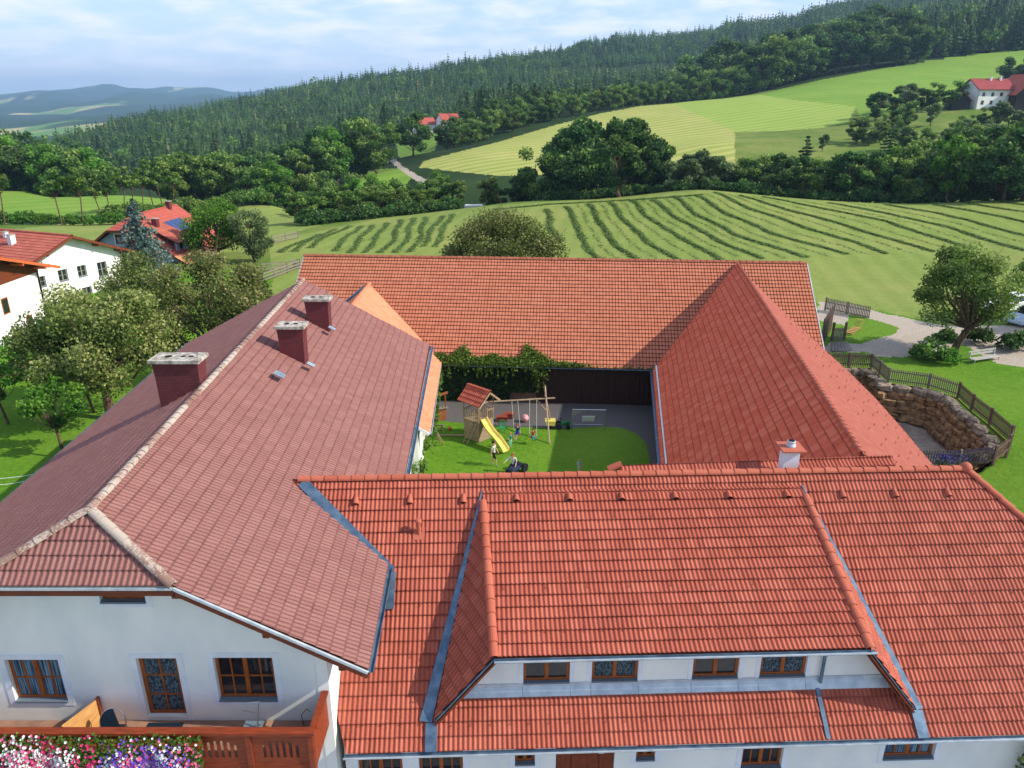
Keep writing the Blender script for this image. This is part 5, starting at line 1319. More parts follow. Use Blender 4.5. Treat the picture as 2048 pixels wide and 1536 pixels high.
# airy roadside trees on the left meadow
airy = make_tree(95, 12, 3.0, 7.2, 1500, .5, 14, .3, .14, mat=M['leaf_mid'], limbs=10, twig=False)
for px_, Y_, h_, lb in ((8, 141, 11.5, "thin tree at the left photo edge in the meadow"), (122, 146, 11, "slender tree on the ditch bank of the left meadow"), (165, 148, 11.5, "leaning slender birch on the ditch bank"),
                        (205, 160, 10, "thin tree left of the meadow thicket"), (222, 162, 10, "thin tree in the meadow thicket"), (252, 170, 10.5, None), (270, 172, 10.5, None), (290, 175, 10, None), (312, 178, 10.5, None), (330, 178, 10, None), (352, 182, 9, None)):
    p = atY(px_, 440, Y_); put_tree(airy, p[0], p[1], gz(p[0], p[1]), h_ / 12, rz=px_, label=lb or "thin tree in the row along the meadow ditch", group=None if lb else "thin trees along the meadow ditch", name='slender_tree')
for i, px_ in enumerate((146, 160, 172, 184, 200, 214)):
    p = atY(px_, 340, 300); put_tree(pine, p[0], p[1], gz(p[0], p[1]), .8 + .12 * (i % 3), rz=i, label="tall bare stemmed pine at the right end of the left hill", group="pines at the end of the left hill", name='pine_tree')
for px_, Y_, h_, lb in ((1400, 160, 9.5, "left one of the two dark spruces behind the striped field"), (1440, 162, 8.5, "right one of the two dark spruces behind the striped field"), (1600, 172, 15, "tall dark spruce in the belt behind the field"), (1762, 190, 16, "tall dark spruce before the orchard slope"), (1835, 158, 8, "small spruce in the belt below the farmhouse")):
    p = atY(px_, 400, Y_); put_tree(con[1], p[0], p[1], gz(p[0], p[1]), h_ / 22 * 1.5, sz=h_ / 22, label=lb, name='spruce')
# hedges and thickets
ri = np.random.default_rng(8)
for i in range(16):
    t = i / 15; p = atY(-10 + 250 * t, 452 - 8 * t, 142 + 10 * t); put_shrub(sh_green, p[0], p[1], gz(p[0], p[1]), 1.9 + ri.uniform(-.3, .5), "low green bush in the ditch across the left meadow", rz=i, group="bushes in the meadow ditch")
for i in range(26):
    t = i / 25; p = atY(215 + 310 * t, 424 - 16 * t, 158 + 26 * t); put_shrub(sh_mid, p[0], p[1], gz(p[0], p[1]), 2.4 + ri.uniform(-.5, 1.0), "bush in the thicket along the upper ditch", rz=i, group="bushes of the upper ditch")
for i in range(22):
    t = i / 21; p = atY(1090 + 260 * t, 402 - 14 * t, 155); put_shrub(sh_dark, p[0], p[1], gz(p[0], p[1]), 1.6 + ri.uniform(-.4, .8), "undergrowth bush at the foot of the tall clump", rz=i, group="undergrowth at the clump")
for i in range(30):
    t = i / 29; p = atY(1360 + 700 * t, 400, 152 - 10 * t); put_shrub(sh_dark, p[0], p[1], gz(p[0], p[1]) - .3, 1.9 + ri.uniform(-.4, .8), "dark bush along the far edge of the striped field", rz=i, group="bushes along the striped field")
for i in range(20):
    t = i / 19; p = atY(620 + 280 * t, 462 - 42 * t, 136 + 16 * t); put_shrub(sh_dark, p[0], p[1], gz(p[0], p[1]) - .2, 1.9 + ri.uniform(-.4, .8), "bush along the left rim of the mown field", rz=i, group="bushes along the field rim")

# --- forests: beyond what one can count they read as one mass
def forest_region():
    N_ = 60000; r = np.random.default_rng(21)
    # area-uniform samples in wedge
    az = np.tan(r.uniform(R(-40), R(39), N_)); Y = np.sqrt(r.uniform(250 ** 2, 1950 ** 2, N_)); X = az * Y
    z = ground(X, Y); px, py = P2(X, Y, z)
    keep = np.ones(N_, bool)
    Yf = np.interp(px, [-300, 0, 205, 230, 700, 770, 800, 905, 960, 1100, 1350, 1500, 1700, 1850, 2060, 2400], [268, 268, 275, 430, 400, 400, 545, 545, 420, 440, 500, 545, 560, 535, 528, 520])
    keep &= Y > Yf
    keep &= ~((px < 112) & (Y > 410)) 
    keep &= (px > -120) & (px < 2170)
    # clearings
    keep &= ~((px > 1190) & (px < 1360) & (Y > 930) & (Y < 1010))
    # hide what lies deep behind the ridge
    keep &= ~((px > 560) & (Y > 1330) & (px < 1200))
    keep &= ~((px > 1200) & (Y > 1720))
    keep &= ~((px < 600) & (Y > np.interp(px, [100, 130, 370, 460, 600], [820, 830, 960, 1160, 1250])))
    return X[keep], Y[keep], z[keep], px[keep], py[keep]
FX, FY, FZ, Fpx, Fpy = forest_region()
# prune: density ~ near trees denser
r_ = np.random.default_rng(22)
o_ = np.argsort(FY); FX, FY, FZ, Fpx, Fpy = [a[o_] for a in (FX, FY, FZ, Fpx, Fpy)]
extra = []
NE = 15000   # extra trees in the near part so crowns close up
az = np.tan(r_.uniform(R(-38), R(38), NE)); Y = np.sqrt(r_.uniform(260 ** 2, 900 ** 2, NE)); X = az * Y; z = ground(X, Y); px, py = P2(X, Y, z)
Yf = np.interp(px, [-300, 0, 205, 230, 700, 770, 800, 905, 960, 1100, 1350, 1500, 1700, 1850, 2060, 2400], [268, 268, 275, 430, 400, 400, 545, 545, 420, 440, 500, 545, 560, 535, 528, 520])
k_ = (Y > Yf) & ~((px < 112) & (Y > 410)) & (px > -120) & (px < 2170)
FX = np.r_[FX, X[k_]]; FY = np.r_[FY, Y[k_]]; FZ = np.r_[FZ, z[k_]]; Fpx = np.r_[Fpx, px[k_]]; Fpy = np.r_[Fpy, py[k_]]
nF = len(FX)
isdec = ((Fpx < 230) & (FY < 420)) | ((FY < 470) & (Fpx < 760) & (r_.random(nF) < .55)) | ((Fpx > 1300) & (FY < 700) & (Fpx < 1700) & (r_.random(nF) < .6)) | (r_.random(nF) < .14 + .45 * (vnoise(FX, FY, 140, 8) > .35))
def lod_con(seed, lev=7, per=5):
    r = np.random.default_rng(seed); V = []; F = []
    for i in range(lev):
        t = i / (lev - 1); z = .12 + .86 * t; L = .155 * (1 - t) ** .75 + .03
        for j in range(per):
            a = 6.283 * (j + r.uniform(-.4, .4)) / per; da = 3.3 / per * .6; Lj = L * r.uniform(.75, 1.15); n0 = len(V)
            V += [(0, 0, z + .05), (math.cos(a - da) * Lj * .8, math.sin(a - da) * Lj * .8, z - .05), (math.cos(a) * Lj, math.sin(a) * Lj, z - .075), (math.cos(a + da) * Lj * .8, math.sin(a + da) * Lj * .8, z - .05)]
            F.append((n0, n0 + 1, n0 + 2, n0 + 3))
    return np.array(V), np.array(F)
def lod_dec(seed, n=90, nb=8):
    r = np.random.default_rng(seed); B = blobs(nb, .33, .82, .16, r, 'round'); C, d, k = crown_points(B, .15 * r.uniform(.8, 1.2, nb), n, r)
    V, F = quads(C, .1, d, r, .5); return V, F
def mass(name, X, Y, Z, Hh, Wd, tint, protos, mat, seed=0):
    r = np.random.default_rng(seed); Vs, Fs, Ts = [], [], []; off = 0; kk = r.integers(0, len(protos), len(X)); rot = r.uniform(0, 6.28, len(X))
    for q, (pv, pf) in enumerate(protos):
        m = np.where(kk == q)[0]
        if len(m) == 0: continue
        c, s = np.cos(rot[m])[:, None], np.sin(rot[m])[:, None]
        x = (pv[None, :, 0] * c - pv[None, :, 1] * s) * Wd[m][:, None] + X[m][:, None]; y = (pv[None, :, 0] * s + pv[None, :, 1] * c) * Wd[m][:, None] + Y[m][:, None]
        zz = pv[None, :, 2] * Hh[m][:, None] + Z[m][:, None] - .5
        Vs.append(np.stack([x, y, zz], -1).reshape(-1, 3)); nv = len(pv)
        Fs.append((pf[None] + (np.arange(len(m)) * nv)[:, None, None]).reshape(-1, pf.shape[1]) + off); off += nv * len(m)
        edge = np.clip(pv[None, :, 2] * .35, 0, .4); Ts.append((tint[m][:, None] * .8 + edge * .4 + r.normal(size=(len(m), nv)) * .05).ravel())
    return nmesh(name, np.concatenate(Vs), np.concatenate(Fs), mat, attr=np.clip(np.concatenate(Ts), 0, 1))
Hh = r_.uniform(8, 16, nF) * np.where(r_.random(nF) < .12, 1.35, 1.0) * np.where(Fpx > 1450, 1.35, 1.0) * (1 + .12 * vnoise(FX, FY, 90, 9)); tn = np.clip(r_.normal(.36, .2, nF) + .2 * vnoise(FX, FY, 150, 10) + .1 * vnoise(FX, FY, 45, 14), .0, .85); yl = r_.random(nF) < .05 + .12 * (vnoise(FX, FY, 130, 15) > .5); tn[yl] = r_.uniform(.85, 1.0, yl.sum())
app = Hh / FY
# the nearest conifers and broadleaf trees stand as single objects, the rest is one wood
ci = np.where(~isdec)[0]; ci = ci[np.argsort(-app[ci])]; near_c = ci[(FY[ci] < 640)][:260]
di = np.where(isdec)[0]; di = di[np.argsort(-app[di])]; near_d = di[:0]
for q, i in enumerate(near_c):
    side = "behind the meadow at the far right" if Fpx[i] > 1500 else ("above the stubble field line" if Fpx[i] > 900 else "on the shaded lower slope of the left forest")
    put_tree(con[q % 3], FX[i], FY[i], FZ[i], Hh[i] / 22 * 1.4, rz=q, sz=Hh[i] / 22, label="tall conifer " + side, group="conifers " + side, name='conifer')
sel = np.setdiff1d(np.arange(nF), near_c)
m_ = isdec[sel]
pc = [lod_con(s) for s in range(5)]; pd = [lod_dec(s) for s in range(5)]
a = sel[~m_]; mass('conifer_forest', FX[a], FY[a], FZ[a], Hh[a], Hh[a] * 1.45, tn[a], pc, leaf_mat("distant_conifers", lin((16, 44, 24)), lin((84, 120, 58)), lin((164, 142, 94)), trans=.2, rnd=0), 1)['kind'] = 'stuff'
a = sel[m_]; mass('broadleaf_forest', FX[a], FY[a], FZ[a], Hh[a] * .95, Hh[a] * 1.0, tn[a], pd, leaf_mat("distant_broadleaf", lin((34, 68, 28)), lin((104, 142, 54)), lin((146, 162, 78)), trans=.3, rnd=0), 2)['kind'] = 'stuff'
for o in (bpy.data.objects['conifer_forest'], bpy.data.objects['broadleaf_forest']): o['label'] = "far wooded hillside of many trees" 
# ================================================================ neighbouring houses
M['white_bright'] = simple("white_render", lin((240, 240, 236)), lin((228, 228, 226)), 1.0, .9, .2)
M['blue_wall'] = simple("blue_grey_render", lin((150, 166, 190)), lin((136, 152, 178)), 1.0, .9, .2)
M['far_tile'] = tile_mat("neighbour_red_tile", [lin((152, 78, 64)), lin((172, 94, 78)), lin((188, 110, 94))], None, rough=.8, var=.7, weather=.2, spec=.15)
M['far_tile2'] = tile_mat("neighbour_pink_tile", [lin((160, 76, 66)), lin((174, 88, 76)), lin((186, 102, 90))], None, rough=.8, var=.5, weather=.2, spec=.15)
def gable_house(name, p0, p1, hw, ze, zr, zg, label, wallm, tilem, over=1.0, clad=0.0, wins=(), sidewins=(), overg=None, hip=None, chim=(), gauge=.5, cat='house', winm=None):
    """ridge p0 (near gable) -> p1, half width hw incl. overhang"""
    p0 = np.array(p0, float); p1 = np.array(p1, float); d = p1 - p0; L = np.linalg.norm(d); d /= L; s = np.array((d[1], -d[0])); overg = over if overg is None else overg
    h = empty(name, (*((p0 + p1) / 2), zg), label=label, cat=cat)
    G = lambda a, b, z: np.array((*(p0 + d * a + s * b), z))
    ha = 0 if not hip else hip
    for sg in (-1, 1):
        if hip:
            zh = zr - .3 * (zr - ze) * 1.0; bh = hw * .3
            poly = [G(0, sg * hw, ze), G(0, sg * bh, zh), G(ha, 0, zr), G(L, 0, zr), G(L, sg * hw, ze)]
        else: poly = [G(0, sg * hw, ze), G(0, 0, zr), G(L, 0, zr), G(L, sg * hw, ze)]
        rf_ = tile_roof('roof', poly, tilem, h, period=.3, gauge=gauge, amp=.03, lap=.04, seg=4, seed=int(sg + 3))
        gutter('gutter', [G(0, sg * (hw + .05), ze - .02), G(L, sg * (hw + .05), ze - .02)], h, M['fascia'], r=.08, edge=False)
    if hip: tile_roof('hip_roof', [G(0, -bh, zh), G(0, bh, zh), G(ha, 0, zr)], tilem, h, period=.3, gauge=gauge, amp=.03, lap=.04, seg=4)
    ridge_caps('ridge_tiles', G(ha, 0, zr + .03), G(L, 0, zr + .03), tilem, rf_, rad=.16, L=.45)
    mb = MB()
    for sg in (-1, 1):
        if hip: mb.bar(G(-.03, sg * hw, ze - .1), G(-.03, sg * bh, zh - .1), .05, .24); mb.bar(G(-.03, -bh, zh - .12), G(-.03, bh, zh - .12), .05, .24) if sg > 0 else None
        else: mb.bar(G(-.03, sg * hw, ze - .1), G(-.03, 0, zr - .1), .05, .24)
    for t in ((-.75, -.4, .4, .75) if not hip else ()): mb.bar(G(-.02, t * hw, zr - (zr - ze) * abs(t) - .34), G(overg + .1, t * hw, zr - (zr - ze) * abs(t) - .34), .14, .2)
    mb.build('bargeboard', M['fascia'], h)
    wb = hw - over; zw = zr - (zr - ze) * wb / hw - .12
    pk = zr - .2 if not hip else zr - .35 * (zr - ze)
    f3 = lambda a, b: G(a, b, 0)
    pg = [(0, zg - 1.5), (2 * wb, zg - 1.5), (2 * wb, zw), (wb, zr - .2), (0, zw)] if not hip else [(0, zg - 1.5), (2 * wb, zg - 1.5), (2 * wb, zw), (wb * 1.28, zh - .15), (wb * .72, zh - .15), (0, zw)]
    # s is to the right when looking along d, so the near gable runs -wb -> wb
    wall('gable_wall', f3(overg, -wb), (*s, 0), pg, [w for w in wins], h, wallm)
    for w in wins: window(h, f3(overg, -wb), (*s, 0), *w, cols=2, rows=2, trimw=.12, wood_=winm)
    wall('gable_wall', f3(L - overg, wb), (*-s, 0), [(0, zg - 1.5), (2 * wb, zg - 1.5), (2 * wb, zw), (wb, zr - .2), (0, zw)], [], h, wallm)
    wall('wall', f3(overg, wb), (*d, 0), [(0, zg - 1.5), (L - 2 * overg, zg - 1.5), (L - 2 * overg, zw), (0, zw)], [w for w in sidewins], h, wallm)
    for w in sidewins: window(h, f3(overg, wb), (*d, 0), *w, cols=2, rows=2, trimw=.12)
    wall('wall', f3(L - overg, -wb), (*-d, 0), [(0, zg - 1.5), (L - 2 * overg, zg - 1.5), (L - 2 * overg, zw), (0, zw)], [], h, wallm)
    if clad:
        mb = MB(); q = [G(overg - .04, -wb, zw - clad), G(overg - .04, wb, zw - clad), G(overg - .04, wb, zw), G(overg - .04, 0, zr - .25), G(overg - .04, -wb, zw)]
        mb.prism(q, (*(d * .03), 0)); mb.build('wood_cladding', M['fascia'], h)
    for a, b, w_, zt, m_ in chim:
        zb2 = zr - (zr - ze) * abs(b) / hw - .5
        mb = MB(); c = G(a, b, (zb2 + zt) / 2); mb.obox(c, (*(d * w_), 0), (*(s * w_), 0), (0, 0, (zt - zb2) / 2)); ch = mb.build('chimney', m_, h)
        mb = MB(); mb.obox(G(a, b, zt + .04), (*(d * (w_ + .06)), 0), (*(s * (w_ + .06)), 0), (0, 0, .035)); mb.build('chimney_cap', M['concrete'], ch)
    return h, G
zg2 = -2.4
h2, G2 = gable_house('house', (-45.9, 78.6), (-57.8, 83.3), 7.6, 2.6, 5.5, zg2, "white two storey neighbour house with red roof and several gable windows", M['white_bright'], M['far_tile'], over=1.3,
                     wins=[(2.0, 3.1, .8, 1.9), (4.6, 5.7, .9, 2.1), (6.9, 8.0, .9, 2.1), (9.4, 10.6, .4, 2.0), (1.9, 2.9, -1.9, -.6), (4.5, 5.6, -1.9, -.5), (7.0, 8.2, -1.7, -.3), (10.0, 11.0, -2.2, -.2)][:8], overg=1.0, chim=[(6, -2.3, .28, 5.6, M['trim']), (8.3, -1.2, .2, 5.6, M['trim'])], winm=simple('grey_window_frame', lin((150, 146, 140))))
mb = MB(); q = G2(5.4, -5.2, 0); q[2] = 5.5 - (5.5 - 2.6) * 5.2 / 7.6 + .1
nn2 = np.array((*(G2(0, -1, 0) - G2(0, 0, 0))[:2], 0)) ; sl2 = 2.9 / 7.6; uu = G2(1, 0, 0) - G2(0, 0, 0); vv = nn2 * 1.0 + np.array((0, 0, -sl2)); vv /= np.linalg.norm(vv); nrm = np.cross(uu, vv); nrm = nrm if nrm[2] > 0 else -nrm
q = G2(9.2, -4.6, 5.5 - sl2 * 4.6 + .06); mb.obox(q, uu * .45, vv * .6, nrm * .05); o = mb.build('skylight', M['zinc'], h2)
mb = MB(); mb.obox(q + nrm * .055, uu * .36, vv * .5, nrm * .01); mb.build('skylight_pane', M['glass'], o)
attach(h2)
# nearest white house at the left edge: its roof falls away behind the orange eave board
h1, G1 = gable_house('house', (-42.6, 61.4), (-56, 61.4), 8.6, 4.1, 6.7, -1.4, "close white house cut by the left edge with orange verge board and brown gable cladding", M['white_bright'], M['far_tile'], over=1.5, overg=1.2, clad=.5, wins=[])
for o_ in h1.children:
    if o_.name.startswith('bargeboard'): o_.data.materials.clear(); o_.data.materials.append(wood("orange_verge_board", (214, 112, 62), (190, 90, 48)))
mb = MB(); xw = -42.6 - 1.2; mb.box(xw - .02, xw + .03, 65.3, 66.2, -1.0, .5); w_ = mb.build('window', M['win_wood'], h1); mb = MB(); mb.box(xw + .031, xw + .04, 65.4, 66.1, -.9, .4); mb.build('pane', M['glass'], w_)
mb = MB(); mb.box(xw - .02, xw + .03, 62.6, 63.5, 1.4, 2.8); w_ = mb.build('window', M['win_wood'], h1); mb = MB(); mb.box(xw + .031, xw + .04, 62.7, 63.4, 1.5, 2.7); mb.build('pane', M['glass'], w_)
attach(h1)
# blue-grey house with the solar roof
h3, G3 = gable_house('house', (-50.5, 98.0), (-48.9, 111.5), 7.6, -.9, 4.5, -4.6, "blue grey house with hipped red roof and blue solar panels", M['blue_wall'], M['far_tile2'], over=.8, hip=2.2,
                     wins=[(5.0, 6.0, 1.0, 2.3), (7.6, 8.6, 1.0, 2.3), (3, 4, -2.4, -1.2), (9.4, 10.6, -2.4, -1.2)], chim=[(11.0, .3, .3, 5.3, M['bricks']), (3.4, 2.6, .35, 4.0, M['bricks'])])
sl3 = 5.4 / 7.6; uu = G3(1, 0, 0) - G3(0, 0, 0); ss3 = G3(0, 1, 0) - G3(0, 0, 0); vv = ss3 - np.array((0, 0, sl3)); vv /= np.linalg.norm(vv); nrm = np.cross(uu, vv); nrm = nrm if nrm[2] > 0 else -nrm
sp = None
for k_i in range(4):
    q = G3(7.2 + (k_i - 1.5) * 1.05 + 1.0, 3.1, 4.5 - sl3 * 3.1 + .16)
    mb = MB(); mb.obox(q, uu * .49, vv * 1.15, nrm * .03); o = mb.build('solar_panel', glassm("solar_glass", lin((36, 66, 130)), .25), h3)
    mb = MB()
    for a_, b_ in ((-.5, 0), (.5, 0)): mb.obox(q + uu * a_, uu * .02, vv * 1.18, nrm * .045)
    for b_ in (-1.17, 1.17): mb.obox(q + vv * b_, uu * .48, vv * .02, nrm * .045)
    mb.build('panel_frame', M['steel'], o)
# lower lean roof (orange) in front of the slope
qa = [G3(-2.6, 7.0, -.5), G3(5.4, 7.2, -.5), G3(5.0, 3.4, 2.1), G3(-.0, 3.4, 2.1)]
tile_roof('dormer_roof', [G3(1.2, 6.6, 1.2), G3(6.2, 6.6, 1.2), G3(5.4, 2.2, 3.2), G3(1.8, 2.2, 3.2)], M['far_tile'], h3, period=.3, gauge=.5, amp=.03, seg=4)
tile_roof('porch_roof', [G3(-.6, 10.6, -2.3), G3(8.0, 10.6, -2.3), G3(8.0, 6.9, -.2), G3(-.6, 6.9, -.2)], M['pale_orange'], h3, period=.3, gauge=.5, amp=.03, seg=4)
wall('dormer_wall', G3(1.5, 6.3, 0), uu, [(0, -.8), (4.4, -.8), (4.4, 1.3), (0, 1.3)], [(.6, 1.6, .0, 1.0), (2.6, 3.6, 0, 1.0)], h3, M['blue_wall'])
wall('porch_wall', G3(-.2, 10.2, 0), uu, [(0, -5), (7.8, -5), (7.8, -2.2), (0, -2.2)], [], h3, M['white_bright'])
attach(h3)
# far white farmhouse on the right slope
pf = atY(1975, 217, 300)
h4, G4 = gable_house('farmhouse', (pf[0] - 6.5, pf[1] + 4), (pf[0] + 9, pf[1] + 6), 6.2, pf[2] + 6.6, pf[2] + 10.4, pf[2] - 2, "far white farmhouse with dark red roof on the right slope", M['white_bright'], tile_mat("dark_red_roof", [lin((140, 52, 54)), lin((156, 64, 64)), lin((168, 74, 72))], None), over=.8, overg=.6, gauge=.9,
                     sidewins=[(1.6 + 3.6 * i, 2.8 + 3.6 * i, pf[2] + 4.3, pf[2] + 5.6) for i in range(4)] + [(1.6 + 3.6 * i, 2.8 + 3.6 * i, pf[2] + 1.4, pf[2] + 2.8) for i in range(4)], chim=[(8, .8, .3, pf[2] + 11.3, M['trim']), (12, .8, .3, pf[2] + 11.3, M['trim'])])
attach(h4)
h5, G5 = gable_house('barn', (pf[0] + 13.5, pf[1] - 6), (pf[0] + 15, pf[1] + 14), 7.5, pf[2] + 4.6, pf[2] + 12, pf[2] - 2, "far dark wooden barn gable with orange roof beside the white farmhouse", wood("dark_barn_boards", (50, 40, 36), (30, 24, 22)), M['far_tile'], over=.8, overg=.8, gauge=.9, cat='barn')
attach(h5)
h6, G6 = gable_house('barn', (pf[0] - 10.5, pf[1] - 1), (pf[0] - 9.5, pf[1] + 7), 3.6, pf[2] + 2.6, pf[2] + 5.8, pf[2] - 2, "small dark shed at the left end of the far white farmhouse", wood("black_shed_boards", (40, 34, 32), (24, 20, 20)), tile_mat("shed_dark_roof", [lin((70, 50, 48)), lin((84, 60, 56)), lin((94, 70, 64))], None), over=.5, overg=.5, gauge=.9, cat='shed')
attach(h6)
pr = atY(850, 262, 520)
for q_, (dx, lb) in enumerate(((-2, "left red roofed farm building at the valley forest edge"), (14, "right red roofed farm building at the valley forest edge"))):
    z_ = gz(pr[0] + dx, 520); hh, _ = gable_house('farmhouse', (pr[0] + dx - 5, 520), (pr[0] + dx + 7, 528), 5, z_ + 4.5, z_ + 8.5, z_, lb, M['white_bright'], M['far_tile2'], over=.6, gauge=.9); attach(hh)

# ================================================================ fences
def picket_fence(pts, zs, label, h=1.0, step=.13, pw=.07, mat=None, name='picket_fence', post=1.9, postm=None):
    mat = mat or M['brown_wood']; p_ = [np.array((*a, z)) for a, z in zip(pts, zs)]
    f = empty(name, tuple(p_[0]), label=label, cat='fence')
    for a, b in zip(p_[:-1], p_[1:]):
        d = b - a; L = np.linalg.norm(d[:2]); mb = MB(); n = int(L / step)
        for i in range(n):
            q = a + d * ((i + .5) / n); u = d / np.linalg.norm(d); rr = random.uniform(-.015, .015)
            mb.obox(q + (0, 0, h / 2 + .05 + rr), u * pw / 2 , np.array((-u[1], u[0], 0)) * .01, (0, 0, h / 2))
        mb.build('pickets', mat, f)
        m2 = MB(); nn = np.array((-d[1], d[0], 0)) / np.linalg.norm(d[:2]) * .035
        m2.bar(a + nn + (0, 0, .25), b + nn + (0, 0, .25), .04, .08); m2.build('rail', mat, f)
        m2 = MB(); m2.bar(a + nn + (0, 0, .85), b + nn + (0, 0, .85), .04, .08); m2.build('rail', mat, f)
        k = max(1, int(round(L / post)))
        for i in range(k):
            q = a + d * (i / k); m3 = MB(); m3.box(q[0] - .06, q[0] + .06, q[1] - .06, q[1] + .06, q[2] - .3, q[2] + h + .12); m3.build('post', postm or mat, f)
    attach(f); return f
def fpt(px, py, z): p = atz(px, py, z); return (p[0], p[1])
F1 = [fpt(1655, 733, 0), fpt(1740, 735, 0)]
picket_fence(F1, [0.0, 0.0], "short grey brown picket fence between barn and stone wall corner")
F2 = [fpt(1742, 735, 0), fpt(1775, 765, 0), fpt(1856, 776, 0), fpt(1915, 795, 0)]
picket_fence(F2, [0, 0, 0, 0], "brown picket fence along the top of the curved stone wall", mat=M['grey_wood'])
F3 = [fpt(1915, 795, 0), fpt(1942, 820, 0), fpt(1978, 849, 0), fpt(2020, 886, 0)]
picket_fence(F3, [0, 0, 0, 0], "picket fence stretch on the right rim of the stone pit")
F4 = [fpt(2020, 886, 0), fpt(2014, 905, -.1), fpt(1985, 930, -.6), fpt(1915, 938, -1.0)]
picket_fence(F4, [0, -.1, -.5, -.9], "picket fence corner behind the lavender on the lawn")
F5 = [fpt(1915, 938, -1.0), fpt(1828, 936, -1.4)]
picket_fence(F5, [-.9, -1.3], "front picket fence with white gaps closing the stone pit", mat=M['grey_wood'])
# upper yard fence and open gate by the barn
g_a = atz(1662, 628, -.3); g_b = atz(1738, 640, -.3)
picket_fence([(g_a[0], g_a[1] + 1.5), (g_b[0], g_b[1])], [-.35, -.3], "grey board fence beside the gravel drive behind the barn", h=1.2, step=.15, pw=.1, mat=M['grey_wood'])
gt = empty('gate', tuple(atz(1672, 690, -.2)), label="grey slatted garden gate between dark panel and barn", cat='gate')
ga = atz(1664, 682, -.2); gb = atz(1688, 682, -.2); mb = MB()
for i in range(9): q = ga + (gb - ga) * (i + .5) / 9; mb.box(q[0] - .04, q[0] + .04, q[1] - .01, q[1] + .01, q[2] + .05, q[2] + 1.15)
mb.build('pickets', M['grey_wood'], gt); mb = MB(); mb.bar(ga + (0, .03, .3), gb + (0, .03, .3), .04, .08); mb.bar(ga + (0, .03, .95), gb + (0, .03, .95), .04, .08); mb.build('rail', M['grey_wood'], gt)
for q in (ga, gb): m3 = MB(); m3.box(q[0] - .08, q[0] + .08, q[1] - .02, q[1] + .14, q[2] - .2, q[2] + 1.6); m3.build('post', M['brown_wood'], gt)
attach(gt)
pn = empty('panel', tuple(atz(1650, 690, -.2)), label="dark brown board panel standing out from the barn's end", cat='panel')
a = atz(1640, 695, -.2); b = atz(1662, 660, -.2); mb = MB()
for i in range(8):
    q = a + (b - a) * (i + .5) / 8; u = (b - a) / np.linalg.norm(b - a); mb.obox(q + (0, 0, 1.2), u * np.linalg.norm(b - a) / 17, np.array((-u[1], u[0], 0)) * .02, (0, 0, 1.2))
mb.build('boards', wood("dark_panel_boards", (84, 58, 60), (58, 38, 42)), pn); attach(pn)
dk = empty('deck', tuple(atz(1680, 700, -.1)), label="pale wooden plank ramp in front of the slatted garden gate", cat='deck')
mb = MB(); a = atz(1662, 703, -.1); b = atz(1706, 703, -.1); c = atz(1694, 684, -.1); d_ = atz(1664, 684, -.1)
for i in range(6):
    t0, t1 = i / 6 + .01, (i + 1) / 6 - .01; mb.prism([lerp(a, b, t0), lerp(a, b, t1), lerp(d_, c, t1), lerp(d_, c, t0)], (0, 0, .06))
mb.build('planks', M['grey_wood'], dk); attach(dk)
# rail fences on the left
def rail_fence(pts, label, h=1.1, rails=3, mat=None):
    mat = mat or M['grey_wood']; P_ = [np.array((x, y, gz(x, y))) for x, y in pts]; f = empty('rail_fence', tuple(P_[0]), label=label, cat='fence')
    for a, b in zip(P_[:-1], P_[1:]):
        for r__ in range(rails): mb = MB(); z_ = h * (r__ + .6) / rails; mb.bar(a + (0, 0, z_), b + (0, 0, z_), .06, .17); mb.build('rail', mat, f)
        k = max(1, int(np.linalg.norm(b - a) / 2.6))
        for i in range(k + 1): q = a + (b - a) * i / k; mb = MB(); mb.box(q[0] - .07, q[0] + .07, q[1] + .03, q[1] + .15, q[2] - .3, q[2] + h + .1); mb.build('post', mat, f)
    attach(f)
def og(px, py): p = onground(px, py); return (p[0], p[1])
rail_fence([og(520, 569), og(600, 537)], "pale rail fence climbing to the corner of the mown field")
rail_fence([og(524, 544), og(596, 537)], "upper rail fence across the corner of the paddock")
rail_fence([og(545, 488), og(596, 477)], "short pale rail fence at the field's far left corner")

# ================================================================ stone retaining wall of the pit
M['stone'] = simple("brown_field_stone", lin((178, 140, 98)), lin((106, 82, 56)), 3.0, .9, .2, bump=.6, detail=9)
M['stone_grey'] = simple("grey_top_stone", lin((172, 156, 134)), lin((108, 98, 86)), 3.0, .9, .2, bump=.6, detail=9)
def boulder(mb, c, sx, sy, sz, r, ang):
    n0 = 7; n1 = 5; V = []; ca, sa = math.cos(ang), math.sin(ang); jit = r.normal(size=(n1 + 1, n0 + 1)) * .11
    for i in range(n1 + 1):
        ph = math.pi * i / n1 - math.pi / 2
        for k in range(n0):
            th = 2 * math.pi * k / n0; ex = lambda v: np.sign(v) * abs(v) ** .55
            x = ex(math.cos(ph)) * ex(math.cos(th)); y = ex(math.cos(ph)) * ex(math.sin(th)); z = ex(math.sin(ph)); q = 1 + jit[i, k]
            x, y, z = x * sx * q, y * sy * q, z * sz * q; V.append((c[0] + x * ca - y * sa, c[1] + x * sa + y * ca, c[2] + z))
    F = [(i * n0 + k, i * n0 + (k + 1) % n0, (i + 1) * n0 + (k + 1) % n0, (i + 1) * n0 + k) for i in range(n1) for k in range(n0)]
    mb.add(V, F + [tuple(range(n0))[::-1], tuple(n1 * n0 + k for k in range(n0))])
sw = empty('stone_wall', (28, 48, -2.3), label="curved dry wall of big brown boulders holding up the lawn", cat='wall')
path = np.array([F1[0], F1[1], F2[1], F2[2], F2[3], F3[1], F3[2], F3[3], F4[1], F4[2]]); cen = np.array((22.5, 46.0))
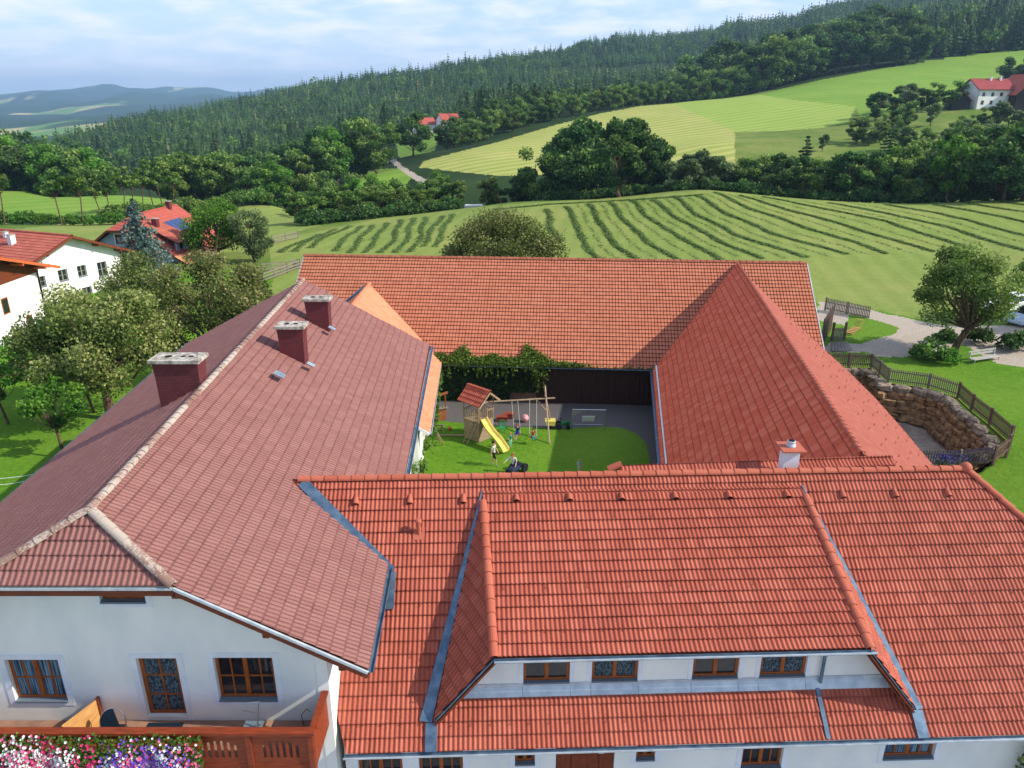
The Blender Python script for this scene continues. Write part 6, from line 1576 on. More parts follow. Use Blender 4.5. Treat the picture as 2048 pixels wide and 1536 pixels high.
path = path + (cen - path) / np.linalg.norm(cen - path, axis=1)[:, None] * .55
Lp = np.r_[0, np.cumsum(np.linalg.norm(np.diff(path, axis=0), axis=1))]; r_s = np.random.default_rng(4)
mbs, mbt = MB(), MB(); rows = 5
for j in range(rows):
    s = r_s.uniform(0, .4); z_ = -2.2 + 2.3 * (j + .5) / rows
    while s < Lp[-1]:
        w_ = r_s.uniform(.6, 1.3); x = np.interp(s + w_ / 2, Lp, path[:, 0]); y = np.interp(s + w_ / 2, Lp, path[:, 1]); x2 = np.interp(s + w_ / 2 + .1, Lp, path[:, 0]); y2 = np.interp(s + w_ / 2 + .1, Lp, path[:, 1])
        inn_ = (cen - (x, y)); inn_ = inn_ / np.linalg.norm(inn_) * (.95 * (1 - j / rows))
        drop = max(0, (s / Lp[-1] - .75)) * 2.0
        boulder(mbt if j == rows - 1 else mbs, (x + inn_[0], y + inn_[1], z_ + r_s.uniform(-.05, .05) - drop * (j / rows)), w_ * .52, .36, 0.275 * r_s.uniform(.85, 1.2), r_s, math.atan2(y2 - y, x2 - x)); s += w_
mbs.build('boulders', M['stone'], sw); mbt.build('top_stones', M['stone_grey'], sw); attach(sw)
# soil bank behind the wall so no gap shows
mb = MB()
for i in range(len(path) - 1):
    a, b = path[i], path[i + 1]; ia = (cen - a) / np.linalg.norm(cen - a); ib = (cen - b) / np.linalg.norm(cen - b)
    mb.add([(*(a - ia * .5), .0), (*(b - ib * .5), .0), (*(b + ib * .75), -2.35), (*(a + ia * .75), -2.35)], [(0, 1, 2, 3)])
mb.build('soil_bank', M['mulch'], None, kind='structure')

# ================================================================ right yard: shrubs, bench, cars
for i, (px_, py_, s_, lb, m_) in enumerate(((1862, 722, 1.5, "hydrangea bush with pale flowers under the fruit tree", sh_mid), (1895, 728, 1.2, "rounded bush at the foot of the fruit tree", sh_green), (1840, 716, .9, "low bush beside the gravel drive edge", sh_green), (1955, 690, 1.3, "dark bush behind the white bench", sh_dark), (2035, 705, 1.6, "dark bush at the right edge beyond the bench", sh_dark), (1890, 690, 1.2, "dark red leaved bush left of the fruit tree trunk", sh_dark))):
    p = atz(px_, py_, .05); put_shrub(m_, p[0], p[1], .03, s_, lb, rz=i)
M['white_fl'] = simple("cream_petals", lin((225, 228, 205)), lin((200, 205, 175)), 8, .8, .2)
p = atz(1865, 722, .05); mb = MB()
hyd = empty('hydrangea_blooms', (p[0], p[1], .05), label="cluster of cream hydrangea flower heads on the bush below the fruit tree", cat='flowers')
for i in range(34): a = random.uniform(0, 6.28); rr = random.uniform(.3, 1.5); mb.sphere((p[0] + rr * math.cos(a), p[1] + rr * math.sin(a) * .8, .5 + .9 * (1 - rr / 1.9) + random.uniform(-.1, .2)), random.uniform(.07, .12), seg=7, ring=5)
mb.build('flower_heads', M['white_fl'], hyd, kind='stuff'); attach(hyd)
M['bench_paint'] = wood('faded_bench_paint', (190, 188, 180), (150, 148, 140))
bn = empty('bench', tuple(atz(1972, 722, .05)), label="long pale garden bench on the lawn right of the fruit tree", cat='bench')
a = atz(1948, 720, .45); b = atz(2002, 712, .45); u = (b - a) / np.linalg.norm(b - a); w_ = np.array((-u[1], u[0], 0))
mb = MB(); [mb.bar(a + w_ * k, b + w_ * k, .16, .04) for k in (0, .19, .38)]; mb.build('seat', M['bench_paint'], bn)
mb = MB(); [mb.bar(a + w_ * .55 + (0, 0, k), b + w_ * .55 + (0, 0, k), .03, .14) for k in (.25, .45)]; mb.build('backrest', M['bench_paint'], bn)
for q in (a + u * .15, b - u * .15):
    mb = MB(); mb.bar(q + w_ * .02, q + w_ * .02 - (0, 0, .44), .05, .05); mb.bar(q + w_ * .5 + (0, 0, .45), q + w_ * .45 - (0, 0, .44), .05, .05); mb.bar(q + (0, 0, -.04), q + w_ * .5 + (0, 0, -.04), .05, .05); mb.build('leg', M['bench_paint'], bn)
attach(bn)
sg_ = empty('lounger', tuple(atz(1716, 660, -.2)), label="pale wooden garden lounger on the small grass patch by the drive", cat='lounger')
a = atz(1706, 668, .1); b = atz(1724, 656, .1); u = (b - a) / np.linalg.norm(b - a); w_ = np.array((-u[1], u[0], 0)); mb = MB()
for i in range(5): mb.obox(a + (b - a) * (i + .5) / 5 + w_ * .4, u * .12, w_ * .35, (0, 0, .02))
mb.build('seat', M['pine'], sg_)
mb = MB(); [mb.bar(b + w_ * .1 + u * (.1 + .12 * i) + (0, 0, .1 + .16 * i), b + w_ * .75 + u * (.1 + .12 * i) + (0, 0, .1 + .16 * i), .12, .03) for i in range(4)]; mb.build('backrest', M['pine'], sg_)
for q in (a + w_ * .1, a + w_ * .7, b + w_ * .1, b + w_ * .7): mb = MB(); mb.bar(q, q - (0, 0, .33), .05, .05); mb.build('leg', M['pine'], sg_)
attach(sg_)
def car(name, x, y, z, rz, paint, label):
    c = empty(name, (x, y, z), rz, label=label, cat='car'); L = 4.3; W_ = 1.75
    st_ = [(-2.15, .45, .75), (-2.05, .3, .95), (-1.3, .28, 1.0), (1.0, .28, 1.0), (1.9, .3, .86), (2.12, .42, .66)]
    mb = MB(); prof = [(-2.15, .35), (-2.15, .8), (-2.0, .98), (.95, 1.0), (1.9, .84), (2.15, .6), (2.15, .3), (1.7, .24), (-1.8, .24)]
    mb.prism([(p[0], -W_ / 2, p[1]) for p in prof], (0, W_, 0)); mb.build('body', paint, c, bevel=.07)
    mb = MB(); V = [(-1.95, -.8, .99), (.95, -.8, .99), (.95, .8, .99), (-1.95, .8, .99), (-1.6, -.66, 1.5), (.15, -.66, 1.5), (.15, .66, 1.5), (-1.6, .66, 1.5)]
    mb.add(V, [(0, 1, 5, 4), (1, 2, 6, 5), (2, 3, 7, 6), (3, 0, 4, 7)]); mb.build('windows', M['glass'], c)
    mb = MB(); mb.box(-1.62, .17, -.68, .68, 1.5, 1.54); mb.build('roof', paint, c, bevel=.02)
    for wx in (-1.35, 1.35):
        for wy in (-.88, .88):
            mb = MB(); mb.tube([(wx, wy - .1, .32), (wx, wy + .1, .32)], .32, 16); w__ = mb.build('wheel', M['black'], c)
            mb = MB(); mb.tube([(wx, wy - .11, .32), (wx, wy + .11, .32)], .19, 12); mb.build('rim', M['steel'], w__)
    for wy in (-.6, .6): mb = MB(); mb.box(2.1, 2.16, wy - .18, wy + .18, .6, .74); mb.build('headlight', M['trim'], c)
    return c
pc_ = simple("pale_blue_car_paint", lin((176, 196, 214)), lin((168, 190, 208)), 1, .25, .6); pw_ = simple("white_car_paint", lin((228, 232, 236)), lin((220, 224, 230)), 1, .25, .6)
p = atz(2014, 622, -.1); car('car', p[0], p[1], gz(p[0], p[1]), R(200), pw_, "white car parked behind the right fruit tree, the farther one")
p = atz(2052, 652, -.1); car('car', p[0], p[1], gz(p[0], p[1]), R(205), pc_, "pale blue car at the right photo edge, the nearer one")
# lavender
M['lav'] = simple("lavender_flowers", lin((96, 84, 150)), lin((62, 60, 110)), 8, .9, .1)
for i, (px_, py_) in enumerate(((1885, 938), (1912, 932), (1940, 930), (1968, 925))):
    p = atz(px_, py_, -.9); lv = empty('lavender', (p[0], p[1], -1.0), label="lavender clump with violet spikes in front of the picket fence", cat='plant', group="lavender clumps at the pit fence")
    me_ = None; r2_ = np.random.default_rng(i); n = 500; a = r2_.uniform(0, 6.28, n); e = r2_.uniform(.05, .75, n); d3 = np.stack([np.cos(a) * np.sin(e), np.sin(a) * np.sin(e), np.cos(e)], -1)
    V, F = quads(d3 * r2_.uniform(.2, .8, n)[:, None], .1, d3, r2_); nmesh('foliage', V, F, M['leaf_grey'], lv, attr=np.full(len(V), .4))
    V, F = quads(d3 * r2_.uniform(.78, 1.0, n)[:, None], .07, d3, r2_); nmesh('flowers', V, F, M['lav'], lv)['kind'] = 'stuff'
# ball shrubs by the white house
for px_, py_, s_, lb in ((36, 664, (1.0, 1.0, 1.25), "clipped egg shaped green bush at the near white house wall"), (92, 582, (1.7, 1.7, 1.5), "round flowering bush between the two white houses")):
    p = atY(px_, py_, 66 if px_ < 50 else 80); put_shrub(sh_hedge if px_ < 50 else sh_mid, p[0], p[1], gz(p[0], p[1]), 1, lb, sc=s_)
for i in range(7):
    p = atz(40 + 60 * i, 745 - i * 6, -1.6); put_shrub(sh_dark, p[0], p[1], gz(p[0], p[1]) - .1, 1.1 + .2 * (i % 3), "dark hedge bush in the row across the left lawn", rz=i, group="hedge bushes across the left lawn")
pt = [atz(-60, 700, -1.4), atz(110, 688, -1.4), atz(150, 672, -1.4), atz(100, 668, -1.4), atz(-60, 684, -1.4)]
mb = MB(); mb.add([(q[0], q[1], gz(q[0], q[1]) + .06) for q in pt], [tuple(range(5))]); mb.build('garden_path', M['concrete'], None, kind='structure')
for k_, (x0, y0, x1, y1) in enumerate(((0, 957, 125, 940), (0, 968, 70, 960))):
    a = atz(x0 - 40, y0 + 5, -1.35); b = atz(x1, y1, -1.35); mb = MB(); mb.tube([a, (a + b) / 2 - (0, 0, .05), b], .014, 5); tag(mb.build('hose', M['trim'], None), ["upper", "lower"][k_] + " thin white line stretched over the left lawn", 'line')

# ================================================================ hay windrows and tractor
M['hay'] = leaf_mat("dark_mown_grass", lin((66, 96, 42)), lin((112, 138, 66)), trans=.3, rnd=.2)
rows_px = [[(1131, 413), (1155, 447), (1158, 471), (1175, 495), (1196, 516), (1215, 540)], [(1176, 408), (1199, 440), (1213, 471), (1240, 495), (1262, 512), (1290, 535)], [(1220, 405), (1247, 437), (1268, 461), (1299, 485), (1350, 519), (1380, 540)],
 [(1264, 401), (1292, 430), (1329, 458), (1382, 485), (1427, 513), (1455, 530)], [(1305, 400), (1348, 431), (1392, 458), (1461, 492), (1533, 523)], [(1348, 393), (1399, 432), (1468, 468), (1539, 492), (1628, 521)],
 [(1392, 390), (1461, 431), (1539, 465), (1621, 489), (1707, 514)], [(1430, 385), (1512, 422), (1621, 458), (1707, 485), (1789, 513)], [(1478, 391), (1567, 417), (1690, 451), (1792, 482), (1881, 509)],
 [(1526, 394), (1656, 419), (1775, 444), (1878, 478), (1963, 506)], [(1656, 406), (1775, 427), (1895, 455), (2080, 512)], [(1734, 404), (1861, 424), (1963, 448), (2090, 482)], [(1820, 403), (1929, 419), (2048, 444), (2100, 456)],
 [(1891, 401), (2048, 424), (2100, 434)], [(1963, 399), (2048, 410), (2100, 418)], [(1092, 419), (1104, 457), (1120, 490)], [(985, 420), (1100, 409), (1200, 404), (1300, 398), (1425, 388)]]
thin = [[(885, 432), (858, 468), (842, 500)], [(826, 436), (815, 474), (788, 512)], [(773, 446), (752, 478), (722, 512)], [(722, 452), (690, 478), (660, 508)], [(670, 458), (610, 486), (575, 508)], [(640, 468), (585, 492), (556, 508)], [(850, 434), (842, 470), (817, 512)], [(800, 440), (790, 475), (755, 512)], [(745, 450), (720, 480), (690, 512)], [(905, 428), (880, 470), (868, 500)], [(700, 452), (640, 480), (610, 500)]]
mids = []; MIDS = []
for a_, b_ in zip(rows_px[:11], rows_px[1:12]):
    n_ = min(len(a_), len(b_)); mids.append([((a_[k][0] + b_[k][0]) / 2, (a_[k][1] + b_[k][1]) / 2) for k in range(n_)])
rw = np.random.default_rng(12)
def windrow(pts, width, hgt, n_per, label, group):
    W_ = []
    for a, b in zip(pts[:-1], pts[1:]):
        for t in np.linspace(0, 1, 7)[:-1]: p = onground(a[0] + (b[0] - a[0]) * t, min(560, a[1] + (b[1] - a[1]) * t) , 66, 175); W_.append(p)
    W_ = np.array(W_); W_ = W_[np.r_[True, np.linalg.norm(np.diff(W_, axis=0), axis=1) < 25]]
    L = np.r_[0, np.cumsum(np.linalg.norm(np.diff(W_[:, :2], axis=0), axis=1))]; n = int(L[-1] * n_per); s = rw.uniform(0, L[-1], n)
    x = np.interp(s, L, W_[:, 0]); y = np.interp(s, L, W_[:, 1]); dx = np.interp(s + .5, L, W_[:, 0]) - x; dy = np.interp(s + .5, L, W_[:, 1]) - y; q = np.hypot(dx, dy) + 1e-6
    off = rw.normal(size=n) * width * .38 * (1 + .3 * np.sin(s * .9)); x += -dy / q * off + .25 * np.sin(s * .35); y += dx / q * off
    z = ground(x, y) + hgt * np.exp(-(off / width) ** 2 * 3) * rw.uniform(.2, 1.1, n)
    V, F = quads(np.stack([x, y, z], -1), .27, np.tile((0, 0, 1.0), (n, 1)), rw, .7)
    if width == .7: MIDS.append((V, F)); return
    o = nmesh('windrow', V, F, M['hay'], attr=np.repeat(rw.uniform(0, 1, n), 4)); tag(o, label, 'windrow', group)
for p_ in rows_px: windrow(p_, .85, .18, 75, "long row of cut dark grass on the striped hay field", "rows of cut grass on the hay field")
for p_ in mids: windrow(p_, .7, .03, 12, "faint leftover strip of grass between two dark rows of cut grass", "faint strips between the rows")
_o = np.cumsum([0] + [len(v) for v, f in MIDS]); _V = np.concatenate([v for v, f in MIDS]); tag(nmesh('scattered_hay', _V, np.concatenate([f + k for (v, f), k in zip(MIDS, _o)]), M['hay'], attr=rw.uniform(0, 1, len(_V))), 'scattered cut grass between the rows on the hay field', kind='stuff')
for p_ in thin: windrow(p_, .8, .12, 50, "faint thin row of cut grass on the left of the hay field", "faint rows on the left hay field")
p = onground(948, 414, 66, 175)
tw_ = empty('forage_wagon', (p[0], p[1], p[2]), R(8), label="pale green forage wagon at the far crest of the mown field", cat='wagon')
mb = MB(); mb.box(-2.2, 2.2, -1.1, 1.1, .9, 1.3); mb.build('chassis', M['leaf_dark'] if False else simple("green_paint", lin((70, 110, 70))), tw_)
mb = MB(); mb.box(-2.1, 2.1, -1.05, 1.05, 1.31, 2.7); mb.build('box', M['white_bright'], tw_, bevel=.15)
for x_ in (-.9, .3):
    for y_ in (-1.15, 1.15): mb = MB(); mb.tube([(x_, y_ - .15, .5), (x_, y_ + .15, .5)], .5, 14); mb.build('wheel', M['black'], tw_)
mb = MB(); mb.bar((-2.2, 0, .9), (-3.4, 0, .6), .12, .12); mb.build('drawbar', M['steel'], tw_)
tr_ = empty('tractor', (p[0] - 5.2, p[1] - .7, p[2] - .1), R(8), label="small dark green tractor pulling the pale wagon", cat='tractor')
gp = simple("tractor_green_paint", lin((52, 92, 60))); mb = MB(); mb.box(-1.9, .2, -.45, .45, .8, 1.5); mb.build('hood', gp, tr_, bevel=.08)
mb = MB(); mb.box(.2, 1.5, -.75, .75, 1.0, 2.5); mb.build('cab', M['glass'], tr_, bevel=.08); mb = MB(); mb.box(.1, 1.6, -.85, .85, 2.5, 2.62); mb.build('roof', M['white_bright'], tr_)
for x_, r__ in ((-1.4, .5), (1.0, .8)):
    for y_ in (-.95, .95): mb = MB(); mb.tube([(x_, y_ - .2, r__), (x_, y_ + .2, r__)], r__, 16); mb.build('wheel', M['black'], tr_)
# ================================================================ courtyard things
CG = CZ + .03
def cg(px, py, z=0.0): return atz(px, py, CG + z)
yellow = simple("yellow_slide_plastic", lin((226, 212, 112)), lin((210, 194, 92)), 3, .4, .4)
log_m = wood("pale_round_timber", (178, 158, 134), (128, 106, 84))
pt_ = empty('play_tower', tuple(cg(958, 880)), label="wooden play tower with little red tiled roof and yellow slide", cat='play tower')
# footprint from its four base corners
A = cg(958, 886); B = cg(989, 872); ab = B - A; ab[2] = 0; Lf = 1.35
fx = ab / np.linalg.norm(ab); fy = np.array((-fx[1], fx[0], 0)); A0 = A.copy()
FXL, FYL = 1.35, 1.35
def T(a, b, z): return A0 + fx * a + fy * b + np.array((0, 0, z))
plat = 1.35; roofz = 2.75
mb = MB()
for (a0, b0, a1, b1) in ((0, 0, FXL, 0), (0, 0, 0, FYL), (FXL, 0, FXL, FYL), (0, FYL, FXL, FYL)):
    for k_ in range(9):
        z_ = .02 + k_ * .145
        mb.bar(T(a0, b0, z_ + .07), T(a1, b1, z_ + .07), .03, .13)
mb.build('plank_walls', log_m, pt_)
mb = MB(); mb.prism([T(-.03, -.03, plat), T(FXL + .03, -.03, plat), T(FXL + .03, FYL + .03, plat), T(-.03, FYL + .03, plat)], (0, 0, .05)); mb.build('platform', log_m, pt_)
for a_, b_ in ((0, 0), (FXL, 0), (0, FYL), (FXL, FYL)): mb = MB(); mb.tube([T(a_, b_, plat), T(a_, b_, roofz - .0)], .045, 7); mb.build('post', log_m, pt_)
mb = MB()
for (a0, b0, a1, b1) in ((0, 0, 0, FYL), (0, FYL, FXL, FYL), (FXL, 0, FXL, FYL), (.75, 0, FXL, 0)):
    n_ = 8 if abs(a1 - a0) + abs(b1 - b0) > 1 else 4
    for i in range(n_): t = (i + .5) / n_; q0 = T(a0 + (a1 - a0) * t, b0 + (b1 - b0) * t, plat + .05); mb.bar(q0, q0 + (0, 0, .62), .06, .02, up=tuple(fx))
    mb.bar(T(a0, b0, plat + .68), T(a1, b1, plat + .68), .05, .05)
mb.build('railing', log_m, pt_)
ov = .28; rz_ = roofz - .1; rp = 3.45
# ridge runs along fy rotated so the gable looks towards the slide
e_l0, e_l1 = T(-ov, -ov - .1, rz_), T(-ov, FYL + ov, rz_); e_r0, e_r1 = T(FXL + ov, -ov - .1, rz_), T(FXL + ov, FYL + ov, rz_); r0_, r1_ = T(FXL / 2, -ov - .1, rp), T(FXL / 2, FYL + ov, rp)
tile_roof('roof', [e_l0, e_l1, r1_, r0_], M['red'], pt_, period=.15, gauge=.33, amp=.03, lap=.035, thick=.04); tr2 = tile_roof('roof', [e_r0, e_r1, r1_, r0_], M['red'], pt_, period=.15, gauge=.33, amp=.03, lap=.035, thick=.04)
ridge_caps('ridge_tiles', r0_ + (0, 0, .03), r1_ + (0, 0, .03), M['red_ridge'], tr2, rad=.1, L=.3)
mb = MB()
for e_ in (e_l0, e_r0): mb.bar(e_ + (0, 0, -.08), r0_ + (0, 0, -.08), .04, .12)
mb.bar(T(-.05, 0, rz_ - .02), T(FXL + .05, 0, rz_ - .02), .07, .07); mb.build('gable_frame', log_m, pt_)
# ladder (left) and slide (front)
l0, l1 = cg(934, 889), T(0, .1, plat + .05); l0b = cg(926, 885); l1b = T(0, .45, plat + .05)
mb = MB(); mb.tube([l0, l1], .035, 6); mb.tube([l0b, l1b], .035, 6)
for i in range(6): t = (i + .7) / 6.5; mb.tube([lerp(l0, l1, t), lerp(l0b, l1b, t)], .025, 6)
mb.build('ladder', log_m, pt_)
s_top = T(.42, -.02, plat + .08); s_bot = cg(1012, 905, .12); u_ = s_bot - s_top; hz = u_.copy(); hz[2] = 0; hz /= np.linalg.norm(hz); sd = np.array((-hz[1], hz[0], 0)) * .24
pts = [s_top + u_ * t + np.array((0, 0, .22 * math.sin(t * 3.14 * 2) * -.5 + (.12 * (1 - t)) + (0 if t < .8 else (t - .8) * .5))) for t in np.linspace(0, 1, 14)]
V = []; 
for p_ in pts: V += [p_ + sd * 1.12 + (0, 0, .17), p_ + sd, p_ - sd, p_ - sd * 1.12 + (0, 0, .17), p_ - sd * 1.2 + (0, 0, .15), p_ - sd - (0, 0, .04), p_ + sd - (0, 0, .04), p_ + sd * 1.2 + (0, 0, .15)]
F = [(8 * i + k, 8 * i + (k + 1) % 8, 8 * i + 8 + (k + 1) % 8, 8 * i + 8 + k) for i in range(13) for k in range(8)]
mb = MB(); mb.add([tuple(v) for v in V], F); mb.build('slide', yellow, pt_, smooth=True)
for sg in (-1, 1): mb = MB(); mb.tube([s_top + sd * sg * 1.2, s_top + sd * sg * 1.2 + (0, 0, .8)], .04, 6); mb.build('slide_post', log_m, pt_)
attach(pt_)
# swing frame
sf = empty('swing_set', tuple(cg(1100, 870)), label="round timber swing frame joined to the play tower", cat='swing set')
bz = 2.25; be = atz(1110, 796, CG + bz); ap = be - np.array((.35, 0, 0)); bs_ = T(FXL, .7, bz); bs_[2] = CG + bz
mb = MB(); mb.tube([bs_, be], .06, 8); mb.build('beam', log_m, sf)
f1, f2 = cg(1099, 888), cg(1103, 853)
for fo, tp in ((f1, None), (f2, None)):
    top = atz(1092, 797, CG + bz); ext = top + (top - fo) / np.linalg.norm(top - fo) * (.9 if fo is f1 else .25); mb = MB(); mb.tube([fo, top, ext], .055, 8); mb.build('leg', log_m, sf)
mb = MB(); mb.tube([atz(1071, 796, CG + bz), cg(1095, 858) * .4 + atz(1094, 800, CG + bz) * .6], .04, 6); mb.build('brace', log_m, sf); attach(sf)
rope = simple("pale_rope", lin((200, 200, 190)), lin((170, 168, 158)), 20, .9, .1); seatm = simple("red_swing_seat", lin((150, 60, 50)))
def bx_on(px, z=bz): return lambda: None
def beam_at(px):
    t = min(1, max(0, np.interp(px, [1000, 1110], [0, 1]))); q0, q1 = proj(bs_)[0], proj(be)[0]; t = (px - q0) / (q1 - q0); return bs_ + (be - bs_) * t
def swing(pxa, pxb, seat, label, name='swing'):
    a, b = beam_at(pxa), beam_at(pxb); s_ = empty(name, tuple(seat), label=label, cat='swing'); h_ = (b - a) / 2
    for q, e_ in ((a, seat - h_), (b, seat + h_)): mb = MB(); mb.tube([q, e_], .014, 5); mb.build('rope', rope, s_)
    mb = MB(); u = h_ / np.linalg.norm(h_); mb.obox(seat, h_ * 1.05, np.array((-u[1], u[0], 0)) * .1, (0, 0, .018)); mb.build('seat', seatm, s_); attach(s_); return s_
def spt(px, py, h): return atz(px, py, CG + h)
sA = spt(1035, 868, .55); sB = spt(1066, 874, .5)
swing(1023, 1035, sA, "swing carrying the child in blue"); swing(1059, 1073, sB, "swing carrying the child in red")
sC = beam_at(1046).copy(); sC[2] = CG + .5
# goal
gl = empty('goal', tuple(cg(1178, 858)), label="small grey football goal with net on the paving edge", cat='goal')
ga, gb_ = cg(1144, 858), cg(1210, 859); gh = 1.42; mb = MB(); mb.tube([ga, ga + (0, 0, gh), gb_ + (0, 0, gh), gb_], .035, 8); mb.build('frame', M['steel'], gl)
mb = MB(); bk = np.array((0, .8, 0)); mb.tube([ga, ga + bk, gb_ + bk, gb_], .02, 6); mb.tube([ga + bk, ga + (0, 0, gh)], .012, 5); mb.tube([gb_ + bk, gb_ + (0, 0, gh)], .012, 5); mb.build('ground_frame', M['steel'], gl)
mb = MB()
for i in range(15): q = ga + (gb_ - ga) * i / 14; mb.tube([q + (0, 0, gh), q + bk], .004, 3, False)
for j in range(9): t = j / 9; mb.tube([lerp(ga + (0, 0, gh), ga + bk, t), lerp(gb_ + (0, 0, gh), gb_ + bk, t)], .004, 3, False)
mb.build('net', rope, gl)
mb = MB(); c_ = (ga + gb_) / 2 + (.0, .35, .62); mb.obox(c_, (.42, 0, 0), (0, .14, -.25 * 1.0), (0, .01, .01)); mb.build('banner', M['trim'], gl); attach(gl)
def ball(px, py, r__, m_, lb): p = cg(px, py, r__); o = MB().sphere((0, 0, 0), r__, seg=16, ring=12).build('ball', m_, None, smooth=True); o.location = p; tag(o, lb, 'ball')
ball(900, 857, .13, simple("orange_rubber", lin((222, 96, 60))), "orange ball on the grass left of the play tower")
ball(1050, 836, .26, simple("pink_ball", lin((226, 170, 176)), lin((190, 120, 130)), 3), "big pink ball on the paving behind the swings")
# kiosk stall
ks = empty('play_stall', tuple(cg(882, 838)), label="wooden play stall with counter at the ivy wall", cat='stall')
p0 = cg(868, 843); p1 = cg(893, 838); u = (p1 - p0); u[2] = 0; Lk = np.linalg.norm(u); u /= Lk; w_ = np.array((-u[1], u[0], 0))
dwd = wood("stained_pine_boards", (160, 98, 60), (122, 68, 38)); mb = MB()
for i in range(8): mb.obox(p0 + u * Lk * (i + .5) / 8 + (0, 0, .42), u * Lk / 17, w_ * .015, (0, 0, .42))
mb.build('front_boards', dwd, ks); mb = MB(); mb.obox((p0 + p1) / 2 + w_ * .1 + (0, 0, .87), u * (Lk / 2 + .12), w_ * .22, (0, 0, .02)); mb.build('counter', M['grey_wood'], ks)
for t in (0, 1): mb = MB(); q = p0 + u * Lk * t + w_ * .1; mb.bar(q + (0, 0, .89), q + (0, 0, 1.75), .09, .09); mb.build('post', dwd, ks)
mb = MB(); mb.bar(p0 - u * .15 + (0, 0, 1.8), p1 + u * .15 + (0, 0, 1.95), .12, .14); mb.build('top_beam', dwd, ks); attach(ks)
# sandbox frame, climbing pole, chair, toy tractor, bench boxes
sb = empty('sand_frame', tuple(cg(876, 858)), label="pale rectangular frame lying on the lawn by the stall", cat='frame'); mb = MB()
c4 = [cg(866, 862), cg(884, 862), cg(887, 852), cg(866, 851)]
for i in range(4): mb.bar(c4[i] + (0, 0, .05), c4[(i + 1) % 4] + (0, 0, .05), .06, .08)
mb.build('frame', M['grey_wood'], sb); attach(sb)
lg = MB().tube([cg(872, 870, .06), cg(933, 871, .06)], .06, 8).build('log', log_m, None); tag(lg, "long peeled log lying across the lawn left of the tower", 'log')
cl = empty('climbing_ladder', tuple(cg(885, 888)), label="leaning climbing ladder against the low orange roof", cat='ladder')
a0, a1 = cg(887, 889), np.array((-5.0, 41.5, .95)); b0, b1 = cg(880, 884), a1 + np.array((-.1, .7, 0)); mb = MB(); mb.tube([a0, a1], .04, 7); mb.tube([b0, b1], .04, 7)
for i in range(9): t = (i + 1) / 10; mb.tube([lerp(a0, a1, t), lerp(b0, b1, t)], .025, 6)
mb.build('rails_and_rungs', log_m, cl); attach(cl)
gch = empty('garden_chair', tuple(cg(1004, 862)), label="small green plastic garden chair beside the play tower", cat='chair'); gm = simple("green_plastic", lin((40, 150, 96)), lin((30, 130, 80)), 3, .4, .4)
c_ = cg(1004, 864); mb = MB(); mb.box(c_[0] - .2, c_[0] + .2, c_[1] - .2, c_[1] + .2, c_[2] + .3, c_[2] + .335); mb.build('seat', gm, gch, bevel=.01)
mb = MB()
for i in range(7): a = math.pi * i / 6; mb.bar(c_ + (.18 * math.cos(a) * .9, .2, .32), c_ + (.22 * math.cos(a), .26, .4 + .36 * math.sin(a) ** .5), .035, .02)
mb.tube([c_ + (.23 * math.cos(math.pi * i / 10), .26, .4 + .36 * math.sin(math.pi * i / 10) ** .5) for i in range(11)], .02, 6); mb.build('backrest', gm, gch)
for sx in (-1, 1):
    for sy in (-1, 1): mb = MB(); mb.tube([c_ + (sx * .17, sy * .17, .3), c_ + (sx * .2, sy * .2, 0)], .02, 6); mb.build('leg', gm, gch)
attach(gch)
tt = empty('toy_tractor', tuple(cg(1120, 855)), label="green toy pedal tractor with yellow trailer bucket on the paving", cat='toy tractor'); c_ = cg(1124, 856); tg_ = simple("toy_green", lin((26, 96, 54)))
mb = MB(); mb.box(c_[0] - .1, c_[0] + .5, c_[1] - .13, c_[1] + .13, c_[2] + .22, c_[2] + .5); mb.build('hood', tg_, tt, bevel=.04)
mb = MB(); mb.box(c_[0] - .4, c_[0] - .1, c_[1] - .15, c_[1] + .15, c_[2] + .2, c_[2] + .32); mb.box(c_[0] - .44, c_[0] - .38, c_[1] - .15, c_[1] + .15, c_[2] + .32, c_[2] + .55); mb.build('seat', M['black'], tt, bevel=.02)
mb = MB(); mb.prism([c_ + (-1.05, -.3, .3), c_ + (-.5, -.3, .3), c_ + (-.45, -.3, .6), c_ + (-1.15, -.3, .6)], (0, .6, 0)); mb.build('bucket', yellow, tt)
for x_, r__ in ((.4, .13), (-.25, .22), (-.8, .14)):
    for y_ in (-.24, .24): mb = MB(); mb.tube([c_ + (x_, y_ - .06, r__), c_ + (x_, y_ + .06, r__)], r__, 12); mb.build('wheel', M['black'], tt)
mb = MB(); mb.tube([c_ + (-.02, 0, .5), c_ + (-.12, 0, .68)], .015, 6); mb.lathe([(.1, 0), (.1, .02)], 12, c_ + (-.12, 0, .68)); mb.build('steering_wheel', M['black'], tt)
attach(tt)
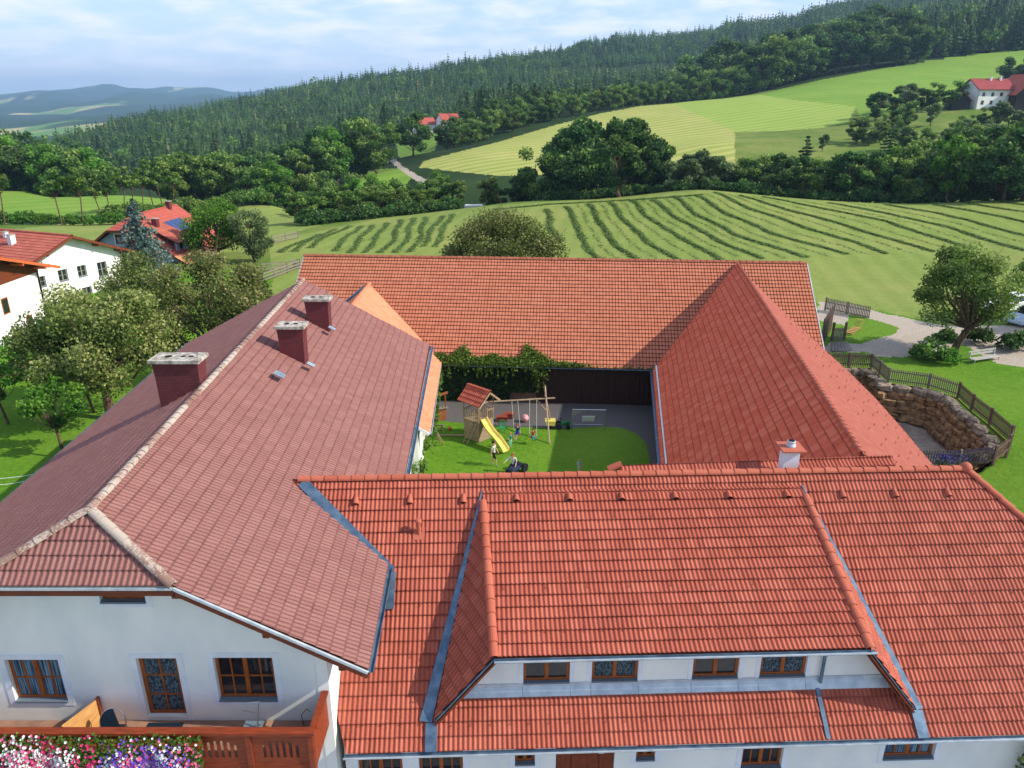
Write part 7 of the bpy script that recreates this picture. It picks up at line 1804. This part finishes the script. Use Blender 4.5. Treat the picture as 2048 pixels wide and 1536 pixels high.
for px_, py_, lb in ((1004, 841, "low red wooden box on the paving, the left one"), (1018, 835, "low red wooden box on the paving, the right one")):
    c_ = cg(px_, py_); b_ = empty('toy_box', tuple(c_), label=lb, cat='box'); rm_ = wood("red_stained_box", (150, 70, 50), (112, 48, 34))
    mb = MB()
    for k_ in range(3): mb.box(c_[0] - .35, c_[0] + .35, c_[1] - .22, c_[1] - .2, c_[2] + .02 + k_ * .1, c_[2] + .1 + k_ * .1)
    mb.box(c_[0] - .35, c_[0] - .33, c_[1] - .2, c_[1] + .2, c_[2], c_[2] + .3); mb.box(c_[0] + .33, c_[0] + .35, c_[1] - .2, c_[1] + .2, c_[2], c_[2] + .3); mb.box(c_[0] - .35, c_[0] + .35, c_[1] + .2, c_[1] + .22, c_[2], c_[2] + .3)
    mb.build('sides', rm_, b_); mb = MB(); mb.box(c_[0] - .38, c_[0] + .38, c_[1] - .24, c_[1] + .24, c_[2] + .305, c_[2] + .335); mb.build('lid', rm_, b_); attach(b_)
# toy motorbike under the person at the ridge
mbk = cg(1030, 945)
# ================================================================ people
skin = simple("skin", lin((206, 152, 122)), lin((190, 136, 108)), 6, .6, .3)
def cloth(name, c): return simple(name, lin(c), tuple(x * .8 for x in lin(c)), 10, .9, .1)
def hairm(c): return simple("hair", lin(c), tuple(x * .6 for x in lin(c)), 30, .7, .3)
def person(x, y, z, rz, h, J, top, bottom, shoe, hair, label, long_sleeve=False, long_leg=False, hairlen=.0):
    """J: joint positions in units of standing height; front is -y. One skinned body, hair as a child"""
    j = dict(pel=(0, 0, .52), wai=(0, 0, .6), che=(0, 0, .72), nek=(0, 0, .83), hd=(0, -.005, .875), tp=(0, 0, .955),
             sl=(-.105, 0, .80), el=(-.15, .01, .64), wl=(-.155, -.02, .50), sr=(.105, 0, .80), er=(.15, .01, .64), wr=(.155, -.02, .50),
             hl=(-.052, 0, .5), kl=(-.056, -.01, .285), al=(-.058, .01, .045), tl=(-.06, -.075, .018), hr=(.052, 0, .5), kr=(.056, -.01, .285), ar=(.058, .01, .045), tr=(.06, -.075, .018))
    j.update(J); rad = dict(pel=.075, wai=.066, che=.08, nek=.033, hd=.05, tp=.05, sl=.036, sr=.036, el=.025, er=.025, wl=.017, wr=.017, hl=.052, hr=.052, kl=.034, kr=.034, al=.022, ar=.022, tl=.02, tr=.02)
    E = [('pel', 'wai'), ('wai', 'che'), ('che', 'nek'), ('nek', 'hd'), ('hd', 'tp'), ('che', 'sl'), ('sl', 'el'), ('el', 'wl'), ('che', 'sr'), ('sr', 'er'), ('er', 'wr'), ('pel', 'hl'), ('hl', 'kl'), ('kl', 'al'), ('al', 'tl'), ('pel', 'hr'), ('hr', 'kr'), ('kr', 'ar'), ('ar', 'tr')]
    for sd_ in 'lr':
        w_ = np.array(j['w' + sd_]); e_ = np.array(j['e' + sd_]); d = (w_ - e_) / (np.linalg.norm(w_ - e_) + 1e-6); s_ = np.cross(d, (0, 1, .3)); s_ /= np.linalg.norm(s_) + 1e-6; n_ = np.cross(s_, d)
        j['p' + sd_] = tuple(w_ + d * .035); rad['p' + sd_] = .019; E.append(('w' + sd_, 'p' + sd_))
        for q in range(4):
            a_, b_ = f'f{q}' + sd_, f'g{q}' + sd_; o_ = s_ * (.014 * (q - 1.5)); lf = (.022, .027, .025, .019)[q]
            j[a_] = tuple(w_ + d * (.045 + lf * .6) + o_); j[b_] = tuple(w_ + d * (.045 + lf * 1.5) + o_ - n_ * .012); rad[a_] = .0058; rad[b_] = .005; E += [('p' + sd_, a_), (a_, b_)]
        j['t' + 'h' + sd_] = tuple(w_ + d * .04 + s_ * .03); rad['th' + sd_] = .006; E.append(('p' + sd_, 'th' + sd_))
    names = list(j); P_ = np.array([j[n] for n in names]) * h
    me = bpy.data.meshes.new('person'); me.from_pydata([tuple(p) for p in P_], [(names.index(a), names.index(b)) for a, b in E], []); me.update()
    o = link('tmp', me); m1 = o.modifiers.new('s', 'SKIN'); m1.use_smooth_shade = True
    sv = me.skin_vertices[0].data
    for i, n in enumerate(names): r__ = rad[n] * h; sv[i].radius = (r__, r__ * (.8 if n in ('pel', 'wai', 'che') else 1)); sv[i].use_root = (n == 'pel')
    m2 = o.modifiers.new('u', 'SUBSURF'); m2.levels = 1; m2.render_levels = 1
    dg = bpy.context.evaluated_depsgraph_get(); ev = o.evaluated_get(dg); nm = bpy.data.meshes.new_from_object(ev); bpy.data.objects.remove(o)
    nm.name = 'person'
    nm.materials.clear()
    for m_ in (skin, top, bottom, shoe): nm.materials.append(m_)
    # clothing by nearest bone
    seg = [(a, b) for a, b in E]; SA = np.array([j[a] for a, b in seg]) * h; SB = np.array([j[b] for a, b in seg]) * h
    zone = []
    for a, b in seg:
        if (a, b) in (('pel', 'wai'), ('wai', 'che'), ('che', 'nek'), ('che', 'sl'), ('che', 'sr')): zone.append(1)
        elif a in ('sl', 'sr'): zone.append(1)
        elif a in ('el', 'er'): zone.append(1 if long_sleeve else 0)
        elif a in ('pel', 'hl', 'hr'): zone.append(2)
        elif a in ('kl', 'kr'): zone.append(2 if long_leg else 0)
        elif a in ('al', 'ar'): zone.append(3)
        else: zone.append(0)
    mi = []
    for f in nm.polygons:
        c = np.array(f.center); ab_ = SB - SA; t = np.clip(((c - SA) * ab_).sum(1) / (ab_ ** 2).sum(1), 0, 1); d = np.linalg.norm(SA + ab_ * t[:, None] - c, axis=1); k = int(d.argmin()); zz = zone[k]
        if seg[k][0] in ('sl', 'sr') and t[k] > .75 and not long_sleeve: zz = 0
        if seg[k] == ('che', 'nek') and t[k] > .75: zz = 0
        mi.append(zz)
    nm.polygons.foreach_set('material_index', mi); nm.polygons.foreach_set('use_smooth', [True] * len(mi)); nm.update()
    e = link('person', nm); e.location = (x, y, z); e.rotation_euler = (0, 0, rz); tag(e, label, 'person')
    hd = np.array(j['hd']) * h; tp = np.array(j['tp']) * h; c = (hd + tp) / 2 + np.array((0, .012 * h, .012 * h)); mb = MB(); rr = .068 * h
    V = []; n0, n1 = 12, 8
    for i in range(n1 + 1):
        ph = math.pi * i / n1 - math.pi / 2
        for k in range(n0):
            th = 2 * math.pi * k / n0; x_, y_, z_ = math.cos(ph) * math.cos(th), math.cos(ph) * math.sin(th), math.sin(ph)
            low = z_ < (.25 if y_ < -.1 else -.35 - hairlen * 3); f = .86 if low else 1.0; V.append(c + np.array((x_ * rr * .98, y_ * rr * 1.08, (max(z_, .25 if y_ < -.35 else -.4 - hairlen * 6)) * rr * 1.08)) * 1)
    F = [(i * n0 + k, i * n0 + (k + 1) % n0, (i + 1) * n0 + (k + 1) % n0, (i + 1) * n0 + k) for i in range(n1) for k in range(n0)]
    mb.add(V, F).build('hair', hair, e, smooth=True)
    mb = MB(); fc = (hd + tp) / 2 + np.array((0, -.052 * h, -.006 * h)); mb.sphere(fc + (0, -.006 * h, -.006 * h), .009 * h, seg=8, ring=6); mb.build('nose', skin, e, smooth=True)
    for sx in (-1, 1): mb = MB(); mb.sphere(fc + (sx * .018 * h, .006 * h, .008 * h), .006 * h, seg=6, ring=5); mb.build('eye', M['black'], e)
    for sx in (-1, 1): mb = MB(); mb.sphere((hd + tp) / 2 + (sx * .052 * h, 0, -.005 * h), .012 * h, sx=.5, seg=6, ring=5); mb.build('ear', skin, e)
    mb = MB(); mb.tube([fc + (-.012 * h, .002 * h, -.028 * h), fc + (0, -.002 * h, -.03 * h), fc + (.012 * h, .002 * h, -.028 * h)], .003 * h, 5); mb.build('mouth', cloth('lips', (170, 90, 84)), e)
    return e
p = cg(988, 931)
person(p[0], p[1], CG, R(75), 1.66, dict(kl=(-.05, -.08, .29), al=(-.05, -.1, .045), tl=(-.05, -.18, .02), kr=(.05, .03, .285), ar=(.05, .12, .05), tr=(.05, .05, .018), el=(-.14, .06, .65), wl=(-.14, .06, .52), er=(.14, -.03, .65), wr=(.13, -.1, .53)),
       cloth("grey_white_shirt", (214, 214, 208)), cloth("dark_shorts", (44, 42, 46)), cloth("blue_shoes", (96, 140, 170)), hairm((40, 28, 22)), "standing boy in loose pale shirt and dark shorts near the slide")
sit = dict(pel=(0, 0, .3), wai=(0, .01, .38), che=(0, .0, .5), nek=(0, -.01, .61), hd=(0, -.02, .655), tp=(0, -.02, .735), sl=(-.105, 0, .58), sr=(.105, 0, .58), hl=(-.052, 0, .28), hr=(.052, 0, .28))
q = mbk
person(q[0] - .12, q[1], CG, R(-10), 1.6, dict(sit, pel=(0, 0, .34), wai=(0, .01, .42), che=(-.01, .0, .54), nek=(-.01, -.02, .65), hd=(-.01, -.03, .69), tp=(-.01, -.03, .77), sl=(-.11, 0, .62), sr=(.1, 0, .62), hl=(-.055, 0, .33), hr=(.055, 0, .33), el=(-.2, -.06, .55), wl=(-.28, -.14, .48), er=(.14, -.03, .48), wr=(.12, -.13, .38), kl=(-.12, -.14, .3), al=(-.15, -.12, .07), tl=(-.17, -.19, .03), kr=(.08, -.2, .28), ar=(.1, -.2, .06), tr=(.1, -.27, .02)),
       cloth("pale_grey_sweater", (206, 208, 210)), cloth("dark_trousers", (36, 32, 40)), cloth("dark_shoes", (40, 40, 46)), hairm((150, 90, 60)), "person in pale sweater riding the dark toy tractor, one arm stretched out", long_sleeve=True, long_leg=True)
rt_ = empty('ride_on_tractor', (q[0] + .15, q[1], CG), R(-35), label="dark blue and black ride on toy tractor under the person in the pale sweater", cat='toy tractor')
mb = MB(); mb.box(-.22, .22, -.75, .05, .3, .52); mb.build('hood', simple("dark_blue_plastic", lin((36, 50, 84))), rt_, bevel=.05)
mb = MB(); mb.box(-.2, .2, .05, .45, .3, .5); mb.build('seat', M['black'], rt_, bevel=.05)
for x_ in (-.32, .32):
    mb = MB(); mb.tube([(x_ - .07, .3, .28), (x_ + .07, .3, .28)], .28, 16); mb.build('wheel', M['black'], rt_); mb = MB(); mb.tube([(x_ - .06, -.55, .18), (x_ + .06, -.55, .18)], .18, 14); mb.build('wheel', M['black'], rt_)
mb = MB(); mb.tube([(0, -.15, .5), (0, -.05, .72)], .02, 6); mb.lathe([(.14, 0), (.14, .025)], 14, (0, -.05, .72)); mb.build('steering_wheel', M['black'], rt_)
sit2 = dict(sit, kl=(-.06, -.2, .28), al=(-.06, -.24, .1), tl=(-.06, -.31, .1), kr=(.06, -.2, .29), ar=(.06, -.28, .13), tr=(.06, -.34, .12), el=(-.15, -.02, .5), wl=(-.15, -.03, .6), er=(.15, -.02, .5), wr=(.15, -.03, .6))
person(sA[0], sA[1], CG + .55 - .27 * 1.4 + .04, R(-25), 1.4, sit2, cloth("royal_blue_shirt", (44, 70, 170)), cloth("blue_shorts", (40, 60, 130)), cloth("pale_shoes", (200, 190, 180)), hairm((130, 80, 60)), "child with brown hair in a blue shirt sitting on the swing")
person(sB[0], sB[1], CG + .5 - .27 * 1.1 + .04, R(25), 1.1, dict(sit2, kl=(-.05, -.16, .26), kr=(.05, -.16, .26), al=(-.05, -.12, .08), ar=(.07, -.12, .08), tl=(-.05, -.17, .05), tr=(.07, -.17, .05)), cloth("red_shirt", (158, 40, 48)), cloth("turquoise_trousers", (60, 170, 190)), cloth("black_shoes", (30, 26, 30)), hairm((90, 50, 36)), "small child in red shirt and turquoise trousers on the swing", long_leg=True)
p = cg(1021, 896)
person(p[0], p[1], CG, R(20), 1.1, dict(kl=(-.06, -.05, .28), al=(-.06, .0, .045), tl=(-.06, -.07, .02), el=(-.16, -.04, .68), wl=(-.13, -.12, .6), er=(.2, -.02, .7), wr=(.24, -.08, .62)), cloth("teal_shirt", (36, 140, 120)), cloth("mint_trousers", (150, 214, 204)), cloth("grey_shoes", (130, 130, 130)), hairm((176, 140, 96)), "child in teal shirt standing in front of the blue swing child", long_leg=True)
p = cg(1158, 948)
person(p[0], p[1], CG, R(15), .98, dict(el=(-.14, -.03, .65), wl=(-.1, -.1, .58), er=(.15, -.02, .64), wr=(.14, -.09, .54)), cloth("pale_blue_top", (150, 196, 206)), cloth("white_shorts", (214, 204, 196)), cloth("tan_shoes", (150, 110, 80)), hairm((190, 150, 104)), "small fair haired toddler in pale blue top alone on the lawn")

# ================================================================ vines
rv = np.random.default_rng(44)
Cn = []; 
for s0_ in np.arange(11.0, 29, .06):
    pxx = proj(b_el + bu * s0_ + bw * 0)[0]
    hgt = np.interp(pxx, [862, 880, 900, 925, 940, 960, 985, 1010, 1040, 1052, 1070, 1085, 1110, 1160, 1200], [.7, .8, .6, 1.5, .6, .55, .9, .5, .7, 1.7, 1.1, .9, .3, .2, .0])
    n_ = int(20 * hgt) + (8 if pxx < 1160 else 1)
    for _ in range(n_):
        t = rv.uniform(-.15, 1) * hgt * .9; o_ = rv.normal() * .05
        base = b_el + bu * (s0_ + rv.normal() * .1); up_ = bw * (t) + np.array((0, 0, .747 * t)) if t > 0 else np.array((0, 0, t * 1.6))
        Cn.append(base + up_ + np.array((0, -.08, .1 + abs(o_) * 2)) - bw * .05)
    if rv.random() < .22 and pxx < 1110:
        Ld = rv.uniform(.3, 1.0) if rv.random() < .85 else rv.uniform(1.2, 2.2)
        for t in np.arange(0, Ld, .05): Cn.append(b_el + bu * (s0_ + .04 * rv.normal()) - bw * .15 + np.array((0, 0, -t)) + rv.normal(size=3) * .04)
Cn = np.array(Cn); V, F = quads(Cn, .17, np.tile((0, -.5, .8), (len(Cn), 1)), rv, .35)
o = nmesh('vine', V, F, M['leaf_vine'], attr=np.repeat(np.clip(rv.normal(.5, .3, len(Cn)), 0, 1), 4)); tag(o, "bright green vine creeping along the barn eave above the courtyard", 'vine')
n = 9000; s_ = rv.uniform(10.6, 24.6, n); z_ = rv.uniform(-2, 1.0, n); keep = (s_ < 19.3) | ((z_ > -1.4 + .25 * (s_ - 19)) & (s_ < 19.3)) ; keep = s_ < 19.4 + .5 * np.sin(z_ * 3)
keep &= ~((s_ > 17.2) & (z_ < -1.2)); C_ = bwo[None] + bu[None] * s_[:, None] - bw[None] * (.1 + rv.uniform(0, .22, n))[:, None]; C_[:, 2] = z_; C_ = C_[keep]
V, F = quads(C_, .2, np.tile(tuple(-bw + np.array((0, 0, .3))), (len(C_), 1)), rv, .4); o = nmesh('ivy', V, F, M['leaf_ivy'], attr=np.repeat(np.clip(rv.normal(.45, .25, len(C_)), 0, 1), 4)); tag(o, "dark ivy covering the shaded courtyard wall of the barn", 'ivy')
Cn = []
for Y_ in np.arange(39.2, 50.5, .03):
    if math.sin(Y_ * 2.1) + math.sin(Y_ * .9 + 1) > -.1:
        for _ in range(3): Cn.append((np.interp(Y_, [39, 51], [-4.55, -5.1]) + rv.normal() * .1, Y_ + rv.normal() * .05, .9 - abs(rv.normal()) * .5))
Cn = np.array(Cn); V, F = quads(Cn, .17, None, rv); o = nmesh('vine', V, F, M['leaf_vine'], attr=np.repeat(np.clip(rv.normal(.5, .3, len(Cn)), 0, 1), 4)); tag(o, "light green creeper hanging from the low orange roof edge", 'vine')
for i, (px_, py_, s_) in enumerate(((838, 915, 1.15), (832, 950, 1.2), (846, 888, .8))):
    p = cg(px_, py_); put_shrub(sh_mid, p[0] - .3, p[1], CG, s_, ["climbing bush with pale leaves at the courtyard's left wall, nearer", "lowest courtyard bush partly behind the red ridge", "smallest courtyard bush below the orange eave"][i], rz=i)
# climber at the bottom right corner of the red house
Cn = []
for i in range(2600):
    t = rv.random(); a = 2 * math.pi * rv.random(); rr = .75 * math.sqrt(rv.random()) * (1.0 if t < .8 else .7); c_ = FR(21.6 + 1.6 * rv.random() ** .7, FW - .5, 0); Cn.append(c_ + np.array((rr * math.cos(a) * .6, rr * math.sin(a) * .7, -1 + 2.7 * t)))
Cn = np.array(Cn); V, F = quads(Cn, .13, None, rv); o = nmesh('climbing_rose', V, F, M['leaf_mid'], attr=np.repeat(np.clip(rv.normal(.5, .3, len(Cn)), 0, 1), 4)); tag(o, "climbing plant on the wall at the bottom right corner", 'climber')

# ================================================================ balcony
bal = empty('balcony', (-10, 15, 2.9), label="red brown wooden balcony with cut out panels on the left house", cat='balcony')
BX0, BX1, BY0, BY1 = -17.5, -4.98, 14.42, 15.78
mb = MB(); mb.box(BX0, BX1, BY0, BY1, 2.82, 3.0); mb.build('floor', simple("terracotta_floor", lin((160, 124, 104)), lin((128, 98, 84)), 2), bal)
zt2 = 3.97
mb = MB(); mb.box(BX0, BX1 + .06, BY0 - .1, BY0 + .12, zt2 - .03, zt2 + .05); mb.build('handrail', M['rail_wood'], bal)
mb = MB(); mb.bar((BX1, BY0 + .12, zt2 + .01), (BX1, BY1 + .0, zt2 + .01), .18, .08); mb.build('handrail', M['rail_wood'], bal)
mb = MB(); mb.box(BX1 - .02, BX1 + .02, BY0, BY1, 2.86, zt2 - .04); mb.build('side_panel', M['rail_wood'], bal)
posts = np.linspace(BX1 - .06, BX0, 9)
for x_ in posts: mb = MB(); mb.box(x_ - .07, x_ + .07, BY0 - .07, BY0 + .07, 2.62, zt2 - .04); mb.build('post', M['rail_wood'], bal)
for a, b in zip(posts[1:], posts[:-1]):
    a += .075; b -= .075; c_ = (a + b) / 2; n_ = 17; mb = MB(); w_ = (b - a) / n_
    mb.box(a, b, BY0 - .03, BY0 + .03, zt2 - .17, zt2 - .05); mb.box(a, b, BY0 - .03, BY0 + .03, 2.78, 2.95)
    for i in range(n_):
        x0 = a + i * w_; t = abs((i + .5) / n_ - .5) * 2
        if t > .72: mb.box(x0, x0 + w_, BY0 - .018, BY0 + .018, 2.95, zt2 - .17)
        elif i % 2 == 0: mb.box(x0, x0 + w_, BY0 - .018, BY0 + .018, 2.95, zt2 - .17)
        else:
            top = zt2 - .22 - .42 * t ** 2 - .04; mb.box(x0, x0 + w_, BY0 - .018, BY0 + .018, top, zt2 - .17); mb.box(x0, x0 + w_, BY0 - .018, BY0 + .018, 2.95, 3.16)
    mb.build('panel', M['rail_wood'], bal)
mb = MB(); mb.box(BX0, BX1, BY0 - .12, BY0 + .1, 2.56, 2.72); mb.build('bottom_beam', M['rail_wood'], bal)
attach(bal)
fcols = dict(white=(236, 236, 232), pink=(226, 110, 150), magenta=(196, 56, 110), violet=(120, 84, 190), blue=(80, 60, 170))
fm = {k: simple(k + "_petals", lin(v), tuple(x * .8 for x in lin(v)), 20, .8, .1) for k, v in fcols.items()}
M['petunia'] = leaf_mat("petunia_leaves", lin((50, 88, 30)), lin((104, 140, 56)), rnd=.2)
segs = [(-17.6, -14.9, dict(violet=.25, white=.45, blue=.2, pink=.1)), (-14.9, -12.6, dict(white=.5, magenta=.25, blue=.15, pink=.1)), (-12.6, -10.2, dict(magenta=.35, white=.45, pink=.2)), (-10.2, -7.65, dict(white=.4, violet=.4, pink=.2))]
lb_ = ["flower box at the left edge with white and violet petunias", "flower box of white, magenta and blue petunias", "flower box with a magenta mass under the balcony door", "right end flower box spilling violet petunias"]
for (x0, x1, mix), lbl in zip(segs, lb_):
    fb = empty('flower_box', ((x0 + x1) / 2, 14.2, 3.6), label=lbl, cat='flower box')
    mb = MB(); mb.box(x0 + .05, x1 - .05, 14.1, 14.3, 3.66, 3.86); mb.build('box', M['rail_wood'], fb)
    n = 5200; X_ = rv.uniform(x0, x1, n); t = rv.random(n) ** .8; bulge = .28 + .16 * np.sin(X_ * 2.3) * t + .12 * np.sin(X_ * 5.1)
    Zf = 4.02 - 1.35 * t + .06 * rv.normal(size=n); Yf_ = 14.22 - bulge * np.sin(np.clip(t * 2.2, 0, 1.57)) + rv.normal(size=n) * .05
    V, F = quads(np.stack([X_, Yf_, Zf], -1), .075, np.tile((0, -1, .5), (n, 1)), rv, .4); nmesh('foliage', V, F, M['petunia'], fb, attr=np.repeat(rv.uniform(0, 1, n), 4))
    for col, fr in mix.items():
        m_ = int(2300 * fr); nc = 5 if col != 'white' else 9; cx2 = rv.uniform(x0 + .2, x1 - .15, nc); ct = rv.uniform(.35, .95, nc); kk = rv.integers(0, nc, m_); tt_ = np.clip(ct[kk] + rv.normal(size=m_) * .2, 0.0, 1.0); xx = cx2[kk] + rv.normal(size=m_) * .28
        ok_ = (xx > x0) & (xx < x1); xx, tt_ = xx[ok_], tt_[ok_]; bl_ = .33 + .16 * np.sin(xx * 2.3) * tt_ + .12 * np.sin(xx * 5.1)
        C_ = np.stack([xx, 14.18 - bl_ * np.sin(np.clip(tt_ * 2.2, 0, 1.57)) - .04 * rv.random(len(xx)), 4.05 - 1.35 * tt_ + .05 * rv.normal(size=len(xx))], -1); mm = len(C_)
        Nn = np.array((0, -.75, .6)) + rv.normal(size=(mm, 3)) * .3; Nn /= np.linalg.norm(Nn, axis=1)[:, None]; U_ = np.cross(Nn, (0, 0, 1)); U_ /= np.linalg.norm(U_, axis=1)[:, None]; W2 = np.cross(Nn, U_); R_ = rv.uniform(.028, .046, mm)
        ring = [C_ + (U_ * math.cos(k * math.pi / 5) + W2 * math.sin(k * math.pi / 5)) * (R_ * (1 if k % 2 == 0 else .72))[:, None] + Nn * .012 for k in range(10)]
        V = np.stack([C_] + ring, 1).reshape(-1, 3); F = (np.array([(0, 1 + k, 1 + (k + 1) % 10) for k in range(10)])[None] + (np.arange(mm) * 11)[:, None, None]).reshape(-1, 3)
        nmesh(col + '_flowers', V, F, fm[col], fb)['kind'] = 'stuff'
    attach(fb)
# things on the balcony
ch = empty('chair', (-11.6, 14.9, 3.0), label="round dark chair with thin silver rim on the balcony", cat='chair')
cc = atplane(222, 1450, (0, 15.0, 0), (0, 1, 0)); cc[2] = 3.0
mb = MB(); rim = [cc + (.34 * math.cos(a), .1 + .12 * math.sin(a), .62 + .34 * math.sin(a)) for a in np.linspace(0, 2 * math.pi, 25)]; mb.tube(rim, .014, 6); mb.build('rim', M['steel'], ch)
mb = MB(); mb.add([tuple(p) for p in rim[6:22]], [tuple(range(16))]); mb.prism([cc + (-.3, -.25, .42), cc + (.3, -.25, .42), cc + (.26, .2, .42), cc + (-.26, .2, .42)], (0, 0, .03)); mb.build('seat', M['navy'], ch)
for sx in (-1, 1):
    for sy in (-1, 1): mb = MB(); mb.tube([cc + (sx * .26, sy * .2, .42), cc + (sx * .3, sy * .26, 0)], .014, 6); mb.build('leg', M['steel'], ch)
attach(ch)
bd = empty('board', (-12.3, 15.2, 3), label="pale pine privacy board leaning out from the wall on the balcony", cat='board')
q0 = atplane(191, 1400, (0, 15.7, 0), (0, 1, 0)); mb = MB(); x_ = q0[0]
mb.prism([(x_ - .0, 15.72, 3.0), (x_ - .0, 15.72, q0[2]), (x_ - .25, 14.6, 4.0), (x_ - .25, 14.6, 3.0)], (.03, 0, 0)); mb.build('boards', M['pine'], bd); mb = MB(); mb.box(x_ - .0, x_ + .07, 15.68, 15.78, 3.0, q0[2] + .05); mb.build('post', M['fascia'], bd); attach(bd)
tb = empty('folding_table', (-7, 15.2, 3), label="grey folding table with thin tilted frame under the right window", cat='table')
cc = atplane(505, 1450, (0, 15.2, 0), (0, 1, 0)); cc[2] = 3.0
mb = MB(); mb.prism([cc + (-.3, -.2, .25), cc + (.2, -.2, .25), cc + (.25, .2, .35), cc + (-.25, .2, .35)], (0, 0, .02)); mb.build('table_top', M['sill'], tb)
for a, b in (((-.28, -.15, .26), (.1, .2, 0)), ((.2, -.15, .26), (-.15, .15, 0)), ((.2, .1, 1.05), (.12, .0, .3)), ((-.1, .1, 1.07), (.25, .1, 1.1)), ((.12, .0, .5), (.3, .2, 0)), ((-.25, .1, .8), (.1, .05, .78))): mb = MB(); mb.tube([cc + a, cc + b], .012, 6); mb.build('leg', M['steel'], tb)
attach(tb)
dmm = MB(); q = hD; x0 = -16.2 + q[0]; dmm.box(x0 + .05, x0 + 1.0, 15.15, 15.68, 3.004, 3.02); tag(dmm.build('doormat', M['navy'], None), "dark blue doormat at the balcony door", 'doormat')
cc = atplane(598, 1448, (0, 15.3, 0), (0, 1, 0)); cc[2] = 3.02
cb2 = MB(); cb2.tube([cc + (.17 * math.cos(a) * (1 + .1 * math.sin(a * .3)), .13 * math.sin(a), .03 + a * .003) for a in np.linspace(0, 25, 90)], .014, 5); cb2.tube([cc + (.1, .1, .05), cc + (.0, .25, .4), cc + (.15, .3, .55), cc + (.25, .25, .5)], .01, 5); tag(cb2.build('cable', M['black'], None), "coiled black cable in the right corner of the balcony", 'cable')
# awning / car roof glimpsed between wall and eave at the bottom
# ================================================================ far clearings and haze
hz = MB(); hz.box(-10400, 10400, -10400, 10400, -700, 262)
m = bpy.data.materials.new("haze"); m.use_nodes = True; nt = m.node_tree; nt.nodes.clear()
o_ = nt.nodes.new("ShaderNodeOutputMaterial"); v_ = nt.nodes.new("ShaderNodeVolumePrincipled"); v_.inputs["Color"].default_value = (.44, .70, 1.0, 1); v_.inputs["Density"].default_value = 1.25e-4; v_.inputs["Anisotropy"].default_value = .2
nt.links.new(v_.outputs[0], o_.inputs["Volume"])
hz.build('haze', m, None, kind='stuff')
